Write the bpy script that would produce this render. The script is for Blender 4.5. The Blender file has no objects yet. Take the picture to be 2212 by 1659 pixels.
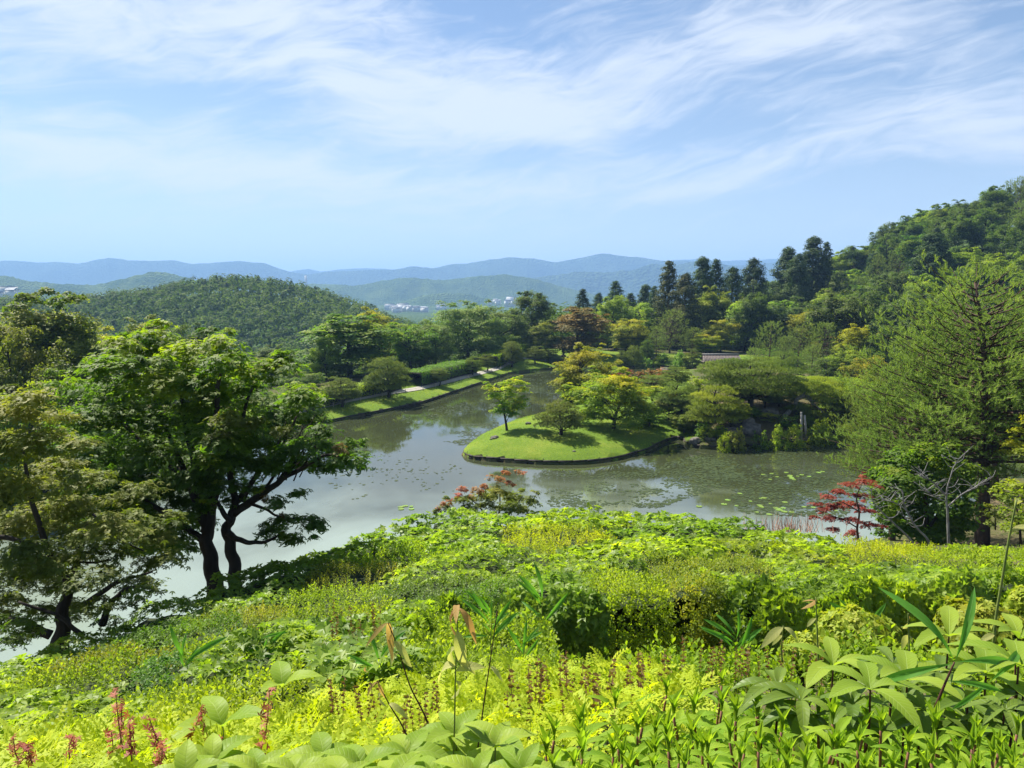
import bpy, math, random
import numpy as np
from mathutils import Vector, Matrix
random.seed(7)
R = np.random.default_rng(11)
sc = bpy.context.scene
COL = sc.collection
PI = math.pi

# ---------------------------------------------------------------- camera
EYE = np.array([0.0, 0.0, 13.0])
FOC = 1597.6            # focal length in units of a 2212-wide picture
PITCH = math.radians(6.76)
cam_d = bpy.data.cameras.new('camera')
cam = bpy.data.objects.new('camera', cam_d)
COL.objects.link(cam)
cam.location = EYE
cam.rotation_euler = (PI / 2 - PITCH, 0, 0)
cam_d.sensor_width = 36.0
cam_d.lens = 26.0
cam_d.clip_start = 0.05
cam_d.clip_end = 40000
sc.camera = cam

# ---------------------------------------------------------------- render / exposure
sc.view_settings.view_transform = 'Standard'
sc.view_settings.look = 'None'
sc.view_settings.exposure = 1.3
sc.view_settings.gamma = 1.0
sc.view_settings.use_curve_mapping = False
sc.render.engine = 'CYCLES'
cy = sc.cycles
cy.max_bounces = 6
cy.diffuse_bounces = 3
cy.glossy_bounces = 3
cy.transmission_bounces = 4
cy.transparent_max_bounces = 6
cy.volume_bounces = 0
cy.use_denoising = True
cy.sample_clamp_indirect = 8.0
cy.caustics_reflective = False
cy.caustics_refractive = False

# ---------------------------------------------------------------- sun direction
SUN_EL = math.radians(51)
SUN_AZ = math.radians(-46)      # from +Y towards +X
sun_dir = Vector((math.sin(SUN_AZ) * math.cos(SUN_EL), math.cos(SUN_AZ) * math.cos(SUN_EL), math.sin(SUN_EL)))
sun_d = bpy.data.lights.new('sun', 'SUN')
sun_d.energy = 5.0
sun_d.angle = math.radians(0.53)
sun_d.color = (1.0, 0.945, 0.84)
sun = bpy.data.objects.new('sun', sun_d)
COL.objects.link(sun)
sun.rotation_euler = sun_dir.to_track_quat('Z', 'Y').to_euler()

# ---------------------------------------------------------------- picture geometry (view units: 2212 x 1659)
def ray(u, v):
    a = (u - 1106) / FOC
    b = (829.5 - v) / FOC
    f = np.array([0, math.cos(PITCH), -math.sin(PITCH)])
    up = np.array([0, math.sin(PITCH), math.cos(PITCH)])
    return f + a * np.array([1.0, 0, 0]) + b * up
def W(u, v, Y):
    d = ray(u, v)
    return EYE + d * (Y / d[1])
def G(u, v, z=0.0):
    d = ray(u, v)
    return EYE + d * ((z - EYE[2]) / d[2])

# ---------------------------------------------------------------- world: sky with thin cirrus
world = bpy.data.worlds.new('World')
sc.world = world
world.use_nodes = True
nt = world.node_tree
nt.nodes.clear()
class NB:
    def __init__(s, nt): s.nt = nt
    def n(s, t, **k):
        nd = s.nt.nodes.new(t)
        for a, b in k.items(): setattr(nd, a, b)
        return nd
    def put(s, sock, v):
        if v is None: return
        if hasattr(v, 'is_output') or isinstance(v, bpy.types.NodeSocket): s.nt.links.new(v, sock)
        else: sock.default_value = v
    def m(s, op, a, b=None, c=None, clamp=False):
        nd = s.n('ShaderNodeMath', operation=op, use_clamp=clamp)
        s.put(nd.inputs[0], a); s.put(nd.inputs[1], b); s.put(nd.inputs[2], c)
        return nd.outputs[0]
    def mix(s, f, a, b, blend='MIX'):
        nd = s.n('ShaderNodeMix', data_type='RGBA', blend_type=blend)
        s.put(nd.inputs[0], f); s.put(nd.inputs[6], a); s.put(nd.inputs[7], b)
        return nd.outputs[2]
    def noise(s, vec, scale, detail=4, rough=0.5, dist=0.0, lac=2.0):
        nd = s.n('ShaderNodeTexNoise')
        s.put(nd.inputs['Vector'], vec); nd.inputs['Scale'].default_value = scale
        nd.inputs['Detail'].default_value = detail; nd.inputs['Roughness'].default_value = rough
        nd.inputs['Distortion'].default_value = dist; nd.inputs['Lacunarity'].default_value = lac
        return nd.outputs[0]
    def ramp(s, f, stops):
        nd = s.n('ShaderNodeValToRGB')
        e = nd.color_ramp.elements
        while len(e) < len(stops): e.new(0.5)
        for i, (p, c) in enumerate(stops):
            e[i].position = p; e[i].color = (*c, 1) if len(c) == 3 else c
        s.put(nd.inputs[0], f)
        return nd.outputs[0]
    def sstep(s, x, a, b):
        nd = s.n('ShaderNodeMapRange', interpolation_type='SMOOTHSTEP')
        s.put(nd.inputs[0], x); nd.inputs[1].default_value = a; nd.inputs[2].default_value = b
        return nd.outputs[0]
    def comb(s, x, y, z):
        nd = s.n('ShaderNodeCombineXYZ')
        s.put(nd.inputs[0], x); s.put(nd.inputs[1], y); s.put(nd.inputs[2], z)
        return nd.outputs[0]
b = NB(nt)
sky = b.n('ShaderNodeTexSky', sky_type='NISHITA', sun_disc=False)
sky.sun_elevation = SUN_EL
sky.sun_rotation = SUN_AZ
sky.altitude = 150
sky.air_density = 1.0
sky.dust_density = 0.2
sky.ozone_density = 3.5
tc = b.n('ShaderNodeTexCoord')
sep = b.n('ShaderNodeSeparateXYZ')
nt.links.new(tc.outputs['Generated'], sep.inputs[0])
az = b.m('ARCTAN2', sep.outputs[0], sep.outputs[1])
el = b.m('ARCSINE', sep.outputs[2])
# warp the coordinates so that the streaks bend
wv = b.comb(az, b.m('MULTIPLY', el, 2.0), 0.0)
w1 = b.m('SUBTRACT', b.noise(wv, 2.2, 3), 0.5)
w2 = b.m('SUBTRACT', b.noise(b.comb(el, az, 3.3), 2.5, 3), 0.5)
azw = b.m('ADD', az, b.m('MULTIPLY', w1, 0.22))
elw = b.m('ADD', el, b.m('MULTIPLY', w2, 0.13))
streak = b.noise(b.comb(b.m('MULTIPLY', azw, 2.0), b.m('MULTIPLY', b.m('ADD', elw, b.m('MULTIPLY', azw, -0.06)), 9.0), 1.7), 1.6, 9, 0.58, 0.55)
fine = b.noise(b.comb(b.m('MULTIPLY', b.m('ADD', azw, elw), 5.0), b.m('MULTIPLY', b.m('SUBTRACT', elw, b.m('MULTIPLY', azw, 0.25)), 26.0), 7.7), 1.7, 8, 0.62, 0.9)
def blob(u, v, ru, rv, rot, amp):
    d = ray(u, v); a0 = math.atan2(d[0], d[1]); e0 = math.atan2(d[2], math.hypot(d[0], d[1]))
    c, s_ = math.cos(rot), math.sin(rot)
    da = b.m('SUBTRACT', azw, a0); de = b.m('SUBTRACT', elw, e0)
    x = b.m('DIVIDE', b.m('ADD', b.m('MULTIPLY', da, c), b.m('MULTIPLY', de, s_)), ru / FOC)
    y = b.m('DIVIDE', b.m('SUBTRACT', b.m('MULTIPLY', de, c), b.m('MULTIPLY', da, s_)), rv / FOC)
    r2 = b.m('ADD', b.m('MULTIPLY', x, x), b.m('MULTIPLY', y, y))
    return b.m('MULTIPLY', b.m('EXPONENT', b.m('MULTIPLY', r2, -1.0)), amp)
blobs = [(1000, 215, 420, 75, -0.10, 0.50), (1450, 150, 380, 60, 0.10, 0.42), (1180, 280, 200, 45, -0.25, 0.30),
         (600, 40, 330, 50, 0.12, 0.36), (100, 60, 330, 120, 0.0, 0.32), (250, 350, 520, 70, -0.10, 0.34), (900, 390, 700, 40, -0.04, 0.30),
         (1950, 120, 420, 70, -0.35, 0.26), (2050, 260, 330, 40, -0.15, 0.26), (1900, 350, 500, 26, 0.06, 0.28),
         (700, 150, 200, 40, -0.5, 0.22), (1550, 280, 160, 40, 0.0, -0.30), (350, 210, 330, 45, 0.0, -0.22), (1150, 60, 260, 45, -0.2, -0.18),
         (2000, 420, 500, 35, 0, -0.15), (1880, 30, 250, 35, 0, -0.1)]
tot = b.m('MULTIPLY', b.m('SUBTRACT', streak, 0.5), 1.5)
tot = b.m('ADD', tot, b.m('MULTIPLY', b.m('SUBTRACT', fine, 0.5), 1.15))
for bl in blobs: tot = b.m('ADD', tot, blob(*bl))
mask = b.sstep(tot, -0.16, 0.70)
# clouds fade into the pale horizon
fade = b.sstep(el, 0.005, 0.13)
mask = b.m('MULTIPLY', b.m('MULTIPLY', mask, fade), 0.88)
skyc = b.n('ShaderNodeVectorMath', operation='SCALE'); nt.links.new(sky.outputs[0], skyc.inputs[0]); skyc.inputs[3].default_value = 1.0
# low haze mixed into the sky colour near the horizon; cirrus one even tone
pale = b.m('MULTIPLY', b.m('EXPONENT', b.m('MULTIPLY', b.m('ABSOLUTE', el), -7.5)), .9)
cl = b.mix(mask, b.mix(pale, skyc.outputs[0], (6.7, 7.15, 7.6, 1)), (7.0, 7.45, 8.2, 1))
bg = b.n('ShaderNodeBackground'); nt.links.new(cl, bg.inputs[0]); bg.inputs[1].default_value = 0.052
out = b.n('ShaderNodeOutputWorld'); nt.links.new(bg.outputs[0], out.inputs[0])
world.cycles.sampling_method = 'MANUAL'
world.cycles.sample_map_resolution = 512

# ---------------------------------------------------------------- numpy noise
def _h(ix, iy, s):
    n = (ix.astype(np.int64) * 374761393 + iy.astype(np.int64) * 668265263 + s * 974711) & 0xffffffff
    n = ((n ^ (n >> 13)) * 1274126177) & 0xffffffff
    n = n ^ (n >> 16)
    return (n & 0xffff) / 65535.0
def vnoise(x, y, s=0):
    ix = np.floor(x); iy = np.floor(y)
    fx = x - ix; fy = y - iy
    fx = fx * fx * (3 - 2 * fx); fy = fy * fy * (3 - 2 * fy)
    a = _h(ix, iy, s); b_ = _h(ix + 1, iy, s); c = _h(ix, iy + 1, s); d = _h(ix + 1, iy + 1, s)
    return (a * (1 - fx) + b_ * fx) * (1 - fy) + (c * (1 - fx) + d * fx) * fy
def fbm(x, y, s=0, o=4, g=0.5):
    t = 0; a = 1; n = 0
    for i in range(o):
        t = t + a * vnoise(x * 2 ** i, y * 2 ** i, s + i * 17); n += a; a *= g
    return t / n

# ---------------------------------------------------------------- mesh helpers
def mesh_np(name, V, loops, totals, mats=(), tint=None, smooth=False, uv=None):
    me = bpy.data.meshes.new(name)
    V = np.ascontiguousarray(V, dtype=np.float32); loops = np.ascontiguousarray(loops, dtype=np.int32)
    totals = np.ascontiguousarray(totals, dtype=np.int32)
    me.vertices.add(len(V)); me.vertices.foreach_set('co', V.ravel())
    me.loops.add(len(loops)); me.loops.foreach_set('vertex_index', loops)
    me.polygons.add(len(totals))
    st = np.zeros(len(totals), dtype=np.int32); st[1:] = np.cumsum(totals)[:-1]
    me.polygons.foreach_set('loop_start', st); me.polygons.foreach_set('loop_total', totals)
    if smooth: me.polygons.foreach_set('use_smooth', np.ones(len(totals), dtype=bool))
    me.update(calc_edges=True)
    if tint is not None:
        at = me.attributes.new('tint', 'FLOAT', 'FACE')
        at.data.foreach_set('value', np.ascontiguousarray(tint, dtype=np.float32))
    for m_ in mats: me.materials.append(m_)
    me.validate()
    return me
class Acc:
    """collects pieces of geometry that become one mesh"""
    def __init__(s): s.V = []; s.L = []; s.T = []; s.C = []; s.n = 0
    def add(s, V, F, tint=0.5):
        V = np.asarray(V, dtype=np.float64).reshape(-1, 3); F = np.asarray(F)
        s.V.append(V); s.L.append((F + s.n).ravel()); s.T.append(np.full(len(F), F.shape[1]))
        s.C.append(np.full(len(F), tint) if np.isscalar(tint) else np.asarray(tint)); s.n += len(V)
    def mesh(s, name, mats=(), smooth=False):
        return mesh_np(name, np.concatenate(s.V), np.concatenate(s.L), np.concatenate(s.T), mats, np.concatenate(s.C), smooth)
def link(name, me, parent=None, **props):
    o = bpy.data.objects.new(name, me); COL.objects.link(o)
    if parent is not None: o.parent = parent
    for k, v in props.items(): o[k] = v
    return o
def thing(name, loc, label, cat, group=None):
    o = bpy.data.objects.new(name, None); COL.objects.link(o); o.location = tuple(float(c) for c in loc); o.empty_display_size = 0.3
    o['label'] = label; o['category'] = cat
    if group: o['group'] = group
    return o
def nrm(a): return a / np.maximum(np.linalg.norm(a, axis=-1, keepdims=True), 1e-9)
def scatter(acc, tv, tf, P, N, S, tint, D=None, jitter=0.02):
    """place a leaf template: local Z along N, local Y along D (or a random spin)"""
    n = len(P)
    if n == 0: return
    tv = np.asarray(tv, float); tf = np.asarray(tf)
    Z = nrm(N)
    ref = R.normal(size=(n, 3)) if D is None else D
    X = nrm(np.cross(ref, Z)); Y = np.cross(Z, X)
    S = np.broadcast_to(np.asarray(S, float), (n,))
    V = P[:, None, :] + S[:, None, None] * (tv[None, :, 0:1] * X[:, None, :] + tv[None, :, 1:2] * Y[:, None, :] + tv[None, :, 2:3] * Z[:, None, :])
    F = tf[None] + (np.arange(n) * len(tv))[:, None, None]
    t = np.repeat(np.broadcast_to(np.asarray(tint, float), (n,)), len(tf))
    t = t + R.normal(size=len(t)) * jitter
    acc.add(V.reshape(-1, 3), F.reshape(-1, tf.shape[1]), np.clip(t, 0, 1))
def tube(acc, pts, rad, sides=6, tint=0.5, cap=True):
    P = np.asarray(pts, float); n = len(P)
    rad = np.broadcast_to(np.asarray(rad, float), (n,))
    T = nrm(np.gradient(P, axis=0))
    ref = np.array([0.31, 0.17, 0.93]) if abs(T[0, 2]) < 0.9 else np.array([1.0, 0.1, 0])
    V = []
    for i in range(n):
        x = np.cross(ref, T[i]); x /= max(np.linalg.norm(x), 1e-9); y = np.cross(T[i], x); ref = np.cross(T[i], x) * 0 + ref
        a = np.arange(sides) * 2 * PI / sides
        V.append(P[i] + rad[i] * (np.cos(a)[:, None] * x + np.sin(a)[:, None] * y))
    V = np.concatenate(V)
    F = [(i * sides + j, i * sides + (j + 1) % sides, (i + 1) * sides + (j + 1) % sides, (i + 1) * sides + j) for i in range(n - 1) for j in range(sides)]
    acc.add(V, F, tint)
    if cap:
        base = acc.n - len(V)
        for k in (0, n - 1):
            ids = [k * sides + j for j in range(sides)]
            if k == 0: ids = ids[::-1]
            acc.L.append(np.array(ids) + base); acc.T.append(np.array([sides])); acc.C.append(np.array([tint]))
def curve(p0, p1, p2, n):
    t = np.linspace(0, 1, n)[:, None]
    return (1 - t) ** 2 * np.asarray(p0) + 2 * t * (1 - t) * np.asarray(p1) + t * t * np.asarray(p2)
def poly_smooth(pts, n=6):
    P = np.asarray(pts, float); out_ = []
    Q = np.vstack([2 * P[0] - P[1], P, 2 * P[-1] - P[-2]])
    for i in range(1, len(Q) - 2):
        for t in np.linspace(0, 1, n, endpoint=False):
            a, b_, c, d = Q[i - 1], Q[i], Q[i + 1], Q[i + 2]
            out_.append(0.5 * ((2 * b_) + (-a + c) * t + (2 * a - 5 * b_ + 4 * c - d) * t * t + (-a + 3 * b_ - 3 * c + d) * t ** 3))
    out_.append(P[-1]); return np.array(out_)
def box(acc, c, s, rz=0, tint=0.5):
    x, y, z = s[0] / 2, s[1] / 2, s[2] / 2
    V = np.array([(a * x, b_ * y, c_ * z) for a in (-1, 1) for b_ in (-1, 1) for c_ in (-1, 1)])
    ca, sa = math.cos(rz), math.sin(rz)
    V = np.stack([V[:, 0] * ca - V[:, 1] * sa, V[:, 0] * sa + V[:, 1] * ca, V[:, 2]], 1) + np.asarray(c)
    acc.add(V, [(0, 1, 3, 2), (4, 6, 7, 5), (0, 4, 5, 1), (2, 3, 7, 6), (0, 2, 6, 4), (1, 5, 7, 3)], tint)

# ---------------------------------------------------------------- leaf templates
DIA = ([(0, -.5, 0), (.3, 0, .05), (0, .5, -.04), (-.3, 0, .05)], [(0, 1, 2, 3)])
BENT = ([(0, -.5, 0), (.26, -.05, .07), (0, .5, -.12), (0, 0, 0), (-.26, -.05, .07)], [(0, 1, 2, 3), (0, 3, 2, 4)])
def _lobe(a, l, w, cx=0, cy_=-.45):
    c, s_ = math.cos(a), math.sin(a)
    pts = [(0, 0, 0), (w, .42 * l, .03), (0, l, -.08 * l), (-w, .42 * l, .03)]
    return [(cx + x * c - y * s_, cy_ + x * s_ + y * c, z) for x, y, z in pts]
MAPLE = (_lobe(0, 1, .15) + _lobe(.85, .85, .14) + _lobe(-.85, .85, .14), [(0, 1, 2, 3), (4, 5, 6, 7), (8, 9, 10, 11)])
MAPLE5 = (_lobe(0, 1, .12) + _lobe(.75, .92, .12) + _lobe(-.75, .92, .12) + _lobe(1.6, .6, .09) + _lobe(-1.6, .6, .09), [tuple(range(i * 4, i * 4 + 4)) for i in range(5)])
def make_whorl(n=6, tilt=0.35, w=.2, fold=True, seed=3):
    rr = random.Random(seed); V = []; F = []
    for k in range(n):
        a = k * 2 * PI / n + rr.uniform(-.25, .25); t = tilt + rr.uniform(-.25, .3); l = rr.uniform(.8, 1.1) * .5
        rad = np.array([math.cos(a), math.sin(a), 0]); tan = np.array([-math.sin(a), math.cos(a), 0]); up = np.array([0, 0, 1.0])
        d1 = rad * math.cos(t) + up * math.sin(t); d2 = rad * math.cos(t - .6) + up * math.sin(t - .6)
        base = len(V); m_ = d1 * l * .5; tip = m_ + d2 * l * .55
        if fold:
            V += [rad * .03, m_ * .95 + tan * w * l + up * .03, tip, m_ * 1.05, m_ * .95 - tan * w * l + up * .03]
            F += [(base, base + 1, base + 2, base + 3), (base, base + 3, base + 2, base + 4)]
        else:
            V += [rad * .03, m_ + tan * w * l, tip, m_ - tan * w * l]
            F += [(base, base + 1, base + 2, base + 3)]
    return (np.array(V), F)
WHORL = make_whorl(6, .38, .23)
WHORL_S = make_whorl(7, .45, .25, False, 5)
def make_sprig(n=9, h=1.0, ll=.34, w=.13, tilt=.6, seed=4):
    rr = random.Random(seed); V = []; F = []
    for k in range(n):
        a = k * 2.4 + rr.uniform(-.3, .3); z = h * (k + .3) / n; t = tilt + .5 * k / n; l = ll * rr.uniform(.8, 1.15) * (1.1 - .4 * k / n)
        rad = np.array([math.cos(a), math.sin(a), 0]); tan = np.array([-math.sin(a), math.cos(a), 0]); up = np.array([0, 0, 1.0])
        d = rad * math.cos(t) + up * math.sin(t); o = up * z; b0 = len(V)
        V += [o, o + d * l * .5 + tan * w * .5, o + d * l - up * .04, o + d * l * .5 - tan * w * .5]
        F += [(b0, b0 + 1, b0 + 2, b0 + 3)]
    return (np.array(V) - np.array([0, 0, h * .5]), F)
SPRIG = make_sprig()
SPRIG_D = make_sprig(8, .7, .4, .2, .3, 8)
def make_brush(n=12, seed=1, spread=.55, w=.045):
    rr = random.Random(seed); V = []; F = []
    for k in range(n):
        a = k * 2.4; z = .75 * k / n; s_ = spread * rr.uniform(.6, 1.2)
        rad = np.array([math.cos(a), math.sin(a), 0]); tan = np.array([-math.sin(a), math.cos(a), 0]); up = np.array([0, 0, 1.0])
        d = rad * math.sin(s_) + up * math.cos(s_); o = up * z; b0 = len(V)
        V += [o - tan * w, o + tan * w, o + d * .5]; F += [(b0, b0 + 1, b0 + 2)]
    return (np.array(V), F)
BRUSH = make_brush()
TUFT = make_brush(8, 2, 1.0, .09)
def make_fern(n=7, seed=2):
    rr = random.Random(seed); V = []; F = []
    def add(o, d, s_, l, w):
        b0 = len(V); d = np.array(d, float); s_ = np.array(s_, float)
        V.extend([o, o + d * l * .5 + s_ * w, o + d * l, o + d * l * .5 - s_ * w]); F.append((b0, b0 + 1, b0 + 2, b0 + 3))
    for k in range(n):
        t = (k + .5) / n; o = np.array([0, t * .95, .12 * math.sin(t * PI) - .16 * t * t]); l = .36 * (1 - t * .75)
        for sg in (-1, 1):
            d = nrm(np.array([sg * .8, .62, -.12])); add(o, d, nrm(np.array([-.62, sg * .8, 0.15])) * 1.0, l, .045)
            if k < n - 2: add(o + d * l * .45, nrm(np.array([sg * .35, 1, .1])), np.array([1, -.3 * sg, 0]), l * .5, .03)
    return (np.array(V), F)
FERN = make_fern()

# ---------------------------------------------------------------- materials
MATS = {}
def new_mat(name):
    m_ = bpy.data.materials.new(name); m_.use_nodes = True; m_.node_tree.nodes.clear(); MATS[name] = m_
    return m_, NB(m_.node_tree)
def hexs(c): return tuple(c)
GAIN = (1.62, 1.5, .95)
def leaf_mat(name, c0, c1, c2, trans=0.45, tmul=(1.9, 2.1, .9), rough=.5, spec=.25, var=.035):
    if 'spec_' not in name: c0, c1, c2 = [tuple(min(.6, x * g) for x, g in zip(c, GAIN)) for c in (c0, c1, c2)]; rough = min(.8, rough + .12); spec = min(spec, .25)
    m_, n = new_mat(name)
    at = n.n('ShaderNodeAttribute', attribute_name='tint')
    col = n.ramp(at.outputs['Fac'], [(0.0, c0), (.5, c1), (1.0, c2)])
    oi = n.n('ShaderNodeObjectInfo')
    hs = n.n('ShaderNodeHueSaturation')
    n.put(hs.inputs['Hue'], n.m('ADD', n.m('MULTIPLY', n.m('SUBTRACT', oi.outputs['Random'], .75), var * .6), .5))
    n.put(hs.inputs['Value'], n.m('ADD', n.m('MULTIPLY', oi.outputs['Random'], .3), .85))
    n.put(hs.inputs['Color'], col)
    pr = n.n('ShaderNodeBsdfPrincipled'); n.put(pr.inputs['Base Color'], hs.outputs[0]); pr.inputs['Roughness'].default_value = rough
    pr.inputs['Specular IOR Level'].default_value = spec
    tr = n.n('ShaderNodeBsdfTranslucent'); n.put(tr.inputs[0], n.mix(1.0, hs.outputs[0], (*tmul, 1), 'MULTIPLY'))
    mx = n.n('ShaderNodeMixShader'); mx.inputs[0].default_value = trans
    n.nt.links.new(pr.outputs[0], mx.inputs[1]); n.nt.links.new(tr.outputs[0], mx.inputs[2])
    o = n.n('ShaderNodeOutputMaterial'); n.nt.links.new(mx.outputs[0], o.inputs[0])
    return m_
def rough_mat(name, c0, c1, scale=4, rough=.85, bump=.3, detail=6, spec=.2, coord='Object', stops=(.35, .65), dist=0.02, stretch=None):
    m_, n = new_mat(name)
    t = n.n('ShaderNodeTexCoord'); vec = t.outputs[coord]
    if stretch:
        mp = n.n('ShaderNodeMapping'); mp.inputs['Scale'].default_value = stretch; n.put(mp.inputs[0], vec); vec = mp.outputs[0]
    nz = n.noise(vec, scale, detail, .6)
    col = n.ramp(nz, [(stops[0], c0), (stops[1], c1)])
    pr = n.n('ShaderNodeBsdfPrincipled'); n.put(pr.inputs['Base Color'], col); pr.inputs['Roughness'].default_value = rough
    pr.inputs['Specular IOR Level'].default_value = spec
    if bump:
        bp = n.n('ShaderNodeBump'); bp.inputs['Strength'].default_value = bump; bp.inputs['Distance'].default_value = dist
        n.put(bp.inputs['Height'], n.noise(vec, scale * 3, 5, .65)); n.put(pr.inputs['Normal'], bp.outputs[0])
    o = n.n('ShaderNodeOutputMaterial'); n.nt.links.new(pr.outputs[0], o.inputs[0])
    return m_
# base colours, linear
L = {}
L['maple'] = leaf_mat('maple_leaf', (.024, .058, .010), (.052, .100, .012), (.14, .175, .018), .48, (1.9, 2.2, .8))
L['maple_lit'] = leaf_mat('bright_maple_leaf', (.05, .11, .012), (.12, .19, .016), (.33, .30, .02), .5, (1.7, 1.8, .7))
L['olive'] = leaf_mat('olive_maple_leaf', (.035, .065, .014), (.075, .11, .02), (.15, .165, .035), .45, (1.5, 1.6, .8))
L['rust'] = leaf_mat('rust_maple_leaf', (.05, .055, .02), (.095, .085, .032), (.17, .12, .05), .35, (1.5, 1.2, .7))
L['goldgreen'] = leaf_mat('gold_green_leaf', (.06, .10, .012), (.145, .18, .016), (.26, .255, .022), .45, (1.6, 1.6, .6))
L['red'] = leaf_mat('red_maple_leaf', (.06, .010, .014), (.12, .022, .024), (.17, .05, .035), .4, (1.6, 1.0, .9))
L['orange'] = leaf_mat('orange_leaf', (.06, .09, .02), (.16, .13, .04), (.27, .10, .07), .4, (1.5, 1.3, .8))
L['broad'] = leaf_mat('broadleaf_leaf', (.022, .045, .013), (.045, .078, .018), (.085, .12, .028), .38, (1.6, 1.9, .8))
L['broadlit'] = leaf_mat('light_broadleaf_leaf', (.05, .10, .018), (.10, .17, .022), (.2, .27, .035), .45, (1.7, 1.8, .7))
L['cherry'] = leaf_mat('cherry_leaf', (.045, .085, .03), (.08, .13, .042), (.15, .19, .06), .4, (1.4, 1.6, .8))
L['cedar'] = leaf_mat('cedar_needle', (.014, .035, .014), (.03, .062, .02), (.06, .10, .024), .2, (1.4, 1.6, .8), .6)
L['cedar_brown'] = leaf_mat('brown_cedar_needle', (.02, .035, .014), (.045, .06, .02), (.085, .085, .028), .2, (1.4, 1.5, .8), .6)
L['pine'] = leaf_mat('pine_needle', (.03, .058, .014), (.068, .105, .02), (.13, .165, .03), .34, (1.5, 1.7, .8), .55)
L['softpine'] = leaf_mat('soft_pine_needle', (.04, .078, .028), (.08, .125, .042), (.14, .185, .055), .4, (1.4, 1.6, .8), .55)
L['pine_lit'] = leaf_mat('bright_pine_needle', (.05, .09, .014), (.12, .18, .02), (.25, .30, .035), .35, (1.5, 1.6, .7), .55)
L['forest'] = leaf_mat('forest_leaf', (.022, .045, .016), (.045, .085, .022), (.09, .14, .034), .3, (1.5, 1.7, .8), .7, .1)
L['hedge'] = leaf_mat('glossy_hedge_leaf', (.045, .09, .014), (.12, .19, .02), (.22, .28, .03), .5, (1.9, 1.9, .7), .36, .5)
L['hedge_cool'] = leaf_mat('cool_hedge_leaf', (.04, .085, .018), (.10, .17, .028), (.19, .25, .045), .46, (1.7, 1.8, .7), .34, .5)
L['fine'] = leaf_mat('fine_shrub_leaf', (.065, .12, .015), (.13, .20, .02), (.22, .28, .03), .48, (1.7, 1.7, .6), .45)
L['yellow'] = leaf_mat('yellow_green_leaf', (.12, .19, .012), (.22, .29, .016), (.30, .34, .022), .5, (1.5, 1.5, .5), .5)
L['fernish'] = leaf_mat('fresh_green_leaf', (.07, .14, .012), (.13, .22, .016), (.21, .29, .022), .5, (1.6, 1.6, .6), .5)
L['azalea'] = leaf_mat('azalea_leaf', (.025, .07, .01), (.055, .12, .012), (.12, .2, .02), .4, (1.8, 1.9, .7), .42)
L['azalea_pale'] = leaf_mat('pale_azalea_leaf', (.07, .13, .02), (.15, .22, .03), (.26, .29, .055), .42, (1.5, 1.5, .6), .42)
L['olivefine'] = leaf_mat('olive_shrub_leaf', (.06, .10, .016), (.12, .17, .022), (.22, .22, .04), .42, (1.6, 1.5, .7), .45)
L['bud'] = leaf_mat('reddish_shoot_leaf', (.06, .035, .018), (.10, .065, .03), (.13, .13, .03), .35, (1.4, 1.2, .8), .4)
L['coral'] = leaf_mat('coral_young_leaf', (.16, .04, .04), (.23, .07, .06), (.27, .13, .06), .4, (1.4, 1.1, .9), .45)
L['grass'] = leaf_mat('lawn_blade', (.075, .13, .018), (.14, .21, .024), (.24, .27, .035), .4, (1.4, 1.5, .6), .6, .15)
BARK = rough_mat('dark_bark', (.018, .014, .011), (.05, .042, .034), 6, .9, .6, stretch=(1, 1, .25))
BARK_RED = rough_mat('pine_bark', (.04, .026, .02), (.11, .07, .05), 8, .9, .8, stretch=(1, 1, .3))
BARK_GREY = rough_mat('pale_grey_bark', (.11, .10, .095), (.30, .29, .27), 9, .8, .4, stretch=(1, 1, .4))
ROCKM = rough_mat('weathered_rock', (.06, .055, .05), (.2, .18, .155), 2.2, .9, .7)
LOGM = rough_mat('wet_dark_log', (.016, .013, .010), (.06, .05, .04), 5, .7, .5)
POSTM = rough_mat('pale_prop_wood', (.28, .25, .2), (.48, .44, .36), 3, .8, .2)
PATHM = rough_mat('pale_gravel', (.26, .24, .2), (.42, .39, .34), 30, .95, .3)
# ================================================================ GROUND
def interp_u(tab, u):
    t = np.array(tab, float); return np.interp(u, t[:, 0], t[:, 1])
def inpoly(x, y, P):
    x = np.asarray(x); r = np.zeros(x.shape, bool); n = len(P)
    for i in range(n):
        x0, y0 = P[i]; x1, y1 = P[(i + 1) % n]
        if y0 == y1: continue
        c = ((y0 > y) != (y1 > y)) & (x < (x1 - x0) * (y - y0) / (y1 - y0) + x0)
        r ^= c
    return r
def polydist(x, y, P):
    best = np.full(x.shape, 1e9); bx = np.zeros(x.shape); by = np.zeros(x.shape); n = len(P)
    for i in range(n):
        ax, ay = P[i]; dx = P[(i + 1) % n][0] - ax; dy = P[(i + 1) % n][1] - ay
        t = np.clip(((x - ax) * dx + (y - ay) * dy) / max(dx * dx + dy * dy, 1e-9), 0, 1)
        qx = ax + t * dx; qy = ay + t * dy; d = (x - qx) ** 2 + (y - qy) ** 2
        m_ = d < best; best[m_] = d[m_]; bx[m_] = qx[m_]; by[m_] = qy[m_]
    return np.sqrt(best), bx, by
west = [(100, 1030), (350, 985), (590, 938), (726, 910), (838.5, 888), (915, 871), (986, 847), (1046, 826.5), (1100, 808), (1150, 801.5), (1200, 797)]
north = [(1196, 786), (1215, 778), (1232, 784), (1262, 789), (1328, 792), (1384, 789.5), (1436, 793), (1482, 794), (1519, 792), (1560, 793), (1620, 796), (1720, 812), (1830, 840), (1930, 868), (2060, 890), (2212, 905), (2500, 935)]
PW = [tuple(G(u, v)[:2]) for u, v in west]
PN = [tuple(G(u, v)[:2]) for u, v in north]
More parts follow.
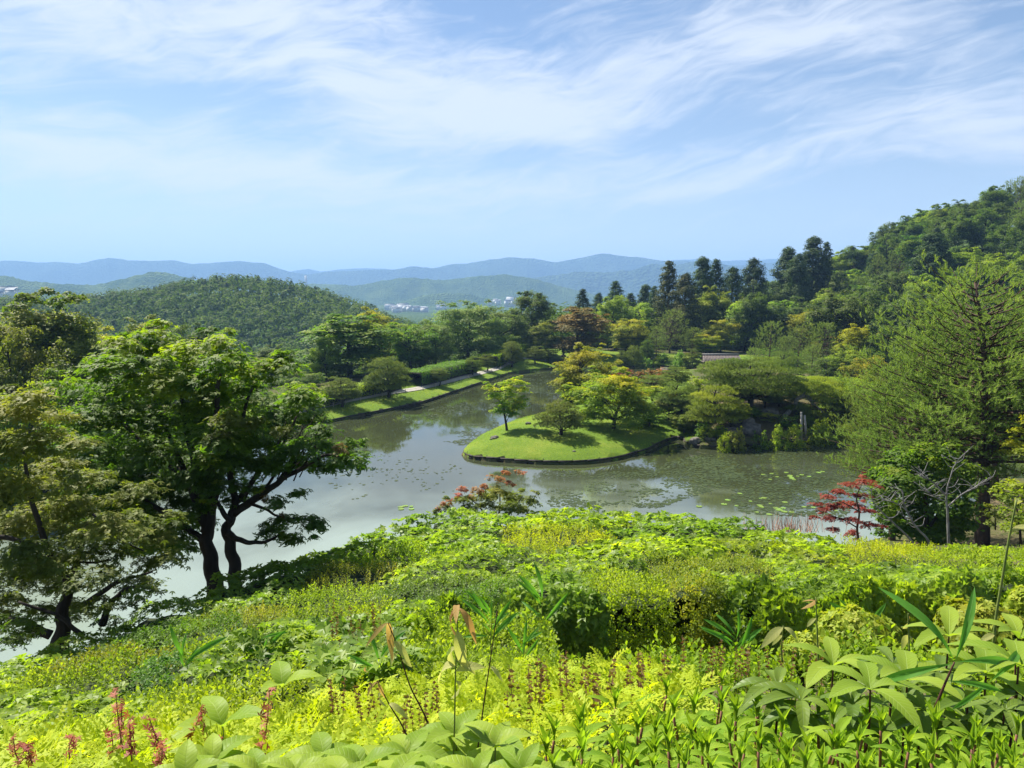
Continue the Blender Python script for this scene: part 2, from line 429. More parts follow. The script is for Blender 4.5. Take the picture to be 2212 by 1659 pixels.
PONDC = PW + PN + [(75, 64), (60, 52), (45, 51), (33, 50.5), (30, 46), (25, 41), (18, 37), (10, 31), (0, 32), (-9, 27), (-15, 20), (-26, 18), (-38, 26), (-42, 40), (-39, 50)]
isl = [(1003, 978), (1008, 988), (1032, 994), (1099, 999), (1150, 1002), (1200, 1003.5), (1267, 1002), (1334, 993.5), (1371, 983), (1394, 977.5), (1435, 957), (1462, 949), (1477, 951), (1482, 961),
       (1513, 969.5), (1560, 970), (1623, 966.5), (1686, 962), (1760, 958), (1829, 953), (1900, 947), (1975, 930), (1985, 905), (1930, 880), (1830, 858), (1730, 840), (1640, 828), (1550, 822), (1460, 820),
       (1390, 825), (1320, 838), (1262, 860), (1235, 880), (1153, 904), (1113, 914), (1066, 934), (1032, 952)]
PI0 = [tuple(G(u, v)[:2]) for u, v in isl]
def densify(P, closed=True, n=5):
    A = np.array(P)
    if closed: A = np.vstack([A[-1], A, A[:2]])
    S = []
    for i in range(1, len(A) - 2):
        for t in np.linspace(0, 1, n, endpoint=False):
            a, b_, c, d = A[i - 1], A[i], A[i + 1], A[i + 2]
            S.append(0.5 * ((2 * b_) + (-a + c) * t + (2 * a - 5 * b_ + 4 * c - d) * t * t + (-a + 3 * b_ - 3 * c + d) * t ** 3))
    return [tuple(p) for p in S]
ISL = densify(PI0, True, 3)
DA = np.array([-36.0, 52.0]); DB = np.array(PW[-1]); dd = (DB - DA) / np.linalg.norm(DB - DA); DN = np.array([-dd[1], dd[0]])

class TPS:
    def __init__(s, pts, lam=1e-3):
        P = np.array(pts, float); s.P = P; n = len(P)
        K = s.k(np.linalg.norm(P[:, None, :2] - P[None, :, :2], axis=2)) + np.eye(n) * lam
        A = np.zeros((n + 3, n + 3)); A[:n, :n] = K; A[:n, n] = 1; A[:n, n + 1:] = P[:, :2]; A[n, :n] = 1; A[n + 1:, :n] = P[:, :2].T
        bb = np.zeros(n + 3); bb[:n] = P[:, 2]; s.w = np.linalg.solve(A, bb)
    @staticmethod
    def k(r): return np.where(r > 1e-9, r * r * np.log(np.maximum(r, 1e-9)), 0)
    def __call__(s, x, y):
        x = np.asarray(x, float); sh = x.shape; x = x.ravel(); y = np.asarray(y, float).ravel(); o = np.empty(len(x)); n = len(s.P)
        for i in range(0, len(x), 20000):
            xx = x[i:i + 20000]; yy = y[i:i + 20000]
            r = np.hypot(xx[:, None] - s.P[None, :, 0], yy[:, None] - s.P[None, :, 1])
            o[i:i + 20000] = s.k(r) @ s.w[:n] + s.w[n] + s.w[n + 1] * xx + s.w[n + 2] * yy
        return o.reshape(sh)
# canopy of the clipped hillside: (u, v, distance)
EDGE_A = [(2350, 1190, 12.5), (2212, 1182, 13.5), (2000, 1172, 14.5), (1800, 1155, 15.5), (1600, 1131, 17), (1450, 1113, 18), (1200, 1104, 18.5), (1000, 1107, 18.5), (880, 1125, 17.5),
          (760, 1160, 16.5), (640, 1200, 15.5), (520, 1243, 14), (400, 1280, 12.8), (250, 1335, 11.3), (100, 1395, 9.8), (-20, 1445, 8.6), (-160, 1500, 7.4)]
INNER_A = [(820, 1310, 8.2), (1000, 1290, 8.0), (1300, 1275, 7.8), (1700, 1270, 7.8), (2000, 1262, 8.0), (2300, 1255, 8.2), (1100, 1200, 12), (1500, 1200, 11.5), (1900, 1215, 11), (2212, 1220, 10.5), (800, 1230, 12), (500, 1320, 9.6), (300, 1420, 6.8), (100, 1480, 6), (600, 1380, 7), (100, 1560, 4.4), (500, 1480, 4.9), (-100, 1560, 4.6)]
CAN_A = TPS([tuple(W(*p)) for p in EDGE_A + INNER_A], 1e-2)
NEARP = [(-100, 1750, 1.7), (300, 1570, 3.3), (600, 1525, 3.8), (850, 1468, 4.4), (1050, 1440, 4.7), (1450, 1445, 4.6), (1900, 1440, 3.6), (2300, 1430, 3.2), (1106, 1659, 1.7), (2212, 1659, 1.35), (0, 1660, 2.2)]
CAN_N = TPS([tuple(W(*p)) for p in NEARP], 1e-2)
gp = [(p[0], p[1], p[2] - .75) for p in [W(*q) for q in EDGE_A + INNER_A + NEARP]]
gp += [(0, 0, 11.4), (-6, 0, 10.8), (6, 0, 11.2), (0, -8, 11.6), (-8, 9.5, 6.6), (-11, 13, 3.6), (-14, 17.5, 0.8), (-15, 5, 5.5), (-20, 10, 1.5), (-4, 17.5, 5.6), (-8, 18, 3.4), (-9, 22, 1.0),
       (0, 20.5, 6.6), (0, 24.5, 3.2), (0, 30, .3), (8, 22, 5.6), (9, 26, 2.5), (12, 20, 6.2), (14.5, 26, 4.2), (19.6, 31, 3.2), (17, 35, 1.0), (24, 37, 2.2), (28, 42, 1.2), (33, 48, .6), (24, 26, 5.5), (30, 30, 5), (40, 40, 3), (-30, 14, .6), (16, 19, 6.3), (22, 18, 7), tuple(W(480, 1262, 15)), tuple(W(440, 1290, 13.5)), tuple(W(118, 1410, 11)), tuple(W(200, 1385, 11)), tuple(W(50, 1440, 10))]
NEARG = TPS(gp, 1e-2)
def ss(t): t = np.clip(t, 0, 1); return t * t * (3 - 2 * t)
HSKY = [(1500, 668), (1600, 640), (1640, 618), (1700, 585), (1750, 565), (1850, 545), (1900, 500), (1960, 465), (2040, 438), (2100, 424), (2212, 400), (2500, 330), (3200, 300)]
LSKY = [(-600, 640), (0, 648), (150, 650), (240, 636), (400, 612), (500, 599), (560, 602), (620, 610), (700, 632), (760, 655), (800, 668), (860, 700), (1000, 740)]
def uof(x, y, z=5.0):
    return 1106 + FOC * x / np.maximum(y * math.cos(PITCH) + (13 - z) * math.sin(PITCH), 1)
def vang(v): return np.tan(np.arctan((829.5 - v) / FOC) - PITCH)
def Hbase(x, y):
    x = np.asarray(x, float); y = np.asarray(y, float)
    s_ = (x - DA[0]) * DN[0] + (y - DA[1]) * DN[1]
    z = 1.5 - 16.0 * ss((s_ - 13) / 60)
    r = np.hypot(x, y)
    z = z - 20 * ss((r - 320) / 700) * (z > -18) * 1.0
    z = np.maximum(z, -20.0)
    u = uof(x, y)
    yy = np.maximum(y, 1)
    # right hill
    yc = np.interp(u, [1500, 2212], [250, 205]); yf = np.interp(u, [1500, 1800, 2212], [190, 140, 118])
    zc = 13 + yc * vang(interp_u(HSKY, u)) - 10.5
    t = ss((y - yf) / (yc - yf)); zr = z + np.maximum(zc - z, 0) * t - np.maximum(y - yc, 0) * .06
    z = np.where((y > 60) & (u > 1400), np.maximum(z, zr), z)
    # left hill
    zc = 13 + 400 * vang(interp_u(LSKY, u)) - 7
    t = ss((y - 250) / 150) * (1 - ss((y - 430) / 300)); zl = z + np.maximum(zc - z, 0) * t
    z = np.where((y > 200) & (u < 1100), zl, z)
    return z
def H(x, y):
    x = np.asarray(x, float); y = np.asarray(y, float)
    sh = x.shape; x = x.ravel(); y = y.ravel()
    z = Hbase(x, y)
    near = (y < 56) & (y > -30) & (x > -45) & (x < 60)
    if near.any():
        zn = NEARG(x[near], y[near])
        w = ss((56 - y[near]) / 8) * ss((x[near] + 45) / 12) * ss((60 - x[near]) / 12)
        z[near] = z[near] * (1 - w) + np.clip(zn, .5, 12.3) * w
    loc = (x > -60) & (x < 130) & (y > 10) & (y < 190)
    if loc.any():
        xl = x[loc]; yl = y[loc]; zl = z[loc]
        inp = inpoly(xl, yl, PONDC); dp, _, _ = polydist(xl, yl, PONDC)
        zo = np.where(inp, -1.2, np.minimum(zl, .34 + dp * .19 + np.maximum(dp - 6, 0) * .6))
        ini = inpoly(xl, yl, ISL); di, _, _ = polydist(xl, yl, ISL)
        ui = uof(xl, yl, 0)
        dome = .34 + 1.15 * (1 - np.exp(-di / 3.2)) + np.interp(ui, [1400, 1520, 1700, 1850], [0, 1.2, 1.6, .6]) * ss((di - 1.5) / 4)
        zo = np.where(ini, dome + (fbm(xl * .5, yl * .5, 5) - .5) * .25 * ss(di / 3), zo)
        z[loc] = zo
    return z.reshape(sh)
def Hs(x, y): return float(H(np.array([x]), np.array([y]))[0])
def ground_at(u, v, z=1.0):
    for _ in range(8):
        p = G(u, v, z); z = .5 * z + .5 * Hs(p[0], p[1])
    p = G(u, v, z); return np.array([p[0], p[1], Hs(p[0], p[1])])

xs = np.concatenate([-45 - np.geomspace(1, 9000, 46)[::-1], np.arange(-45, 100, .6), 100 + np.geomspace(1, 9000, 46)])
ys = np.concatenate([-20 - np.geomspace(1, 500, 6)[::-1], np.arange(-20, 18, 1.0), np.arange(18, 152, .6), 152 + np.geomspace(.8, 9000, 60)])
GX, GY = np.meshgrid(xs, ys)
# pull grid nodes that lie near a shoreline exactly onto it
gx = GX.ravel().copy(); gy = GY.ravel().copy()
nearm = (gx > -44) & (gx < 99) & (gy > 18) & (gy < 151)
idx = np.where(nearm)[0]
side = np.zeros(len(gx))
for P in (PONDC, ISL):
    d, qx, qy = polydist(gx[idx], gy[idx], P)
    m_ = d < .31
    ii = idx[m_]; inside = inpoly(gx[ii], gy[ii], P)
    # land side snaps to the line, water side stays just outside it
    gx[ii] = qx[m_]; gy[ii] = qy[m_]; side[ii] = 1
gz = H(gx, gy)
gz[side > 0] = .34
gz += (fbm(gx * .08, gy * .08, 3) - .5) * np.where((gy > 170) | (gx < -70), 2.0, 0)
nx, ny = len(xs), len(ys)
ii, jj = np.meshgrid(np.arange(nx - 1), np.arange(ny - 1))
q = (jj * nx + ii).ravel()
F = np.stack([q, q + 1, q + nx + 1, q + nx], 1)
V = np.stack([gx, gy, gz], 1)
fc = V[F].mean(1)
inI = inpoly(fc[:, 0], fc[:, 1], ISL)
inP = inpoly(fc[:, 0], fc[:, 1], PONDC)
sw = (fc[:, 0] - DA[0]) * DN[0] + (fc[:, 1] - DA[1]) * DN[1]
dP, _, _ = polydist(fc[:, 0], fc[:, 1], PONDC)
lawnB = (~inP) & (sw > -6) & (dP < 9.0) & (fc[:, 1] > 45) & (fc[:, 1] < 150) & (fc[:, 0] < 14)
lawnN = (~inP) & (~lawnB) & (dP < 12) & (fc[:, 1] > 120) & (fc[:, 1] < 175) & (fc[:, 0] < 60)
uc = uof(fc[:, 0], fc[:, 1], 1)
cover = np.where(inI, ss((uc - 1455) / 60) * .75, np.where(lawnB | lawnN, .1, 1.0))
def split(mask, name, mat):
    Fm = F[mask]; us, inv = np.unique(Fm.ravel(), return_inverse=True)
    me = mesh_np(name, V[us], inv, np.full(len(Fm), 4), (mat,), cover[mask], True)
    return link(name, me, kind='structure')
def ground_mat():
    m_, n = new_mat('ground_cover')
    t = n.n('ShaderNodeTexCoord'); v = t.outputs['Object']
    at = n.n('ShaderNodeAttribute', attribute_name='tint')
    big = n.noise(v, .22, 5, .6); fi = n.noise(v, 3.5, 6, .7); vf = n.noise(v, 14, 4, .7)
    f = n.m('ADD', n.m('MULTIPLY', big, .55), n.m('ADD', n.m('MULTIPLY', fi, .3), n.m('MULTIPLY', vf, .15)))
    lawn = n.ramp(f, [(.3, (.065, .12, .014)), (.5, (.115, .185, .018)), (.62, (.19, .23, .03)), (.72, (.24, .22, .05))])
    soil = n.ramp(f, [(.3, (.03, .035, .014)), (.45, (.06, .075, .02)), (.55, (.12, .10, .05)), (.7, (.19, .14, .085))])
    fac = n.m('ADD', at.outputs['Fac'], n.m('MULTIPLY', n.m('SUBTRACT', fi, .5), 1.2), None, True)
    col = n.mix(n.sstep(fac, .3, .65), lawn, soil)
    pr = n.n('ShaderNodeBsdfPrincipled'); n.put(pr.inputs['Base Color'], col); pr.inputs['Roughness'].default_value = .9; pr.inputs['Specular IOR Level'].default_value = .1
    bp = n.n('ShaderNodeBump'); bp.inputs['Strength'].default_value = .7; bp.inputs['Distance'].default_value = .12
    n.put(bp.inputs['Height'], n.m('ADD', fi, n.m('MULTIPLY', vf, .5))); n.put(pr.inputs['Normal'], bp.outputs[0])
    o = n.n('ShaderNodeOutputMaterial'); n.nt.links.new(pr.outputs[0], o.inputs[0]); return m_
GM = ground_mat()
split(inI, 'island_lawn', GM)
split(lawnB, 'bank_lawn', GM)
split(lawnN, 'far_shore_lawn', GM)
far_ = ((fc[:, 1] > 172) | (sw > 16) | (fc[:, 0] > 75)) & ~(inI | lawnB | lawnN)
split(~(inI | lawnB | lawnN | far_), 'ground', GM)

# ---------------------------------------------------------------- water
def water_mat():
    m_, n = new_mat('pond_water')
    t = n.n('ShaderNodeTexCoord'); v = t.outputs['Object']
    mp = n.n('ShaderNodeMapping'); mp.inputs['Scale'].default_value = (1, .45, 1); n.put(mp.inputs[0], v)
    mp.inputs['Rotation'].default_value = (0, 0, .5)
    film = n.noise(v, .055, 4, .55, .6)
    sp = n.n('ShaderNodeSeparateXYZ'); n.put(sp.inputs[0], v)
    # pale near, southern arm: drifting algae, with sky reflection put into the colour
    reach = n.m('SUBTRACT', 56, n.m('ADD', sp.outputs[1], n.m('MULTIPLY', n.m('ABSOLUTE', n.m('ADD', sp.outputs[0], 2)), .12)))
    ff = n.m('ADD', n.m('MULTIPLY', reach, .035), n.m('MULTIPLY', n.m('SUBTRACT', film, .5), 1.6))
    ff = n.sstep(ff, .05, .75)
    speck = n.noise(v, 9, 5, .7)
    base = n.mix(ff, (.034, .041, .018, 1), (.21, .255, .21, 1))
    base = n.mix(n.m('MULTIPLY', n.sstep(speck, .45, .7), .18), base, (.13, .15, .09, 1))
    pr = n.n('ShaderNodeBsdfPrincipled'); n.put(pr.inputs['Base Color'], base)
    n.put(pr.inputs['Roughness'], n.m('ADD', .02, n.m('MULTIPLY', ff, .12))); pr.inputs['IOR'].default_value = 1.5
    pr.inputs['Specular IOR Level'].default_value = .62
    bp = n.n('ShaderNodeBump'); bp.inputs['Strength'].default_value = .05; bp.inputs['Distance'].default_value = .05
    rip = n.m('ADD', n.noise(mp.outputs[0], 1.6, 5, .6), n.m('MULTIPLY', n.noise(mp.outputs[0], 7.0, 3, .6), .3))
    n.put(bp.inputs['Height'], rip); n.put(pr.inputs['Normal'], bp.outputs[0])
    o = n.n('ShaderNodeOutputMaterial'); n.nt.links.new(pr.outputs[0], o.inputs[0]); return m_
import bmesh
wp = np.array(PONDC); wc = wp.mean(0)
bm = bmesh.new()
nx_ = np.roll(wp, -1, 0) - np.roll(wp, 1, 0); nn = np.stack([nx_[:, 1], -nx_[:, 0]], 1); nn /= np.linalg.norm(nn, axis=1)[:, None]
area = 0.5 * np.sum(wp[:, 0] * np.roll(wp[:, 1], -1) - np.roll(wp[:, 0], -1) * wp[:, 1])
if area < 0: nn = -nn
vs = [bm.verts.new((*(p + k * .7), 0.0)) for p, k in zip(wp, nn)]
f_ = bm.faces.new(vs)
if area < 0: f_.normal_flip()
bmesh.ops.triangulate(bm, faces=bm.faces[:])
me = bpy.data.meshes.new('pond_water'); bm.to_mesh(me); bm.free(); me.materials.append(water_mat())
link('pond_water', me, kind='structure')

# ---------------------------------------------------------------- mountains
def mtn_mat(name, c0, c1, sc_, bump):
    m_, n = new_mat(name)
    t = n.n('ShaderNodeTexCoord'); v = t.outputs['Object']
    a = n.noise(v, sc_, 6, .65); bnz = n.noise(v, sc_ * .12, 4, .6)
    vo = n.n('ShaderNodeTexVoronoi'); n.put(vo.inputs['Vector'], v); vo.inputs['Scale'].default_value = sc_ * 1.3
    f = n.m('ADD', n.m('MULTIPLY', a, .5), n.m('MULTIPLY', bnz, .5))
    col = n.ramp(f, [(.38, c0), (.62, c1)])
    pr = n.n('ShaderNodeBsdfPrincipled'); n.put(pr.inputs['Base Color'], col); pr.inputs['Roughness'].default_value = 1; pr.inputs['Specular IOR Level'].default_value = 0
    bp = n.n('ShaderNodeBump'); bp.inputs['Strength'].default_value = 1; bp.inputs['Distance'].default_value = bump; bp.invert = True
    n.put(bp.inputs['Height'], vo.outputs['Distance']); n.put(pr.inputs['Normal'], bp.outputs[0])
    o = n.n('ShaderNodeOutputMaterial'); n.nt.links.new(pr.outputs[0], o.inputs[0]); return m_
MM1 = mtn_mat('near_mountain_forest', (.035, .07, .028), (.10, .145, .05), .14, 5)
MM2 = mtn_mat('far_mountain_forest', (.03, .055, .03), (.06, .09, .045), .05, 14)
split(far_, 'valley_floor', MM1)
def mountain(name, tab, D, depth, mat, seed, spur=.35, base=-24, crag=6.0, du=6):
    t = np.array(tab, float); us = np.arange(t[0, 0], t[-1, 0] + 1, du); rows = 26
    v = np.interp(us, t[:, 0], t[:, 1])
    rr = np.linspace(-depth, depth * .6, rows)
    U, RR = np.meshgrid(us, rr)
    d = D + RR
    zc = 13 + D * vang(v) ; a = (us - 1106) / FOC / math.cos(PITCH)
    tt = np.clip(1 - np.abs(RR) / np.where(RR < 0, depth, depth * .6), 0, 1)
    X = a[None, :] * d; Y = d
    prof = tt ** .85
    n1 = fbm(X / (D * .06) + seed, Y / (D * .10), seed, 4); n2 = fbm(X / (D * .018), Y / (D * .03), seed + 9, 3)
    hh = prof * (1 - spur * 2.3 * n1 * np.sin(np.clip(tt, 0, 1) * PI) - .4 * spur * n2 * (1 - tt))
    Z = base + (zc[None, :] - base) * np.minimum(hh, 1.0) + (fbm(X / (D * .006), Y / (D * .01), seed + 4, 3) - .5) * crag * np.clip(tt * 3, 0, 1)
    nx, ny = len(us), rows
    ii, jj = np.meshgrid(np.arange(nx - 1), np.arange(ny - 1)); q = (jj * nx + ii).ravel()
    Fq = np.stack([q, q + 1, q + nx + 1, q + nx], 1)
    me = mesh_np(name, np.stack([X.ravel(), Y.ravel(), Z.ravel()], 1), Fq.ravel(), np.full(len(Fq), 4), (mat,), None, True)
    link(name, me, kind='structure')
mountain('far_mountain_range', [(-400, 560), (-150, 553), (0, 551), (50, 554), (120, 558), (184, 561), (208, 556), (251, 546), (278, 549), (295, 555), (335, 554), (360, 556), (385, 553), (425, 562), (469, 561), (529, 555), (586, 559), (636, 576), (670, 584), (740, 580), (800, 577), (850, 576), (905, 567), (940, 572), (980, 565), (1050, 556), (1090, 548), (1150, 549), (1200, 553), (1245, 546), (1284, 541), (1318, 542), (1345, 545), (1369, 546), (1413, 553), (1460, 556), (1560, 560), (1700, 560), (1900, 560), (2300, 550), (2700, 540)], 4800, 900, MM2, 3, .5)
mountain('farthest_peak_range', [(560, 600), (640, 580), (676, 575), (700, 581), (745, 574), (790, 571), (835, 573), (870, 580), (1100, 590), (1400, 570), (1440, 556), (1466, 552), (1513, 551), (1554, 555), (1620, 554), (1686, 552), (1760, 556), (2000, 580)], 6300, 700, MM2, 8, .3)
mountain('middle_mountain_range', [(700, 640), (900, 628), (1050, 606), (1130, 596), (1193, 585), (1240, 577), (1284, 574), (1356, 577), (1400, 558), (1450, 564), (1497, 555), (1532, 555), (1560, 563), (1592, 575), (1614, 588), (1700, 620), (1800, 640), (2100, 650)], 3500, 800, MM2, 14, .6, -24, 7)
mountain('green_hill_range', [(560, 655), (640, 615), (680, 606), (720, 610), (770, 611), (830, 597), (890, 592), (960, 600), (1020, 590), (1090, 582), (1130, 590), (1180, 602), (1250, 625), (1330, 645), (1420, 665)], 2500, 560, MM1, 21, .55, -24, 7)
mountain('low_green_hill', [(790, 680), (830, 672), (870, 652), (915, 636), (965, 629), (1010, 631), (1050, 642), (1085, 655), (1120, 672)], 2050, 170, MM1, 27, .4, -24, 7)
mountain('left_low_hills', [(-500, 600), (-100, 585), (0, 587), (33, 589), (77, 602), (110, 601), (170, 606), (218, 609), (290, 592), (340, 582), (370, 581), (410, 590), (450, 606), (520, 622), (640, 632)], 1750, 450, MM1, 33, .5, -24, 7)
mountain('left_shoulder_hills', [(-400, 640), (-100, 620), (0, 618), (80, 628), (160, 634), (300, 640), (450, 648)], 1300, 260, MM1, 35, .4, -24, 7)

# ---------------------------------------------------------------- haze
hz = bpy.data.materials.new('haze'); hz.use_nodes = True; hz.node_tree.nodes.clear()
n = NB(hz.node_tree)
pv = n.n('ShaderNodeVolumePrincipled'); pv.inputs['Color'].default_value = (.33, .58, 1.0, 1); pv.inputs['Density'].default_value = HAZE = 2.2e-4
pv.inputs['Anisotropy'].default_value = .1
o = n.n('ShaderNodeOutputMaterial'); hz.node_tree.links.new(pv.outputs[0], o.inputs['Volume'])
a = Acc(); box(a, (0, 4200, 165), (19400, 10600, 398))
ho = link('haze', a.mesh('haze', (hz,)), kind='stuff')

# ---------------------------------------------------------------- distant town
wall_w = rough_mat('pale_plaster', (.55, .55, .53), (.7, .7, .68), .3, .8, 0)
roof_g = rough_mat('grey_roof_tile', (.16, .18, .21), (.3, .32, .34), .3, .6, 0)
def house_mesh(w, d, h, flat):
    a = Acc(); box(a, (0, 0, h / 2 - 2), (w, d, h + 4)); wall = a.mesh('house_wall', (wall_w,))
    r = Acc()
    if flat: box(r, (0, 0, h + .5), (w + .6, d + .6, 1.0))
    else:
        V = [(-w / 2 - .6, -d / 2 - .8, h), (w / 2 + .6, -d / 2 - .8, h), (w / 2 + .6, d / 2 + .8, h), (-w / 2 - .6, d / 2 + .8, h), (-w / 2 - .6, 0, h + d * .28), (w / 2 + .6, 0, h + d * .28)]
        r.add(V, [(0, 1, 5, 4), (2, 3, 4, 5), (0, 3, 2, 1)]); r.add([V[0], V[4], V[3]], [(0, 1, 2)]); r.add([V[1], V[2], V[5]], [(0, 1, 2)])
    return wall, r.mesh('house_roof', (roof_g,))
HM = [house_mesh(14, 9, 6, False), house_mesh(10, 8, 5.5, False), house_mesh(24, 12, 12, True)]
rt = random.Random(5)
for k in range(34):
    kind = rt.choice([0, 0, 1, 1, 2])
    if k < 20: u, v, D, lab = rt.uniform(838, 965), rt.uniform(664, 672), rt.uniform(1500, 1800), 'tiny pale house in the far town left of centre below the green hills'
    elif k < 30: u, v, D, lab = rt.uniform(1046, 1110), rt.uniform(652, 660), rt.uniform(1700, 1830), 'tiny white building at the foot of the hills behind the pond trees'
    else: u, v, D, lab = rt.uniform(2, 34), rt.uniform(632, 642), rt.uniform(900, 1000), 'tiny pale house low behind the trees at the far left edge'
    p = W(u, v, D)
    t = thing('distant_house', p, lab, 'house', ('houses of the far town', 'white buildings under the hills', 'houses at the left edge')[0 if k < 20 else 1 if k < 30 else 2])
    t.rotation_euler = (0, 0, rt.uniform(-.5, .5))
    link('wall', HM[kind][0], t); link('roof', HM[kind][1], t)
a = Acc(); box(a, (0, 0, 5), (6, 6, 42)); tw = link('distant_tower', a.mesh('distant_tower', (wall_w,)), None, label='thin pale tower rising against the far left mountains', category='tower')
tw.location = tuple(W(661, 613, 2380))

# ---------------------------------------------------------------- log edging along the shores
def unit_log():
    a = Acc(); tube(a, [(0, -.5, 0), (0, 0, 0), (0, .5, 0)], [.085, .095, .085], 7, .5); return a.mesh('edging_log', (LOGM,), True)
def unit_post():
    a = Acc(); tube(a, [(0, 0, -.5), (0, 0, .34), (0, 0, .42)], [.055, .055, .03], 6); return a.mesh('edging_post', (LOGM,), True)
LOGME, EPOST = unit_log(), unit_post()
def edging(P, label, loglen):
    P = np.array(P); root = thing('log_edging', (P[0][0], P[0][1], 0), label, 'pond edging')
    seg = np.linalg.norm(np.diff(P, axis=0), axis=1); s_ = np.concatenate([[0], np.cumsum(seg)]); n = max(2, int(s_[-1] / loglen))
    q = np.linspace(0, s_[-1], n + 1); X = np.interp(q, s_, P[:, 0]); Y = np.interp(q, s_, P[:, 1])
    for i in range(n):
        dx, dy = X[i + 1] - X[i], Y[i + 1] - Y[i]; l = math.hypot(dx, dy)
        for zz in (.07, .25):
            o = link('log', LOGME, root); o.location = ((X[i] + X[i + 1]) / 2 - P[0][0], (Y[i] + Y[i + 1]) / 2 - P[0][1], zz + random.uniform(-.015, .02))
            o.rotation_euler = (random.uniform(-.01, .01), 0, math.atan2(dy, dx) - PI / 2 + random.uniform(-.015, .015)); o.scale = (random.uniform(.85, 1.15), l * .985, random.uniform(.85, 1.1))
        if i % 2 == 0:
            o = link('post', EPOST, root); nx_, ny_ = -dy / l, dx / l
            o.location = (X[i] - P[0][0] + edging.s * nx_ * .12, Y[i] - P[0][1] + edging.s * ny_ * .12, random.uniform(-.03, .03))
edging.s = 1
edging(densify(PI0, True, 3)[0:69][-1:] + densify(PI0, True, 3)[0:63], 'dark log edging curving round the grassy island point and pine bank', 1.15)
edging(densify(PW, False, 1) if False else [tuple(p) for p in poly_smooth(np.array(PW)[1:], 5)], 'long dark log edging along the foot of the left bank lawn', 1.5)
edging([tuple(p) for p in poly_smooth(np.array(PN)[3:12], 4)], 'dark log edging along the far shore by the roofed bridge', 2.0)

# ---------------------------------------------------------------- path on the bank, its posts
pth = [(430, 912), (560, 893), (694, 868), (775, 853), (899, 831), (966, 815), (1009, 804), (1073, 787.5), (1113, 776.5), (1150, 770), (1185, 768)]
PP = poly_smooth([G(u, v, 1.7)[:2] for u, v in pth], 8)
T_ = nrm(np.gradient(PP, axis=0)); NN = np.stack([-T_[:, 1], T_[:, 0]], 1)
A_ = PP; B_ = PP + NN * 1.2
rows = [A_ + (B_ - A_) * t for t in np.linspace(0, 1, 5)]
V = np.concatenate([np.column_stack([r, H(r[:, 0], r[:, 1]) + .07 + .02 * math.sin(i * PI / 4)]) for i, r in enumerate(rows)])
m = len(PP); Fp = [(k * m + i, k * m + i + 1, (k + 1) * m + i + 1, (k + 1) * m + i) for k in range(4) for i in range(m - 1)]
a = Acc(); a.add(V, Fp); link('garden_path', a.mesh('garden_path', (PATHM,), True), kind='structure')
a = Acc(); tube(a, [(0, 0, -.1), (0, 0, .55)], .045, 6); postme = a.mesh('fence_post', (POSTM,), True)
root = thing('path_fence', (PP[0][0], PP[0][1], 0), 'low rope fence of short stakes beside the pale path on the left bank', 'fence')
ra = Acc(); last = None
for i in range(0, m, 3):
    p = PP[i] - NN[i] * .25; z = Hs(*p); o = link('post', postme, root); o.location = (p[0] - PP[0][0], p[1] - PP[0][1], z)
    cur = np.array([p[0] - PP[0][0], p[1] - PP[0][1], z + .46])
    if last is not None: tube(ra, [last, (last + cur) / 2 - [0, 0, .06], cur], .012, 4)
    last = cur
link('rope', ra.mesh('rope', (POSTM,)), root)
# ================================================================ TREES
def clump_leaves(acc, C, RAD, tmpl, size, dens, up=.9, tint=None, sub=9, flat=.5, sizevar=.25, out=.6, jitter=.08, toptint=.25, fill=.35, drop=0):
    """foliage clumps: each is a handful of flattened sprays on an ellipsoid, each spray many separate leaves"""
    C = np.asarray(C, float); RAD = np.asarray(RAD, float)
    if RAD.ndim == 1: RAD = np.stack([RAD, RAD, RAD * flat], 1)
    for i in range(len(C)):
        r = RAD[i]; k = sub
        d = nrm(R.normal(size=(k, 3)) + [0, 0, .45]); rr = R.uniform(fill, 1.0, k) ** .6
        sc_ = d * rr[:, None] * r * .8
        nl = max(3, int(dens * (r[0] * r[1] * PI) / k))
        base = R.uniform(.2, .65) if tint is None else tint[i] + R.uniform(-.1, .1)
        for j in range(k):
            g = R.normal(size=(nl, 3)) * r * [.30, .30, .17]
            g[:, 2] -= (g[:, 0] ** 2 + g[:, 1] ** 2) / max(r[0], .01) * .35
            P = C[i] + sc_[j] + g
            N = np.array([0, 0, up]) + d[j] * out * .6 + nrm(g) * .25 + R.normal(size=(nl, 3)) * .33
            Dr = nrm(g * [1, 1, .2] + d[j] * [.5, .5, 0] + R.normal(size=(nl, 3)) * .3)
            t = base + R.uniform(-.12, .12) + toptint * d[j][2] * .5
            scatter(acc, tmpl[0], tmpl[1], P, N, size * R.uniform(1 - sizevar, 1 + sizevar, nl), t, np.cross(np.array([0, 0, 1.0]), Dr) if False else np.cross(Dr, N), jitter)
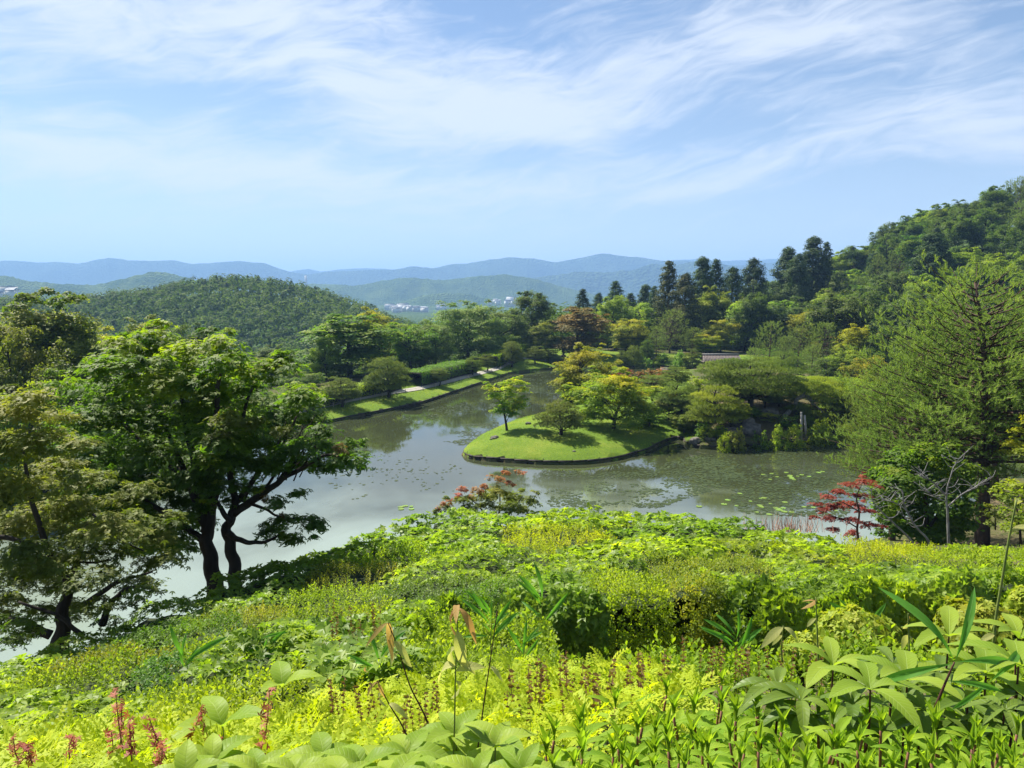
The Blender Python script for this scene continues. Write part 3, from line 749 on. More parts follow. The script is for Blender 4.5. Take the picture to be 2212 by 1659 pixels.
def limbs(acc, base, r0, nodes, C, RAD, lean=(0, 0), sides=6, twig=.015, every=1, sag=.15, fork=None):
    """trunk along nodes, one limb to each clump from the nearest suitable trunk height"""
    nodes = np.asarray(nodes, float)
    P = poly_smooth(nodes, 4); n = len(P); t = np.linspace(0, 1, n)
    rad = r0 * (1 - .75 * t) * (1 + .5 * np.exp(-t * 14))
    tube(acc, P, rad, 8)
    for i in range(0, len(C), every):
        c = np.asarray(C[i], float); low = c[2] - .9 * np.hypot(*(c[:2] - P[-1][:2])) * .6
        hmin = P[0][2] + .28 * (P[-1][2] - P[0][2])
        k = int(np.argmin(np.abs(P[:, 2] - max(low, hmin)))); k = max(1, min(k, n - 1))
        s_ = P[k]; L_ = np.linalg.norm(c - s_)
        mid = (s_ + c) / 2 + np.array([R.normal() * L_ * .09, R.normal() * L_ * .09, L_ * sag])
        rr = max(twig, min(rad[k] * .7, r0 * .12 + L_ * .012))
        cv = curve(s_, mid, c, 6); tube(acc, cv, np.linspace(rr, twig * .7, 6), 5, cap=False)
def mk_tree(kind, seed, H_=10.0, Wd=8.0, leaf=.26, dens=46, n=34, crown0=.22, flat=.5, tmpl=DIA, shape='round', bark=BARK, r0=.24, sub=8, open_=.0):
    global R
    R = np.random.default_rng(seed)
    C = []; RD = []; T = []
    for i in range(n):
        for _ in range(40):
            z = R.uniform(0, 1); a = R.uniform(0, 2 * PI)
            if shape == 'round': w = math.sqrt(max(0.02, 1 - ((z - .4) / .62) ** 2)) if z > .3 else .75 + z * .7
            elif shape == 'vase': w = .35 + .85 * z if z < .7 else math.sqrt(max(0.03, 1 - ((z - .68) / .34) ** 2))
            elif shape == 'umbrella': w = .5 + .6 * math.sin(min(1, z * 1.1) * PI * .9)
            else: w = 1 - z * .8
            q = R.uniform(0, 1) ** .45
            if q > .35 or z > .8: break
        rr = Wd * .42 * min(w, 1) * q
        c = np.array([math.cos(a) * rr, math.sin(a) * rr, H_ * (crown0 + (1 - crown0) * (z * .92))])
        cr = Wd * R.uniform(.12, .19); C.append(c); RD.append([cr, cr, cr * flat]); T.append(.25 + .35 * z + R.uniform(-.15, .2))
    C = np.array(C); RD = np.array(RD)
    C[:, 2] = np.minimum(C[:, 2], H_ - RD[:, 2] * .5)
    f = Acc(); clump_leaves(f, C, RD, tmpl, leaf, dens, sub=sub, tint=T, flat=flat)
    # outlying small sprays break the outline
    ne = n; k = R.integers(0, n, ne); D_ = nrm(C[k] - [0, 0, H_ * .45]) + [0, 0, .15]
    C2 = C[k] + D_ * RD[k][:, :1] * R.uniform(.55, 1.05, (ne, 1)); clump_leaves(f, C2, RD[k] * .42, tmpl, leaf, dens * 1.1, sub=4, flat=flat)
    t = Acc(); lean = R.normal(size=2) * .5
    nodes = [(0, 0, -.6), (lean[0] * .2, lean[1] * .2, H_ * .22), (lean[0] * .7 + .1, lean[1] * .6, H_ * .5), (lean[0], lean[1], H_ * .82)]
    limbs(t, None, r0, nodes, C, RD, twig=.02)
    return dict(crown=f.mesh(kind + '_crown', (L['maple'],)), trunk=t.mesh(kind + '_trunk', (bark,), True), H=H_, W=Wd)
def mk_cedar(seed, H_=16.0, Wd=5.2, n=72, brown=False):
    global R
    R = np.random.default_rng(seed); C = []; RD = []; T = []
    for i in range(n):
        z = (i + R.uniform(0, 1)) / n; prof = (1 - z) ** .6 * (.7 + .3 * min(1, (z + .08) / .3)); a = i * 2.399 + R.uniform(-.4, .4)
        q = R.uniform(.55, 1.0); rr = Wd * .62 * prof * q
        cr = Wd * (.13 + .13 * prof) * R.uniform(.75, 1.2); C.append((math.cos(a) * rr, math.sin(a) * rr, H_ * (.14 + .85 * z))); RD.append([cr, cr, cr * .9]); T.append(.3 + R.uniform(-.2, .35))
    C.append((0, 0, H_ * .985)); RD.append([.3, .3, .7]); T.append(.6)
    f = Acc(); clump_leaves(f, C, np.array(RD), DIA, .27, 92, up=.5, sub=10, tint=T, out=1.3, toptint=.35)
    t = Acc(); limbs(t, None, .32, [(0, 0, -.6), (.05, 0, H_ * .3), (0, .05, H_ * .6), (0, 0, H_ * .95)], C[::3], RD[::3], twig=.03, sag=-.05)
    return dict(crown=f.mesh('cedar_crown', (L['cedar'],)), trunk=t.mesh('cedar_trunk', (BARK_RED,), True), H=H_, W=Wd)
def mk_softpine(seed, H_=9.0, Wd=6.0, levels=15, per=6, shoot=.34, step=.42, r0=.14, crown0=.16, tmpl=BRUSH, lit=.0, sidelen=.34, shape=.8, bare=0.0, droop=.12, mat='softpine', deadtw=0, gap=.12):
    """whorled pine: upswept branches carrying separate needle shoots"""
    global R
    R = np.random.default_rng(seed); f = Acc(); t = Acc(); P = []; D_ = []; T = []
    lean = R.normal(size=2) * .03 * H_
    def trunk(z): k = z / H_; return np.array([lean[0] * k * k + .05 * math.sin(k * 7), lean[1] * k * k + .05 * math.cos(k * 5), z])
    tp = np.array([trunk(z) for z in np.linspace(-.6, H_ * .985, 12)]); tube(t, tp, r0 * (1 - np.linspace(0, .88, 12)), 8)
    for l in range(levels):
        kz = (l + R.uniform(-.2, .2)) / levels; z0 = H_ * (crown0 + (1 - crown0) * kz * .97); nb = per if kz < .85 else max(3, per - 2)
        for b_ in range(nb):
            a = 2 * PI * (b_ + R.uniform(-.3, .3)) / nb + l * 1.1
            prof = ((1 - kz) ** shape) * (.72 + .28 * min(1, kz / .2)); Lb = Wd * .5 * prof * R.uniform(.65, 1.12) + .25
            hd = np.array([math.cos(a), math.sin(a), 0]); s_ = trunk(z0)
            rise = R.uniform(.15, .45) + .55 * kz
            e = s_ + hd * Lb + np.array([0, 0, Lb * rise - droop * Lb * (1 - kz)])
            mid = s_ + hd * Lb * .55 + np.array([0, 0, Lb * (rise * .25 - .05)])
            nseg = max(4, int(Lb / step)); cv = curve(s_, mid, e, nseg + 1)
            tube(t, cv[::max(1, nseg // 4)] if nseg > 5 else cv, np.linspace(max(.02, r0 * .28 * (1 - kz * .6)), .008, len(cv[::max(1, nseg // 4)] if nseg > 5 else cv)), 4, cap=False)
            for i in range(1, nseg + 1):
                fr = i / nseg
                if fr < .3: continue
                tan = nrm(cv[i] - cv[i - 1]); side_ = np.array([-hd[1], hd[0], 0])
                m_ = 2 if fr < 1 else 1
                for sg in ((-1, 1) if m_ == 2 else (0,)):
                    sl = Lb * sidelen * (1.15 - fr) * R.uniform(.6, 1.2) + .12
                    ns = max(1, int(sl / (step * .8)))
                    sd = nrm(tan * .75 + side_ * sg * .8 + np.array([0, 0, R.uniform(.05, .45)]))
                    for q in range(1, ns + 1):
                        p = cv[i] + sd * sl * q / ns + R.normal(size=3) * .05
                        for w in range(2):
                            P.append(p + R.normal(size=3) * step * .28)
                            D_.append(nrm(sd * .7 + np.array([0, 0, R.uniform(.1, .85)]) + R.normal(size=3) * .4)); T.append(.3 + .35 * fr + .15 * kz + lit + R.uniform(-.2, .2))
            P.append(e); D_.append(nrm(hd * .4 + np.array([0, 0, 1.1]))); T.append(.75 + lit)
        if deadtw and kz < .5:
            for q in range(deadtw):
                a = R.uniform(0, 2 * PI); hd = np.array([math.cos(a), math.sin(a), R.uniform(-.2, .3)]); s_ = trunk(z0)
                tube(t, curve(s_, s_ + hd * Wd * .12, s_ + hd * Wd * .24 + [0, 0, R.uniform(-.1, .3)], 4), [.018, .014, .01, .006], 4, cap=False)
    top = trunk(H_ * .985)
    for q in range(6): P.append(top + R.normal(size=3) * .04); D_.append(nrm(np.array([R.normal() * .4, R.normal() * .4, 1.2]))); T.append(.8)
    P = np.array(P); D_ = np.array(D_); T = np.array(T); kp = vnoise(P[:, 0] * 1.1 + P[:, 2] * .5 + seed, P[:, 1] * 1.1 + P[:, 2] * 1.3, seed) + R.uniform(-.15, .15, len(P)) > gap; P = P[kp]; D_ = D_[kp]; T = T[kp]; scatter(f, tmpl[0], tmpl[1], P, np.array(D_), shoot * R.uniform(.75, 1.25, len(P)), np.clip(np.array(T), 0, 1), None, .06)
    return dict(crown=f.mesh('pine_crown', (L[mat],)), trunk=t.mesh('pine_trunk', (BARK_RED,), True), H=H_, W=Wd)
def mk_niwaki(seed, H_=3.0, Wd=4.0, layers=5, shape='dome', tsize=.2, r0=.16, mat='pine', bark=BARK, dens=95, crown0=.3, lean=.25, thick=.3):
    """clipped garden pine: flat pads of upright needle tufts on bent limbs"""
    global R
    R = np.random.default_rng(seed); C = []; RD = []; T = []
    for l in range(layers):
        k = (l + .5) / layers; z = H_ * (crown0 + (1 - crown0) * k * .94)
        w = math.sqrt(max(.02, 1 - (k * .98) ** 2)) if shape == 'dome' else (.55 + .45 * math.sin(k * PI)) if shape == 'cloud' else (.7 + .5 * k if k < .75 else .8)
        n = max(1, int(round((5.5 + 2.5 * w) * w + .3)))
        for i in range(n):
            a = 2 * PI * i / n + l * 1.7 + R.uniform(-.25, .25); q = (.68 if n > 2 else .25) + R.uniform(-.12, .16)
            cr = Wd * R.uniform(.13, .2) * (.75 + .3 * w)
            C.append((math.cos(a) * Wd * .5 * w * q, math.sin(a) * Wd * .5 * w * q, z + R.uniform(-.05, .05) * H_)); RD.append([cr, cr, cr * thick]); T.append(.35 + R.uniform(-.15, .3) + .2 * k)
    f = Acc(); t = Acc()
    for c, r, ti in zip(C, RD, T):
        n = int(dens * r[0] * r[0] * PI); a = R.uniform(0, 2 * PI, n); q = np.sqrt(R.uniform(0, 1, n)); lob = 1 + .22 * np.sin(a * 3 + R.uniform(0, 6)) + .12 * np.sin(a * 7 + R.uniform(0, 6))
        P = np.stack([c[0] + np.cos(a) * q * r[0] * lob, c[1] + np.sin(a) * q * r[1] * lob, c[2] + r[2] * (1 - q ** 2) * R.uniform(.15, 1.0, n) - .25 * r[2] + R.normal(size=n) * .02], 1)
        N = np.stack([np.cos(a) * q * .8, np.sin(a) * q * .8, np.full(n, 1.0)], 1) + R.normal(size=(n, 3)) * .3
        scatter(f, TUFT[0], TUFT[1], P, N, tsize * R.uniform(.7, 1.25, n), ti + (P[:, 2] - c[2]) / max(r[2], .01) * .12, None, .08)
    lx, ly = R.normal(size=2) * lean
    nodes = [(0, 0, -.4), (lx * .8, ly * .8, H_ * .2), (-lx * .3, ly * .3, H_ * .45), (lx * .4, -ly * .4, H_ * .68), (0, 0, H_ * .9)]
    limbs(t, None, r0, nodes, [(c[0], c[1], c[2] - r[2] * .3) for c, r in zip(C, RD)], RD, twig=.018, sag=-.04)
    return dict(crown=f.mesh('clipped_pine_crown', (L[mat],)), trunk=t.mesh('clipped_pine_trunk', (bark,), True), H=H_, W=Wd)
PR = {}
PR['maple0'] = mk_tree('maple', 101, 9, 10, .27, 70, 48, .14, .5, DIA, 'round', sub=9)
PR['maple1'] = mk_tree('maple', 102, 9, 9, .25, 74, 44, .18, .46, DIA, 'umbrella', sub=9)
PR['maple2'] = mk_tree('maple', 103, 8, 9, .25, 74, 42, .14, .46, DIA, 'vase', sub=9)
PR['broad0'] = mk_tree('broadleaf', 111, 11, 10, .30, 62, 42, .2, .72, DIA, 'round', sub=8)
PR['broad1'] = mk_tree('broadleaf', 112, 11, 8, .30, 64, 40, .18, .8, DIA, 'round', sub=8)
PR['broad2'] = mk_tree('broadleaf', 113, 12, 11, .32, 58, 44, .22, .6, DIA, 'vase', sub=8)
PR['cherry'] = mk_tree('cherry', 121, 9, 12, .25, 46, 52, .16, .5, DIA, 'umbrella', sub=10)
PR['small_maple'] = mk_tree('small_maple', 131, 4.2, 3.2, .15, 190, 26, .3, .5, MAPLE, 'vase', r0=.09, sub=7)
PR['island_maple'] = mk_tree('island_maple', 133, 5.2, 6.4, .17, 112, 44, .2, .45, MAPLE, 'round', r0=.17, sub=8)
PR['cedar0'] = mk_cedar(141); PR['cedar1'] = mk_cedar(142, 16, 4.6, 54); PR['cedar2'] = mk_cedar(143, 14, 6, 48)
PR['softpine0'] = mk_softpine(151); PR['softpine1'] = mk_softpine(152, 8.5, 6.5, 13, 6, .36)
PR['niwaki0'] = mk_niwaki(161, 3.0, 3.9, 6, 'dome', crown0=.24, thick=.42, dens=85); PR['niwaki1'] = mk_niwaki(162, 3.4, 4.0, 5, 'dome', crown0=.24, thick=.28); PR['niwaki2'] = mk_niwaki(163, 4.0, 3.4, 6, 'cloud', r0=.12)
PR['spread'] = mk_niwaki(171, 5.0, 10, 5, 'flat', .28, .34, 'pine', BARK, 36, .34, .5, .26)
PR['bush'] = mk_tree('bush', 181, 2.0, 2.6, .14, 190, 26, .02, .7, DIA, 'round', r0=.04, sub=6)
PR['bush1'] = mk_tree('bush', 182, 1.6, 2.2, .17, 170, 22, .05, .6, DIA, 'vase', r0=.03, sub=6)
NAMES = dict(maple='maple_tree', broad='broadleaf_tree', cherry='cherry_tree', small_maple='maple_tree', island_maple='maple_tree', cedar='cedar_tree', softpine='pine_tree', niwaki='clipped_pine', spread='clipped_pine', bush='shrub')
for p_ in PR.values():
    me_ = p_['crown']; co = np.empty(len(me_.vertices) * 3, np.float32); me_.vertices.foreach_get('co', co); co = co.reshape(-1, 3)
    p_['H'] = float(np.percentile(co[:, 2], 99.7)); p_['W'] = float(np.percentile(co[:, 0], 99.6) - np.percentile(co[:, 0], .4) + np.percentile(co[:, 1], 99.6) - np.percentile(co[:, 1], .4)) / 2
def put_tree(pk, loc, sx, sz, mat, label, group=None, rot=None, cat=None, name=None, wide=None):
    p = PR[pk]; base = pk.rstrip('0123456789')
    nm = name or NAMES[base]; ct = cat or ('shrub' if base == 'bush' else 'tree')
    t = thing(nm, loc, label, ct, group)
    t.rotation_euler = (0, 0, random.uniform(0, 2 * PI) if rot is None else rot)
    t.scale = (sx, sx * (wide or 1), sz)
    tr = link('trunk' if base != 'bush' else 'stem', p['trunk'], t)
    cr = link('crown' if base != 'bush' else 'foliage', p['crown'], t)
    cr.material_slots[0].link = 'OBJECT'; cr.material_slots[0].material = L[mat]
    return t
def tree_px(pk, u, vb, vt, wpx, mat, label, group=None, Y=None, **k):
    if group == 'trees behind the left bank' and u < 1110: Y = (56.4 + {680: 17, 664: 24}.get(vt, 15 + (u * 7 % 5))) / (.477 - .879 * (u - 1106) / FOC)
    """tree whose foot is seen at (u, vb) (or stands at distance Y), top at vt, crown wpx wide"""
    if Y is None: g = ground_at(u, vb); Y = g[1]
    else:
        x = W(u, 650, Y)[0]; g = np.array([x, Y, Hs(x, Y)])
    zt = W(u, vt, Y)[2]; h = zt - g[2]; w = wpx * (Y * math.cos(PITCH) + (13 - g[2] - h / 2) * math.sin(PITCH)) / FOC
    return put_tree(pk, g, w / PR[pk]['W'], h / PR[pk]['H'], mat, label, group, **k)
# --- the three trees and two pines of the island lawn
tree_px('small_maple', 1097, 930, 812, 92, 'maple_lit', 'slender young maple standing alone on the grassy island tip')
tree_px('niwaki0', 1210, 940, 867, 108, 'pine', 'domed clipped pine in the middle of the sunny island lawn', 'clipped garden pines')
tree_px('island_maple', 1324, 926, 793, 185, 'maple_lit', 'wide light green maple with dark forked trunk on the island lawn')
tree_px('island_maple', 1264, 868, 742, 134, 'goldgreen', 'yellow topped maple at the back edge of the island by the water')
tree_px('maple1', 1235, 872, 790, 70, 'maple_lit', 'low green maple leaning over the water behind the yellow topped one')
# --- pine bank right of the island
N_ = 'clipped garden pines'
tree_px('island_maple', 1445, 905, 845, 70, 'olive', 'small olive maple among rocks at the neck of the island')
tree_px('niwaki1', 1463, 900, 826, 100, 'pine', 'green clipped pine just right of the large island maple', N_)
tree_px('niwaki2', 1415, 870, 812, 80, 'pine', 'dark clipped pine behind the large island maple', N_)
tree_px('niwaki2', 1460, 850, 793, 66, 'pine', 'small upright pine behind the orange bushes of the island', N_)
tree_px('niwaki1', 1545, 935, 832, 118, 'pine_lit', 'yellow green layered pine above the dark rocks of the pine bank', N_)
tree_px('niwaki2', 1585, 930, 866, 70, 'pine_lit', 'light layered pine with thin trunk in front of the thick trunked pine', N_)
tree_px('spread', 1617, 905, 775, 205, 'pine', 'large spreading pine with thick black trunk on the pine bank', N_)
tree_px('niwaki0', 1681, 905, 837, 74, 'pine', 'small rounded pine between the spreading pine and the leaning pine', N_)
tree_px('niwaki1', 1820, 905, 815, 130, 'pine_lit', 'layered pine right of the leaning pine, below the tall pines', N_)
tree_px('niwaki2', 1870, 940, 850, 110, 'pine', 'dense low pine beside the water beneath the big right hand pine', N_)
tree_px('small_maple', 1478, 962, 893, 60, 'olive', 'thin little maple at the waterline between island and pine bank')
for u, vb, vt, w, mt, lab in [(1372, 838, 797, 60, 'orange', 'orange tipped maple bush behind the big island maple'), (1419, 832, 795, 64, 'orange', 'pink and orange maple bush in front of the far shore rock'), (1330, 842, 800, 50, 'red', 'dusky red maple bush half hidden behind the island maple'),
        (1510, 868, 812, 64, 'fernish', 'bright green upright bush left of the spreading pine'), (1655, 918, 888, 62, 'fine', 'sprawling yellow green bush on top of the dark rocks'), (1682, 950, 915, 44, 'fine', 'bright bush beside the broken stump on the pine bank'),
        (1551, 945, 917, 46, 'fernish', 'round light bush among rocks below the yellow green pine'), (1516, 945, 910, 36, 'azalea', 'narrow grey green bush at the left end of the rocks'), (1620, 915, 880, 60, 'azalea', 'dark green bush below the spreading pine trunk'),
        (1715, 945, 915, 50, 'fine', 'light green bush left of the tall wooden props'), (1775, 950, 905, 60, 'fine', 'light green bush right of the tall wooden props'), (1825, 950, 905, 56, 'olivefine', 'olive bush at the right end of the pine bank'), (1725, 905, 870, 50, 'azalea', 'dark bush under the leaning grey trunk'),
        (1400, 920, 885, 60, 'azalea', 'dark bush at the shaded back of the island lawn'), (1500, 905, 875, 50, 'azalea', 'dark low bush between two clipped pines'), (1530, 890, 862, 40, 'fine', 'small pale bush behind the yellow green pine'), (1660, 868, 845, 40, 'fine', 'small sunny bush on the dry slope behind the spreading pine')]:
    tree_px('bush' if random.random() < .5 else 'bush1', u, vb, vt, w, mt, lab)
for u, vb, vt, w, pk, mt, lab in [(1505, 915, 850, 66, 'niwaki0', 'pine', 'rounded dark pine between the yellow green pine and the green one'), (1650, 880, 820, 70, 'niwaki1', 'pine', 'pine behind the right side of the spreading pine'), (1575, 862, 806, 60, 'niwaki2', 'pine', 'pine half hidden behind the spreading pine'), (1720, 870, 822, 60, 'niwaki0', 'pine_lit', 'low pine behind the leaning pine'), (1432, 885, 850, 46, 'bush', 'broadlit', 'leafy bush beside the grey boulder'),
        (1590, 948, 922, 44, 'bush', 'olivefine', 'olive bush before the dark rock slab'), (1640, 955, 930, 40, 'bush1', 'azalea', 'low bush at the foot of the rocks'), (1705, 930, 895, 44, 'bush1', 'azalea', 'dark bush just left of the leaning trunk'), (1795, 930, 890, 60, 'niwaki0', 'pine', 'low dark pine behind the wooden props'), (1750, 930, 900, 50, 'bush', 'azalea', 'bush in the shadow behind the tall props'), (1485, 880, 850, 40, 'bush', 'fine', 'sunlit bush left of the rounded dark pine'), (1395, 905, 868, 56, 'bush', 'broad', 'broad dark bush right behind the large island maple')]:
    tree_px(pk, u, vb, vt, w, mt, lab)
for u, vb, vt, w, pk, mt, lab in [(1765, 948, 905, 44, 'bush1', 'fine', 'pale green bush between the props and the right end of the bank'), (1850, 900, 838, 84, 'niwaki0', 'pine', 'dark rounded pine in the dip behind the leaning pine'), (1780, 880, 826, 70, 'niwaki0', 'pine', 'rounded pine right behind the leaning pine'), (1880, 875, 812, 90, 'niwaki1', 'pine_lit', 'layered light pine where the bank meets the tall pines'), (1525, 950, 918, 34, 'bush', 'fernish', 'small bright bush left of the dark rock slab'),
        (1600, 880, 838, 56, 'niwaki2', 'pine', 'layered pine just left of the thick black trunk'), (1685, 870, 822, 50, 'niwaki2', 'pine_lit', 'layered pine above the small rounded pine'), (1740, 860, 812, 56, 'niwaki2', 'pine_lit', 'light layered pine on the slope behind the leaning pine'), (1470, 925, 893, 40, 'bush1', 'olivefine', 'olive bush at the narrow neck of the island'), (1565, 955, 932, 30, 'bush', 'fine', 'low light bush at the water side of the pine bank'), (1500, 872, 832, 48, 'niwaki1', 'pine', 'small layered pine beside the bright green upright bush')]:
    tree_px(pk, u, vb, vt, w, mt, lab)
for u, vt, w, Y, pk, mt, lab in [(1760, 745, 80, 112, 'softpine1', 'softpine', 'lower soft pine before the last of three'), (1840, 752, 96, 104, 'maple1', 'broadlit', 'green maple filling the gap left of the tall pines'), (1700, 760, 80, 112, 'niwaki1', 'pine', 'garden pine on the shore behind the pine bank'), (1640, 752, 70, 118, 'softpine0', 'softpine', 'short soft pine right of the roofed bridge'), (1880, 770, 90, 98, 'maple2', 'goldgreen', 'golden maple low behind the tall pines'), (1790, 775, 80, 103, 'broad1', 'broad', 'dark rounded tree on the shore behind the leaning pine')]:
    tree_px(pk, u, 0, vt, w, mt, lab, 'trees on the shore behind the pine bank', Y=Y)
# --- left bank: clipped pines on the lawn
for u, vb, vt, w, pk, lab in [(738, 878, 815, 84, 'niwaki1', 'broad clipped pine nearest on the left bank lawn'), (838, 858, 772, 104, 'niwaki0', 'tall dark clipped pine beside the path on the left bank'), (948, 834, 795, 42, 'niwaki2', 'small bent pine alone on the open bank lawn'),
        (1021, 812, 770, 44, 'niwaki1', 'small dark pine, first of the pair at the middle of the bank'), (1051, 802, 765, 40, 'niwaki1', 'second of the pair of pines at the middle of the bank'), (1105, 793, 738, 60, 'niwaki0', 'slim tall stemmed pine near the end of the path'),
        (1158, 786, 748, 44, 'niwaki1', 'round pine on the lawn at the head of the pond'), (1188, 785, 752, 34, 'niwaki2', 'small leaning pine beside the stone lantern')]:
    tree_px(pk, u, vb, vt, w, 'pine', lab, N_)
# --- behind the path
B = 'trees behind the left bank'
tree_px('maple0', 752, 852, 680, 232, 'maple', 'great round green maple behind the path on the left bank', B, Y=96)
tree_px('maple1', 815, 800, 664, 110, 'goldgreen', 'olive maple with rusty top rising over the great green maple', B, Y=108)
tree_px('maple2', 885, 800, 700, 110, 'maple', 'dark stemmed maple right of the great green maple', B, Y=106)
tree_px('cherry', 940, 795, 690, 100, 'cherry', 'grey green cherry over the middle of the path', B, Y=113)
tree_px('cherry', 1010, 790, 650, 170, 'cherry', 'feathery tall cherry behind the middle of the path', B, Y=130)
tree_px('cherry', 1080, 785, 665, 120, 'cherry', 'grey green cherry behind the far end of the path', B, Y=134)
tree_px('broad0', 1150, 770, 630, 108, 'broad', 'tall dark broadleaf tree standing above the head of the pond', B, Y=152)
tree_px('maple1', 1168, 775, 692, 84, 'olive', 'olive maple at the head of the pond', B, Y=143)
tree_px('maple0', 1250, 778, 664, 142, 'rust', 'reddish brown domed maple left of the round light green tree', B, Y=146)
tree_px('cherry', 700, 850, 722, 70, 'broadlit', 'light green tree peeping left of the great green maple', B, Y=112)
tree_px('cherry', 1060, 800, 745, 60, 'cherry', 'low cherry by the hedge near the end of the path', B, Y=122)
tree_px('maple2', 905, 822, 752, 70, 'maple', 'shaded maple just behind the clipped hedge', B, Y=101)
tree_px('broad0', 1330, 780, 640, 90, 'broadlit', 'round light green tree beside the reddish domed maple', B, Y=160)
tree_px('broad1', 1388, 770, 655, 76, 'broadlit', 'light green tree close behind the round light green one', B, Y=165)
tree_px('maple2', 1358, 785, 690, 90, 'goldgreen', 'golden tinged maple below the round light green tree', B, Y=148)
# dark cedars against the mountains
CD = 'dark cedars rising above the garden trees'
for u, vt, w, Y, mt, lab in [(1444, 565, 52, 175, 'cedar_brown', 'tall brownish cedar, leftmost of the big dark group'), (1480, 592, 54, 170, 'cedar_brown', 'broad brownish cedar beside the tallest brown one'), (1516, 557, 48, 182, 'cedar', 'tall green cedar in the middle of the dark group'), (1545, 561, 42, 186, 'cedar', 'narrow green cedar touching the middle one'),
        (1581, 579, 50, 190, 'cedar', 'cedar with bushy top right of the green pair'), (1626, 560, 54, 192, 'cedar', 'pointed dark cedar at the foot of the wooded hill'), (1329, 608, 42, 200, 'cedar', 'single pointed cedar left of the big dark group'), (1259, 625, 34, 200, 'cedar', 'slender cedar above the reddish domed maple'),
        (1394, 616, 36, 205, 'cedar', 'cedar between the single pointed one and the big group'), (1293, 634, 30, 210, 'cedar', 'low cedar top between two taller cedars'), (1413, 619, 34, 200, 'cedar', 'cedar close beside the leftmost of the big group'), (1362, 634, 36, 210, 'cedar', 'low blunt cedar in the line behind the light green trees'),
        (1698, 536, 56, 196, 'cedar', 'open crowned cedar where the hillside wood begins'), (1752, 513, 56, 200, 'cedar', 'tallest ragged cedar on the skyline of the hill'), (1780, 524, 34, 200, 'cedar', 'cedar tuft beside the tallest ragged cedar'), (2005, 505, 70, 175, 'cedar', 'dark pyramid cedar inside the hillside wood'), (1720, 550, 50, 190, 'cedar', 'rounded cedar between the two ragged skyline ones')]:
    tree_px(random.choice(['cedar0', 'cedar1', 'cedar2']), u, 0, vt, w * 1.5, mt, lab, CD, Y=Y - 12)
# soft young pines and mixed trees in the middle right
M_ = 'pines and maples between bridge and hill'
for pk, u, vt, w, Y, mt, lab in [('softpine0', 1450, 668, 96, 150, 'softpine', 'pale feathery pine above the far shore rock'), ('softpine1', 1420, 705, 60, 142, 'softpine', 'smaller feathery pine left of the pale one'), ('softpine0', 1500, 707, 56, 150, 'softpine', 'narrow feathery pine left of the roofed bridge'),
        ('broad2', 1537, 618, 84, 165, 'pine_lit', 'tall layered green tree in front of the green cedars'), ('maple1', 1528, 720, 70, 148, 'maple_lit', 'yellowish maple just behind the roofed bridge'), ('maple2', 1560, 690, 70, 152, 'goldgreen', 'golden maple above the roofed bridge'),
        ('broad0', 1613, 652, 110, 156, 'broadlit', 'flat topped tree with pale leaning trunk above the bridge'), ('cherry', 1580, 640, 80, 170, 'olive', 'dull olive tree below the pointed dark cedar'), ('maple0', 1690, 650, 100, 165, 'broadlit', 'bright leafy tree at the foot of the hillside'),
        ('maple1', 1745, 668, 84, 150, 'goldgreen', 'yellow green maple between hill and soft pines'), ('maple1', 1800, 672, 90, 142, 'goldgreen', 'ochre topped maple left of the big right hand pines'), ('maple2', 1826, 720, 70, 128, 'rust', 'rusty maple half hidden by the big right hand pines'),
        ('softpine1', 1668, 694, 92, 128, 'softpine', 'soft pine right of the bridge, first of three'), ('softpine0', 1730, 700, 90, 124, 'softpine', 'soft pine behind the leaning pine, middle of three'), ('softpine1', 1783, 696, 86, 118, 'softpine', 'soft pine nearest the big right hand pines, last of three'),
        ('softpine0', 1700, 725, 66, 134, 'softpine', 'small soft pine squeezed behind the first two of three'), ('niwaki2', 1400, 775 - 42, 50, 146, 'pine', 'cloud clipped pine left of the far shore rock'), ('niwaki2', 1357, 712, 66, 150, 'pine', 'cloud layered pine below the golden tinged maple')]:
    tree_px(pk, u, 0, vt, w, mt, lab, M_, Y=Y)
for u, vb, vt, w, pk, mt, lab in [(1342, 790, 757, 28, 'niwaki1', 'pine', 'tiny pine left on the far shore lawn'), (1368, 790, 747, 46, 'niwaki0', 'pine', 'umbrella shaped pine on the far shore lawn'), (1397, 784, 735, 30, 'niwaki2', 'broad', 'small pale stemmed tree behind the umbrella pine'), (1396, 787, 770, 26, 'bush', 'azalea', 'dark rounded bush beside the umbrella pine'),
        (1469, 789, 755, 34, 'bush', 'azalea', 'round clipped bush right of the far shore rock'), (1495, 790, 754, 40, 'niwaki1', 'pine', 'low pine left end of the roofed bridge'), (1432, 783, 762, 30, 'bush1', 'azalea', 'clipped bush behind the far shore rock'), (1418, 785, 768, 22, 'bush', 'azalea_pale', 'pale clipped bush left of the far shore rock')]:
    tree_px(pk, u, vb, vt, w, mt, lab)
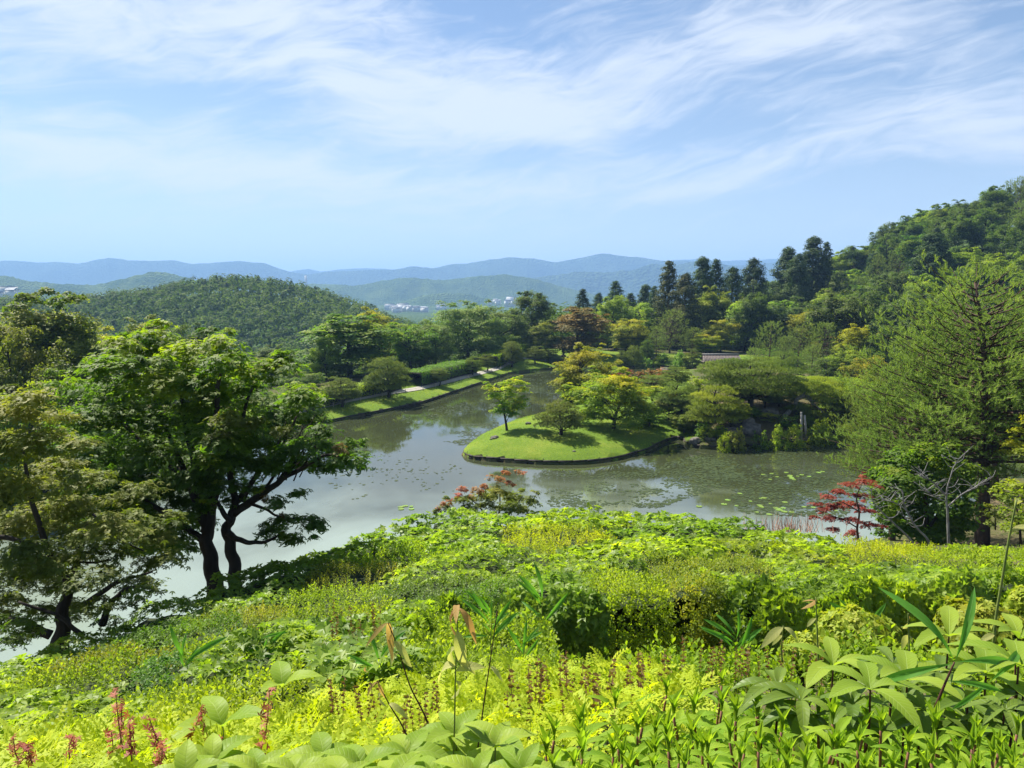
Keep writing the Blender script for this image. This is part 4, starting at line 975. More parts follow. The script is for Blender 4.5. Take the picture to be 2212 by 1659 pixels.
# left side beyond the near maple
LB = 'trees at the left end of the bank'
for pk, u, vt, w, Y, mt, lab in [('maple0', 110, 628, 250, 56, 'olive', 'tall olive maple with dark limbs at the left edge'), ('maple2', 20, 700, 190, 50, 'olive', 'olive maple cut by the left edge of the view'), ('maple1', 300, 684, 160, 70, 'olive', 'broad olive crown behind the near maple top'),
        ('maple2', 385, 700, 110, 84, 'broad', 'green crown showing just right of the broad olive crown'), ('maple0', 200, 700, 150, 74, 'goldgreen', 'golden olive maple between two olive crowns'), ('maple1', 640, 800, 110, 84, 'maple', 'low green maple behind the right skirt of the near maple'),
        ('maple1', 60, 800, 200, 44, 'maple', 'dark shaded maple at mid height on the left edge'), ('maple0', 480, 760, 120, 88, 'maple', 'green maple hidden mostly by the near maple crown'), ('broad2', 585, 745, 90, 100, 'broad', 'dark tree seen between near maple and great green maple'), ('maple2', 150, 830, 150, 62, 'broad', 'dark tree filling the gap left of the near maple')]:
    tree_px(pk, u, 0, vt, w, mt, lab, LB, Y=Y)
# --- the wooded hill on the right: one by one
rt = random.Random(21)
HG = 'trees covering the right hillside'
labs = {'broad0': 'round crowned dark green tree in the wood covering the right hillside', 'broad1': 'narrow crowned dark green tree in the wood covering the right hillside', 'broad2': 'spreading green tree in the wood covering the right hillside',
        'softpine0': 'feathery pine in the wood covering the right hillside', 'cedar2': 'dark conical tree in the wood covering the right hillside', 'maple0': 'layered green tree in the wood covering the right hillside'}
cnt = 0
for row, Yk in enumerate([128, 142, 156, 170, 184, 198, 212, 226, 240]):
    u = 1560 + (9 - row) * 2
    while u < 2330:
        uu = u + rt.uniform(-8, 8); Y = Yk + rt.uniform(-6, 6)
        yc = np.interp(uu, [1500, 2212], [250, 205])
        if Y > yc + 22 or uu < 1610 + (Y < 150) * 190: u += 30; continue
        x = W(uu, 600, Y)[0]; g = Hs(x, Y); hh = rt.uniform(8.5, 12.5)
        r = rt.random()
        hi = ss(np.array((uu - 2050) / 120))
        if r < .35: pk, mt, w = 'broad0', 'broad', 10
        elif r < .55: pk, mt, w = 'broad1', 'broad', 8.5
        elif r < .68: pk, mt, w = 'maple0', rt.choice(['maple', 'broadlit']), 10
        elif r < .8: pk, mt, w = 'broad2', rt.choice(['broadlit', 'broad']), 10
        elif r < .92 or (hi > .5 and Y > 180): pk, mt, w = rt.choice(['softpine0', 'softpine1']), 'softpine', 7
        else: pk, mt, w = 'cedar2', 'cedar', 6
        w *= rt.uniform(.8, 1.1)
        if uu > 2090 and Y > 190: hh *= 1.1
        zone = ('high on the hillside near the skyline' if Y > yc - 25 else 'in the middle band of the hillside' if Y > 160 else 'at the foot of the hillside') + (', at the far right' if uu > 2040 else ', above the soft pines' if uu < 1800 else ', left of the big pines' if uu < 1920 else ', behind the big pine tops')
        lb = dict(broad0='round dark green tree ', broad1='narrow dark green tree ', broad2='spreading green tree ', cedar2='dark conical tree ', maple0='layered green tree ').get(pk, 'feathery pine ') + zone
        put_tree(pk, (x, Y, g - .8), w / PR[pk]['W'], (hh + .8) / PR[pk]['H'], mt, lb, HG, rot=rt.uniform(0, 6.28)); cnt += 1
        u += rt.uniform(40, 58) * 160 / Y
# --- the far wood: left hill and the lower woods behind the bank (one mass)
def far_wood(name, pts, hts, rads, faces, mat, size):
    f = Acc()
    P = []; N = []; S = []; T = []
    for (x, y, z), h, r in zip(pts, hts, rads):
        d = nrm(R.normal(size=(faces, 3)) + [0, 0, .35]); q = R.uniform(.7, 1, (faces, 1)); con = R.random() < .12
        rv = np.array([r * (.7 if con else 1), r * (.7 if con else 1), h * .45])
        p = np.array([x, y, z + h * .58]) + d * q * rv
        if con: k = np.clip((p[:, 2] - z) / h, 0, 1); p[:, :2] = np.array([x, y]) + (p[:, :2] - [x, y]) * (1.35 - k[:, None] * 1.1)
        P.append(p); N.append(d * 1.4 + [0, 0, .5] + R.normal(size=(faces, 3)) * .25); S.append(R.uniform(.7, 1.2, faces) * size); T.append(np.clip(R.uniform(-.1, .1, faces) + (R.uniform(.05, .8) * .6 + .5 * float(fbm(np.array([x * .02]), np.array([y * .02]), 6, 2)[0])) * (.4 if con else 1), 0, 1))
    scatter(f, DIA[0], DIA[1], np.concatenate(P), np.concatenate(N), np.concatenate(S), np.concatenate(T), None, .03)
    return link(name, f.mesh(name, (mat,)), None, kind='stuff')
R = np.random.default_rng(77)
pts = []
tries = 0
Xr = []
for k in range(9000):
    Y = 135 + 330 * rt.random() ** .75; u = rt.uniform(-150, 960)
    x = (u - 1106) / FOC * Y * 1.0; s_ = (x - DA[0]) * DN[0] + (Y - DA[1]) * DN[1]
    if s_ < 30 or (Y > 440): continue
    Xr.append((x, Y))
Xr = np.array(Xr); cells = {}
for x, Y in Xr:
    c = 5.0 if Y > 260 else 5.6; key = (int(x // c), int(Y // c))
    if key not in cells: cells[key] = (x, Y)
Xr = np.array(list(cells.values())); Zr = H(Xr[:, 0], Xr[:, 1])
hts = R.uniform(5, 10, len(Xr)) * (.75 + .5 * fbm(Xr[:, 0] * .03, Xr[:, 1] * .03, 4, 3)); far_wood('far_wood', np.column_stack([Xr, Zr]), hts, R.uniform(2.3, 4.8, len(Xr)), 50, L['forest'], 1.5)
print('far wood trees', len(Xr), 'hill trees', cnt)
# low wood behind the head of the pond
pts = []
for k in range(760):
    u = rt.uniform(760, 1560); Y = rt.uniform(165, 330); x = (u - 1106) / FOC * Y; pts.append((x, Y))
pts = np.array(pts); pts = pts[((pts[:, 0] - DA[0]) * DN[0] + (pts[:, 1] - DA[1]) * DN[1]) > -70]; pts = np.column_stack([pts, H(pts[:, 0], pts[:, 1])])
hts = [max(6.0, min(15, (W(uof(np.array(p[0]), np.array(p[1]), 5), rt.uniform(662, 690) if p[0] < 10 else rt.uniform(650, 680), p[1])[2] - p[2]))) for p in pts]
far_wood('low_wood', pts, hts, R.uniform(2.4, 4.2, len(pts)), 80, L['forest'], 1.1)
# ================================================================ NEAR TREES
R = np.random.default_rng(5)
def px_clumps(lst, Y, dy=1.6, flat=.5):
    C = []; RD = []
    for it in lst:
        u, v, r = it[:3]; off = it[3] if len(it) > 3 else R.uniform(-dy, dy)
        C.append(W(u, v, Y + off)); rr = r * Y / FOC; RD.append([rr, rr, rr * flat])
    return np.array(C), np.array(RD)
def px_limb(acc, pts, Y, loc, r0, r1, dy=0.0, n=5, sides=7, mid=None):
    P = np.array([W(p[0], p[1], Y + (p[2] if len(p) > 2 else 0)) for p in pts]) - loc
    P = poly_smooth(P, n); m_ = len(P)
    wob = np.stack([np.sin(np.arange(m_) * .9 + pts[0][0]), np.cos(np.arange(m_) * 1.1 + pts[0][1]), np.sin(np.arange(m_) * 1.3)], 1) * r0 * Y / FOC * .12
    P[1:-1] += wob[1:-1]
    tube(acc, P, np.linspace(r0, r1, m_) * Y / FOC, sides)
    return P
# ---- the big maple on the hillside edge
Y0 = 15.0
loc = W(480, 1240, Y0)
t = thing('maple_tree', loc, 'large dark green maple with twin black trunks at the left edge of the hedge slope', 'tree')
cl = [(330, 735, 62), (290, 765, 58), (420, 765, 66), (490, 738, 46), (480, 775, 60), (555, 800, 62), (600, 792, 50), (655, 850, 55), (240, 795, 60), (180, 838, 62), (270, 838, 78), (360, 832, 84), (450, 842, 84), (540, 868, 84), (620, 862, 62),
      (645, 905, 66), (195, 900, 70), (285, 905, 84), (385, 915, 88), (480, 930, 86), (568, 945, 76), (648, 965, 56), (705, 965, 50), (758, 990, 42), (700, 1003, 44), (230, 970, 74), (320, 985, 84), (420, 1000, 80), (505, 1015, 66), (185, 960, 50),
      (330, 1060, 66), (262, 1045, 66), (585, 1150, 34), (615, 1128, 40), (665, 1128, 36), (628, 1165, 26), (405, 1075, 56), (370, 1130, 50), (640, 1068, 24), (500, 965, 60), (300, 1118, 58), (440, 1130, 36), (575, 1010, 46), (350, 700, 26), (495, 716, 20), (610, 765, 24), (700, 930, 36), (760, 960, 26), (350, 1180, 36), (560, 1060, 22),
      (455, 1060, 30), (250, 900, 60, 2.5), (350, 900, 70, 2.5), (450, 900, 70, 2.5), (550, 920, 60, 2.3), (350, 850, 60, 2.8), (300, 960, 60, 2.5), (430, 960, 60, 2.2)] + [(U_, V_, r_) for U_, V_, r_ in [(150, 900, 46), (160, 1010, 44), (230, 1010, 60), (290, 1020, 60), (380, 1040, 60), (240, 860, 50), (330, 790, 50), (400, 800, 56), (520, 830, 50), (590, 900, 50), (640, 1000, 34), (600, 1000, 30), (215, 1080, 46), (275, 1100, 50), (345, 1120, 46), (420, 1120, 40), (690, 1135, 22), (560, 970, 50), (520, 940, 50), (430, 880, 60), (310, 940, 60), (780, 1000, 20), (735, 985, 34), (670, 1010, 28), (200, 1130, 50), (260, 1150, 46), (320, 1180, 40), (230, 1060, 50), (160, 1080, 50), (400, 1180, 30), (350, 1050, 56), (290, 1080, 56), (140, 940, 50), (500, 1080, 30), (420, 780, 50), (250, 745, 40), (215, 780, 40), (600, 1085, 26)]] + [(450, 1045, 46, -1), (520, 1050, 36, -.8), (480, 1000, 56, -1.2), (410, 1030, 50, -1), (425, 1105, 34, -.8), (380, 1165, 36, -.6), (560, 1000, 40, -.8), (340, 1140, 44, -.7), (300, 1180, 36, -.5)]
C, RD = px_clumps(cl, Y0, 1.5, .48)
f = Acc()
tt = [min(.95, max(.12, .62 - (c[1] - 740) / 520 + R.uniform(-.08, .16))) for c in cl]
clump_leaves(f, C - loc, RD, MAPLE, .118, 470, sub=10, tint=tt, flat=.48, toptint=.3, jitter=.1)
k = R.integers(0, len(C), 70); oc = C[k] + nrm(R.normal(size=(70, 3)) + [0, 0, .5]) * RD[k][:, :1] * R.uniform(.7, 1.1, (70, 1))
clump_leaves(f, oc - loc, RD[k] * .4, MAPLE, .105, 560, sub=3, flat=.5)
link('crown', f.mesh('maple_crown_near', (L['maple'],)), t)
# patches of turning leaves
f = Acc(); C2, R2 = px_clumps([(500, 905, 40, -1.7), (545, 915, 34, -1.7), (470, 940, 26, -1.7), (610, 930, 24, -1.7)], Y0, 0, .5)
clump_leaves(f, C2 - loc, R2, MAPLE, .10, 700, sub=8, flat=.5); link('foliage', f.mesh('pale_foliage', (L['olive'],)), t, label='pale olive foliage cluster in the middle of the crown')
f = Acc(); C2, R2 = px_clumps([(735, 968, 20, -1.3), (575, 1075, 13, -.5), (592, 1095, 15, -.5), (562, 1058, 10, -.5), (607, 1113, 9, -.5)], Y0, 0, .6)
clump_leaves(f, C2 - loc, R2, MAPLE, .09, 700, sub=5, flat=.6); link('foliage', f.mesh('rusty_foliage', (L['rust'],)), t, label='withered rust brown leaves on the lower right limbs')
a = Acc()
px_limb(a, [(474, 1330), (464, 1270), (458, 1225), (448, 1180), (446, 1140), (436, 1090), (428, 1040, .3), (415, 980, .5), (400, 900, .6), (385, 820, .5)], Y0, loc, 20, 4, sides=10)
px_limb(a, [(446, 1150), (455, 1100), (462, 1050, -.3), (452, 1000, -.5), (460, 930, -.6), (470, 850, -.5), (480, 780, -.3)], Y0, loc, 15, 3)
px_limb(a, [(440, 1120), (425, 1080), (400, 1030, .4), (350, 990, .6), (300, 950, .6), (250, 900, .8)], Y0, loc, 12, 3)
px_limb(a, [(436, 1165), (400, 1140), (360, 1110, -.5), (310, 1080, -.9), (250, 1050, -1)], Y0, loc, 9, 3)
px_limb(a, [(430, 1060), (395, 1010), (370, 950, .5), (340, 880, .7), (320, 800, .6)], Y0, loc, 8, 2)
link('trunk', a.mesh('left_trunk', (BARK,), True), t)
a = Acc()
px_limb(a, [(514, 1320), (508, 1265), (506, 1222), (498, 1180), (490, 1145), (500, 1115), (508, 1085), (500, 1040, .2), (495, 980, .4), (520, 910, .5), (545, 840, .5)], Y0 - .15, loc, 16, 3, sides=10)
px_limb(a, [(505, 1110), (540, 1085), (575, 1062, -.2), (610, 1035, -.3), (655, 1010, -.4), (700, 985, -.5), (745, 985, -.5)], Y0 - .15, loc, 10, 2)
px_limb(a, [(512, 1085), (545, 1040), (580, 990, .1), (615, 950, .2), (640, 900, .2)], Y0, loc, 7, 2)
px_limb(a, [(560, 1075), (600, 1015), (625, 970, .2), (650, 940)], Y0, loc, 4, 1.2)
px_limb(a, [(590, 1055), (625, 1000), (640, 960), (655, 920)], Y0 - .3, loc, 4, 1.2)
px_limb(a, [(610, 1035), (650, 980), (665, 950)], Y0 - .3, loc, 3.5, 1)
px_limb(a, [(525, 1085), (560, 1010, .3), (600, 960, .5), (635, 925, .5)], Y0, loc, 4.5, 1.5)
px_limb(a, [(490, 1150), (515, 1165), (545, 1172), (580, 1168), (610, 1150)], Y0 - .3, loc, 8, 2)
px_limb(a, [(500, 1130), (480, 1105), (470, 1085), (440, 1070)], Y0 - .3, loc, 7, 3)
px_limb(a, [(540, 1088), (575, 1100), (600, 1115), (640, 1120), (670, 1125)], Y0 - .3, loc, 4, 1)
for q in range(26):
    u0, v0 = 560 + R.uniform(0, 110), 1045 - R.uniform(0, 60)
    px_limb(a, [(u0, v0), (u0 + R.uniform(8, 30), v0 - R.uniform(20, 45)), (u0 + R.uniform(20, 75), v0 - R.uniform(40, 100))], Y0 + R.uniform(-.5, .3), loc, 1.7, .6, n=3, sides=4)
link('trunk', a.mesh('right_trunk', (BARK,), True), t)
# ---- olive maples filling the lower left
def near_tree(name, label, base, Y, cl, limbs_, leaf, dens, mat, tmpl=MAPLE, flat=.5, bark=BARK, sub=8, dy=1.2, cat='tree', top=700, span=600, extra=.5, group=None):
    loc = W(base[0], base[1], Y); t = thing(name, loc, label, cat, group)
    C, RD = px_clumps(cl, Y, dy, flat); f = Acc()
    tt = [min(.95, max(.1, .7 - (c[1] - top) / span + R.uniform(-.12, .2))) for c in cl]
    clump_leaves(f, C - loc, RD, tmpl, leaf, dens, sub=sub, tint=tt, flat=flat)
    ne = int(len(C) * extra)
    if ne:
        k = R.integers(0, len(C), ne); oc = C[k] + nrm(R.normal(size=(ne, 3)) + [0, 0, .3]) * RD[k][:, :1] * R.uniform(.7, 1.1, (ne, 1))
        clump_leaves(f, oc - loc, RD[k] * .45, tmpl, leaf, dens, sub=3, flat=flat)
    link('crown' if cat == 'tree' else 'foliage', f.mesh(name + '_crown', (L[mat],)), t)
    a = Acc()
    for lb in limbs_: px_limb(a, lb[0], Y, loc, lb[1], lb[2])
    link('trunk' if cat == 'tree' else 'stem', a.mesh(name + '_trunk', (bark,), True), t)
    return t
near_tree('maple_tree', 'dull olive maple sprawling over the water at the lower left corner of the view', (118, 1400), 11.0,
          [(60, 1120, 78), (150, 1095, 74), (225, 1140, 72), (55, 1200, 74), (150, 1190, 74), (255, 1185, 60), (110, 1260, 56), (25, 1270, 60), (190, 1255, 52), (30, 1045, 76), (118, 1010, 70), (30, 965, 74), (100, 950, 60), (50, 890, 64), (180, 1040, 60), (325, 1215, 44), (345, 1165, 44), (300, 1250, 36), (20, 1330, 46), (90, 1320, 40), (200, 1310, 36), (-20, 1150, 70), (-10, 880, 50), (170, 960, 40), (280, 1120, 44), (250, 1080, 50), (-10, 1040, 60), (90, 1150, 70, 1.4), (180, 1150, 70, 1.5), (90, 1050, 60, 1.5), (10, 1240, 50, 1.0), (240, 1240, 40, .8), (300, 1060, 50, 1), (360, 1120, 46, .6), (380, 1200, 36, .3), (290, 1160, 50, .9), (100, 1220, 56, .9), (0, 1300, 56), (50, 1370, 40), (150, 1310, 46), (330, 1270, 30), (70, 860, 50), (-20, 960, 60), (130, 900, 40)],
          [([(124, 1440), (128, 1400), (134, 1360), (138, 1310), (150, 1260), (170, 1200), (190, 1130)], 22, 4), ([(180, 1310), (240, 1265), (280, 1250), (330, 1235)], 7, 2), ([(-60, 1155), (0, 1160), (60, 1172), (120, 1195), (180, 1215), (240, 1210)], 7, 2), ([(150, 1260), (110, 1200), (80, 1120), (60, 1040), (50, 960)], 9, 3), ([(200, 1110), (250, 1160), (310, 1190)], 3, 1.5)],
          .085, 760, 'olive', top=900, span=900, extra=.8)
near_tree('maple_tree', 'stunted maple with a sawn off pale stub beside the dark hedge corner', (100, 1385), 10.4,
          [(60, 1345, 44), (25, 1390, 36), (230, 1345, 34), (275, 1300, 36), (160, 1340, 30), (300, 1275, 26), (-10, 1350, 40)],
          [([(180, 1375), (150, 1350), (125, 1330), (40, 1300)], 6, 3), ([(110, 1372), (85, 1362), (60, 1345), (20, 1335)], 11, 6), ([(220, 1350), (235, 1310), (262, 1280), (300, 1262)], 9, 3)],
          .08, 520, 'maple', top=900, span=900)
# pale sawn stub
# ---- orange tipped bush at the top of the slope
near_tree('maple_shrub', 'orange and green maple bush rising over the hedge in front of the pond', (1075, 1125), 19.0,
          [(1040, 1072, 26), (1075, 1062, 26), (1110, 1075, 28), (1005, 1080, 24), (1140, 1080, 22), (970, 1095, 20), (1060, 1095, 30), (1105, 1098, 30), (1020, 1100, 24), (1130, 1100, 20), (1155, 1062, 9), (945, 1105, 12)],
          [([(1075, 1125), (1080, 1090), (1078, 1050)], 2.5, 1), ([(1090, 1125), (1112, 1095), (1130, 1070)], 2.2, .8), ([(1060, 1125), (1035, 1095), (1010, 1070)], 2.2, .8), ([(1085, 1110), (1140, 1095), (1160, 1065)], 1.6, .6)], .10, 620, 'olive', cat='shrub', dy=.6, top=1050, span=130)
o = [x for x in bpy.data.objects if x.name.startswith('maple_shrub')][-1]; loc = np.array(o.location)
f = Acc(); C2, R2 = px_clumps([(1075, 1040, 16), (1092, 1022, 12), (1118, 1020, 10), (1132, 1022, 8), (1060, 1030, 9), (1030, 1062, 17), (1000, 1058, 13), (985, 1072, 13), (1045, 1052, 14), (965, 1085, 12), (1100, 1045, 12), (1015, 1075, 12), (950, 1098, 9)], 18.8, .5, .7)
clump_leaves(f, C2 - loc, R2, MAPLE, .09, 800, sub=6, flat=.7, tint=list(R.uniform(.55, 1, 13))); link('foliage', f.mesh('coral_foliage', (L['orange'],)), o, label='coral orange young leaves at the top left')
# ---- red maple
near_tree('maple_tree', 'small crimson maple with layered fans of leaves over the hedge at the right', (1854, 1165), 24.0,
          [(1870, 1040, 20), (1835, 1045, 18), (1895, 1050, 12), (1815, 1062, 18), (1860, 1070, 20), (1790, 1072, 16), (1840, 1090, 24), (1800, 1095, 20), (1765, 1088, 14), (1870, 1100, 20), (1790, 1118, 20), (1760, 1118, 12), (1835, 1122, 22), (1880, 1132, 22), (1905, 1136, 12), (1800, 1145, 18), (1845, 1150, 18), (1775, 1100, 14), (1865, 1028, 10)],
          [([(1854, 1170), (1852, 1140), (1856, 1105), (1850, 1075), (1862, 1045)], 3, 1), ([(1852, 1140), (1820, 1122), (1785, 1112)], 1.6, .7), ([(1856, 1105), (1820, 1085), (1785, 1078)], 1.6, .6), ([(1852, 1130), (1885, 1125)], 1.4, .6)], .10, 560, 'red', flat=.28, dy=.6, top=1000, span=220, bark=BARK_RED)
# ---- glossy evergreen dome
near_tree('evergreen_tree', 'dense glossy evergreen with rounded dome crown in front of the big pines', (2000, 1175), 26.0,
          [(1995, 975, 30), (1945, 990, 34), (2045, 990, 32), (1910, 1020, 34), (2085, 1015, 30), (1970, 1005, 44), (2025, 1010, 42), (1900, 1060, 32), (1950, 1045, 44), (2010, 1050, 46), (2070, 1050, 40), (2100, 1055, 22), (1915, 1095, 32), (1975, 1090, 42), (2040, 1095, 42), (2090, 1095, 30), (1935, 1130, 26), (1995, 1130, 34), (2060, 1130, 32), (1960, 1150, 24), (2090, 1130, 22), (2030, 1150, 22), (1890, 1040, 18), (1905, 1150, 18), (1920, 1120, 34), (1990, 1140, 40), (2060, 1140, 36), (1950, 1100, 44), (2020, 1110, 46), (2080, 1120, 34), (1905, 1080, 34), (1935, 1030, 40), (2060, 1020, 40), (2000, 1070, 50), (1960, 1150, 34, -1), (2030, 1155, 34, -1)],
          [([(2005, 1185), (2000, 1150), (2000, 1090), (1990, 1020)], 7, 3), ([(2000, 1150), (2040, 1090), (2070, 1030)], 4, 1.5)], .18, 420, 'maple', tmpl=BENT, flat=.75, dy=1.3, top=900, span=420, sub=10)
# ---- bare pale branched small trees before the evergreen
def bare(label, base, Y, limbs_):
    loc = W(base[0], base[1], Y); t = thing('bare_tree', loc, label, 'tree', 'bare pale branched trees'); a = Acc()
    for lb in limbs_: px_limb(a, lb[0], Y, loc, lb[1], lb[2])
    link('trunk', a.mesh('bare_trunk', (BARK_GREY,), True), t)
    b_ = Acc()
    for lb in limbs_:
        P = lb[0]; n_ = 13
        for q in range(n_):
            k = R.uniform(.35, 1) * (len(P) - 1); i = int(min(k, len(P) - 2)); fr = k - i
            u0 = P[i][0] * (1 - fr) + P[i + 1][0] * fr; v0 = P[i][1] * (1 - fr) + P[i + 1][1] * fr; sg = R.choice([-1, 1])
            px_limb(b_, [(u0, v0), (u0 + sg * R.uniform(6, 16), v0 - R.uniform(2, 14), .1), (u0 + sg * R.uniform(16, 34), v0 - R.uniform(6, 30), .2)], Y, loc, .9, .35, n=3, sides=4)
    link('twigs', b_.mesh('bare_twigs', (BARK_GREY,), True), t)
bare('bare pale tree with upright stem forking wide in front of the glossy evergreen', (2049, 1176), 20.0, [([(2049, 1180), (2048, 1140), (2046, 1100), (2044, 1070), (2050, 1040), (2060, 1010), (2072, 990)], 3.2, .7), ([(2047, 1095), (2075, 1070), (2110, 1050), (2140, 1030)], 2, .6), ([(2044, 1070), (2025, 1050), (2005, 1035), (1985, 1028)], 1.8, .5), ([(2046, 1085), (2022, 1075), (2000, 1060)], 1.4, .5)])
bare('bare pale tree leaning left from the shadow under the evergreen', (2008, 1176), 20.3, [([(2010, 1180), (2000, 1160), (1980, 1140), (1965, 1115), (1952, 1085), (1950, 1060)], 3, .8), ([(1970, 1122), (1955, 1100), (1930, 1085), (1905, 1080)], 1.8, .5)])
bare('bare pale sapling bent far to the left beside the red maple', (1960, 1168), 20.6, [([(1972, 1172), (1950, 1148), (1925, 1125), (1900, 1100), (1885, 1080), (1882, 1050)], 2.4, .6)])
# ---- right edge maple and shrub
near_tree('maple_tree', 'golden yellow maple branch reaching in from the right edge', (2260, 1100), 27.0, [(2225, 905, 24), (2200, 930, 20), (2190, 960, 24), (2215, 975, 26), (2245, 940, 30), (2175, 975, 14), (2240, 900, 20)], [([(2260, 1110), (2250, 1020), (2230, 960), (2200, 950)], 4, 1)], .12, 380, 'goldgreen', flat=.4, dy=.8, top=860, span=300)
near_tree('maple_tree', 'pinkish maple sprays between the pine trunks above the water', (2175, 1040), 42.0, [(2110, 962, 16), (2135, 958, 18), (2165, 966, 18), (2185, 972, 14), (2150, 975, 14), (2095, 968, 10)], [([(2175, 1040), (2168, 1000), (2150, 968)], 2, .7), ([(2172, 1010), (2150, 985), (2120, 970)], 1.4, .5)], .16, 200, 'red', flat=.35, dy=.6, top=900, span=300)
near_tree('leafy_shrub', 'bright leafy shrub on the bare slope at the right edge', (2200, 1170), 21.0, [(2190, 1045, 26), (2215, 1070, 34), (2175, 1075, 26), (2200, 1110, 36), (2160, 1050, 14), (2230, 1120, 30), (2185, 1140, 30), (2150, 1060, 12)], [([(2205, 1175), (2200, 1120), (2190, 1060)], 3, 1)], .13, 330, 'fine', tmpl=BENT, flat=.6, cat='shrub', dy=.7, top=1000, span=220)
near_tree('leafy_shrub', 'small olive shrub on the brown slope under the tall pine', (2150, 1140), 27.0, [(2150, 1110, 22), (2135, 1095, 16), (2170, 1118, 18), (2145, 1128, 18)], [([(2150, 1145), (2150, 1120), (2148, 1100)], 1.5, .6)], .12, 380, 'olivefine', tmpl=BENT, flat=.6, cat='shrub', dy=.5, top=1050, span=130)
# ---- tall pines at the right
PR['bigpine'] = mk_softpine(201, 12.0, 8.6, 25, 6, .27, .31, .24, .36, BRUSH, .02, .34, .5, droop=.16, deadtw=2, gap=.30)
PR['bigpine1'] = mk_softpine(202, 10.5, 9.0, 23, 6, .27, .32, .19, .30, BRUSH, .0, .34, .5, droop=.16, deadtw=2, gap=.30)
GP = 'tall red barked pines on the right'
for k_ in ('bigpine', 'bigpine1'):
    p_ = PR[k_]; co = np.empty(len(p_['crown'].vertices) * 3, np.float32); p_['crown'].vertices.foreach_get('co', co); co = co.reshape(-1, 3)
    p_['H'] = float(co[:, 2].max()); p_['W'] = float(np.percentile(co[:, 0], 98.5) - np.percentile(co[:, 0], 1.5))
def bigp(pk, u, vb, vt, Y, w, label, rot=0):
    x = W(u, vb, Y)[0]; z = Hs(x, Y); zt = W(u, vt, Y)[2]; s_ = (zt - z) / PR[pk]['H']; ww = w * Y / FOC / PR[pk]['W']
    t_ = put_tree(pk, (x, Y, z - .1), ww, s_, 'softpine', label, GP, rot=rot, name='pine_tree'); return t_
bigp('bigpine', 2126, 1141, 528, 31, 450, 'tallest pine at the right with a long straight dark trunk', 2.6)
bigp('bigpine1', 1998, 1040, 655, 33, 370, 'broad pine left of the tallest one, its foot behind the evergreen dome', .6)
bigp('bigpine', 1935, 1000, 745, 37, 210, 'lower feathery pine spreading over the water left of the tall pair', 4.1)
bigp('bigpine1', 2150, 1034, 640, 45, 330, 'pine standing behind the tallest one at the water edge', 3.3)
bigp('bigpine', 2235, 1060, 560, 34, 330, 'pine partly outside the right edge of the view', 5.2)
# ---- leaning pine with pale gnarled trunk, props
Yp = ground_at(1692, 915)[1]
near_tree('clipped_pine', 'leaning pine with pale gnarled trunk propped on poles above the pine bank', (1690, 915), Yp,
          [(1730, 826, 28), (1765, 820, 26), (1800, 830, 28), (1745, 842, 30), (1790, 845, 30), (1825, 850, 22), (1720, 838, 20), (1770, 862, 26), (1725, 882, 26), (1750, 892, 26), (1735, 900, 18), (1810, 872, 20), (1780, 835, 24)],
          [([(1685, 918), (1695, 900), (1706, 886), (1718, 876), (1722, 862), (1734, 856), (1750, 860), (1756, 875)], 6, 3), ([(1734, 856), (1740, 840), (1730, 830)], 2.5, 1.2), ([(1756, 870), (1775, 850), (1790, 838)], 2.5, 1), ([(1770, 852), (1800, 860), (1825, 870)], 1.8, .8), ([(1775, 890), (1795, 900), (1802, 908)], 1.6, .7), ([(1745, 862), (1765, 878), (1780, 892)], 2.4, 1)],
          .17, 210, 'pine_lit', tmpl=TUFT, flat=.3, bark=BARK_GREY, dy=1.0, top=760, span=260, extra=.3)
def prop(u, v0, v1, label, Yq, lean=0):
    p = W(u, v1, Yq); q = W(u + lean, v0, Yq); a = Acc(); tube(a, [(0, 0, -.3), tuple((q - p) / 2), tuple(q - p)], [.11, .10, .085], 8)
    o_ = link('wooden_prop', a.mesh('wooden_prop', (POSTM,), True), None, label=label, category='pole', group='props under the old pines'); o_.location = tuple(p)
Yq = ground_at(1731, 946)[1]
prop(1731, 890, 946, 'tall pale pole holding up the leaning pine, left of its pair', Yq)
prop(1742, 897, 942, 'pale pole tilted beside the tall one under the leaning pine', Yq + .8, -4)
prop(1551, 835, 868, 'thin pole under the left limb of the spreading pine', ground_at(1551, 868)[1])
# ================================================================ ROCKS
def rock(u, v, wpx, hpx, label, dpt=None, seed=0, name='rock', mat=ROCKM):
    g = ground_at(u, v); s_ = g[1] / FOC; bmr = bmesh.new(); bmesh.ops.create_icosphere(bmr, subdivisions=3, radius=1)
    rr = np.random.default_rng(seed + int(u)); o1 = rr.uniform(0, 90)
    for vv in bmr.verts:
        c = np.array(vv.co); k = .72 + .55 * float(fbm(np.array([c[0] * 1.3 + o1]), np.array([c[1] * 1.3 + c[2] * 1.7 + o1]), 3, 3)[0]); c = np.round(c * 3.2) / 3.2 * .35 + c * .65
        vv.co = Vector(c * k) * 1.0
    me_ = bpy.data.meshes.new(name); bmr.to_mesh(me_); bmr.free(); me_.materials.append(mat)
    o_ = link(name, me_, None, label=label, category='rock'); o_.location = (g[0], g[1], g[2] + hpx * s_ * .15)
    o_.scale = (wpx * s_ / 2, (dpt or wpx * .7) * s_ / 2, hpx * s_ * .6); o_.rotation_euler = (rr.uniform(-.15, .15), rr.uniform(-.15, .15), rr.uniform(0, .6)); return o_
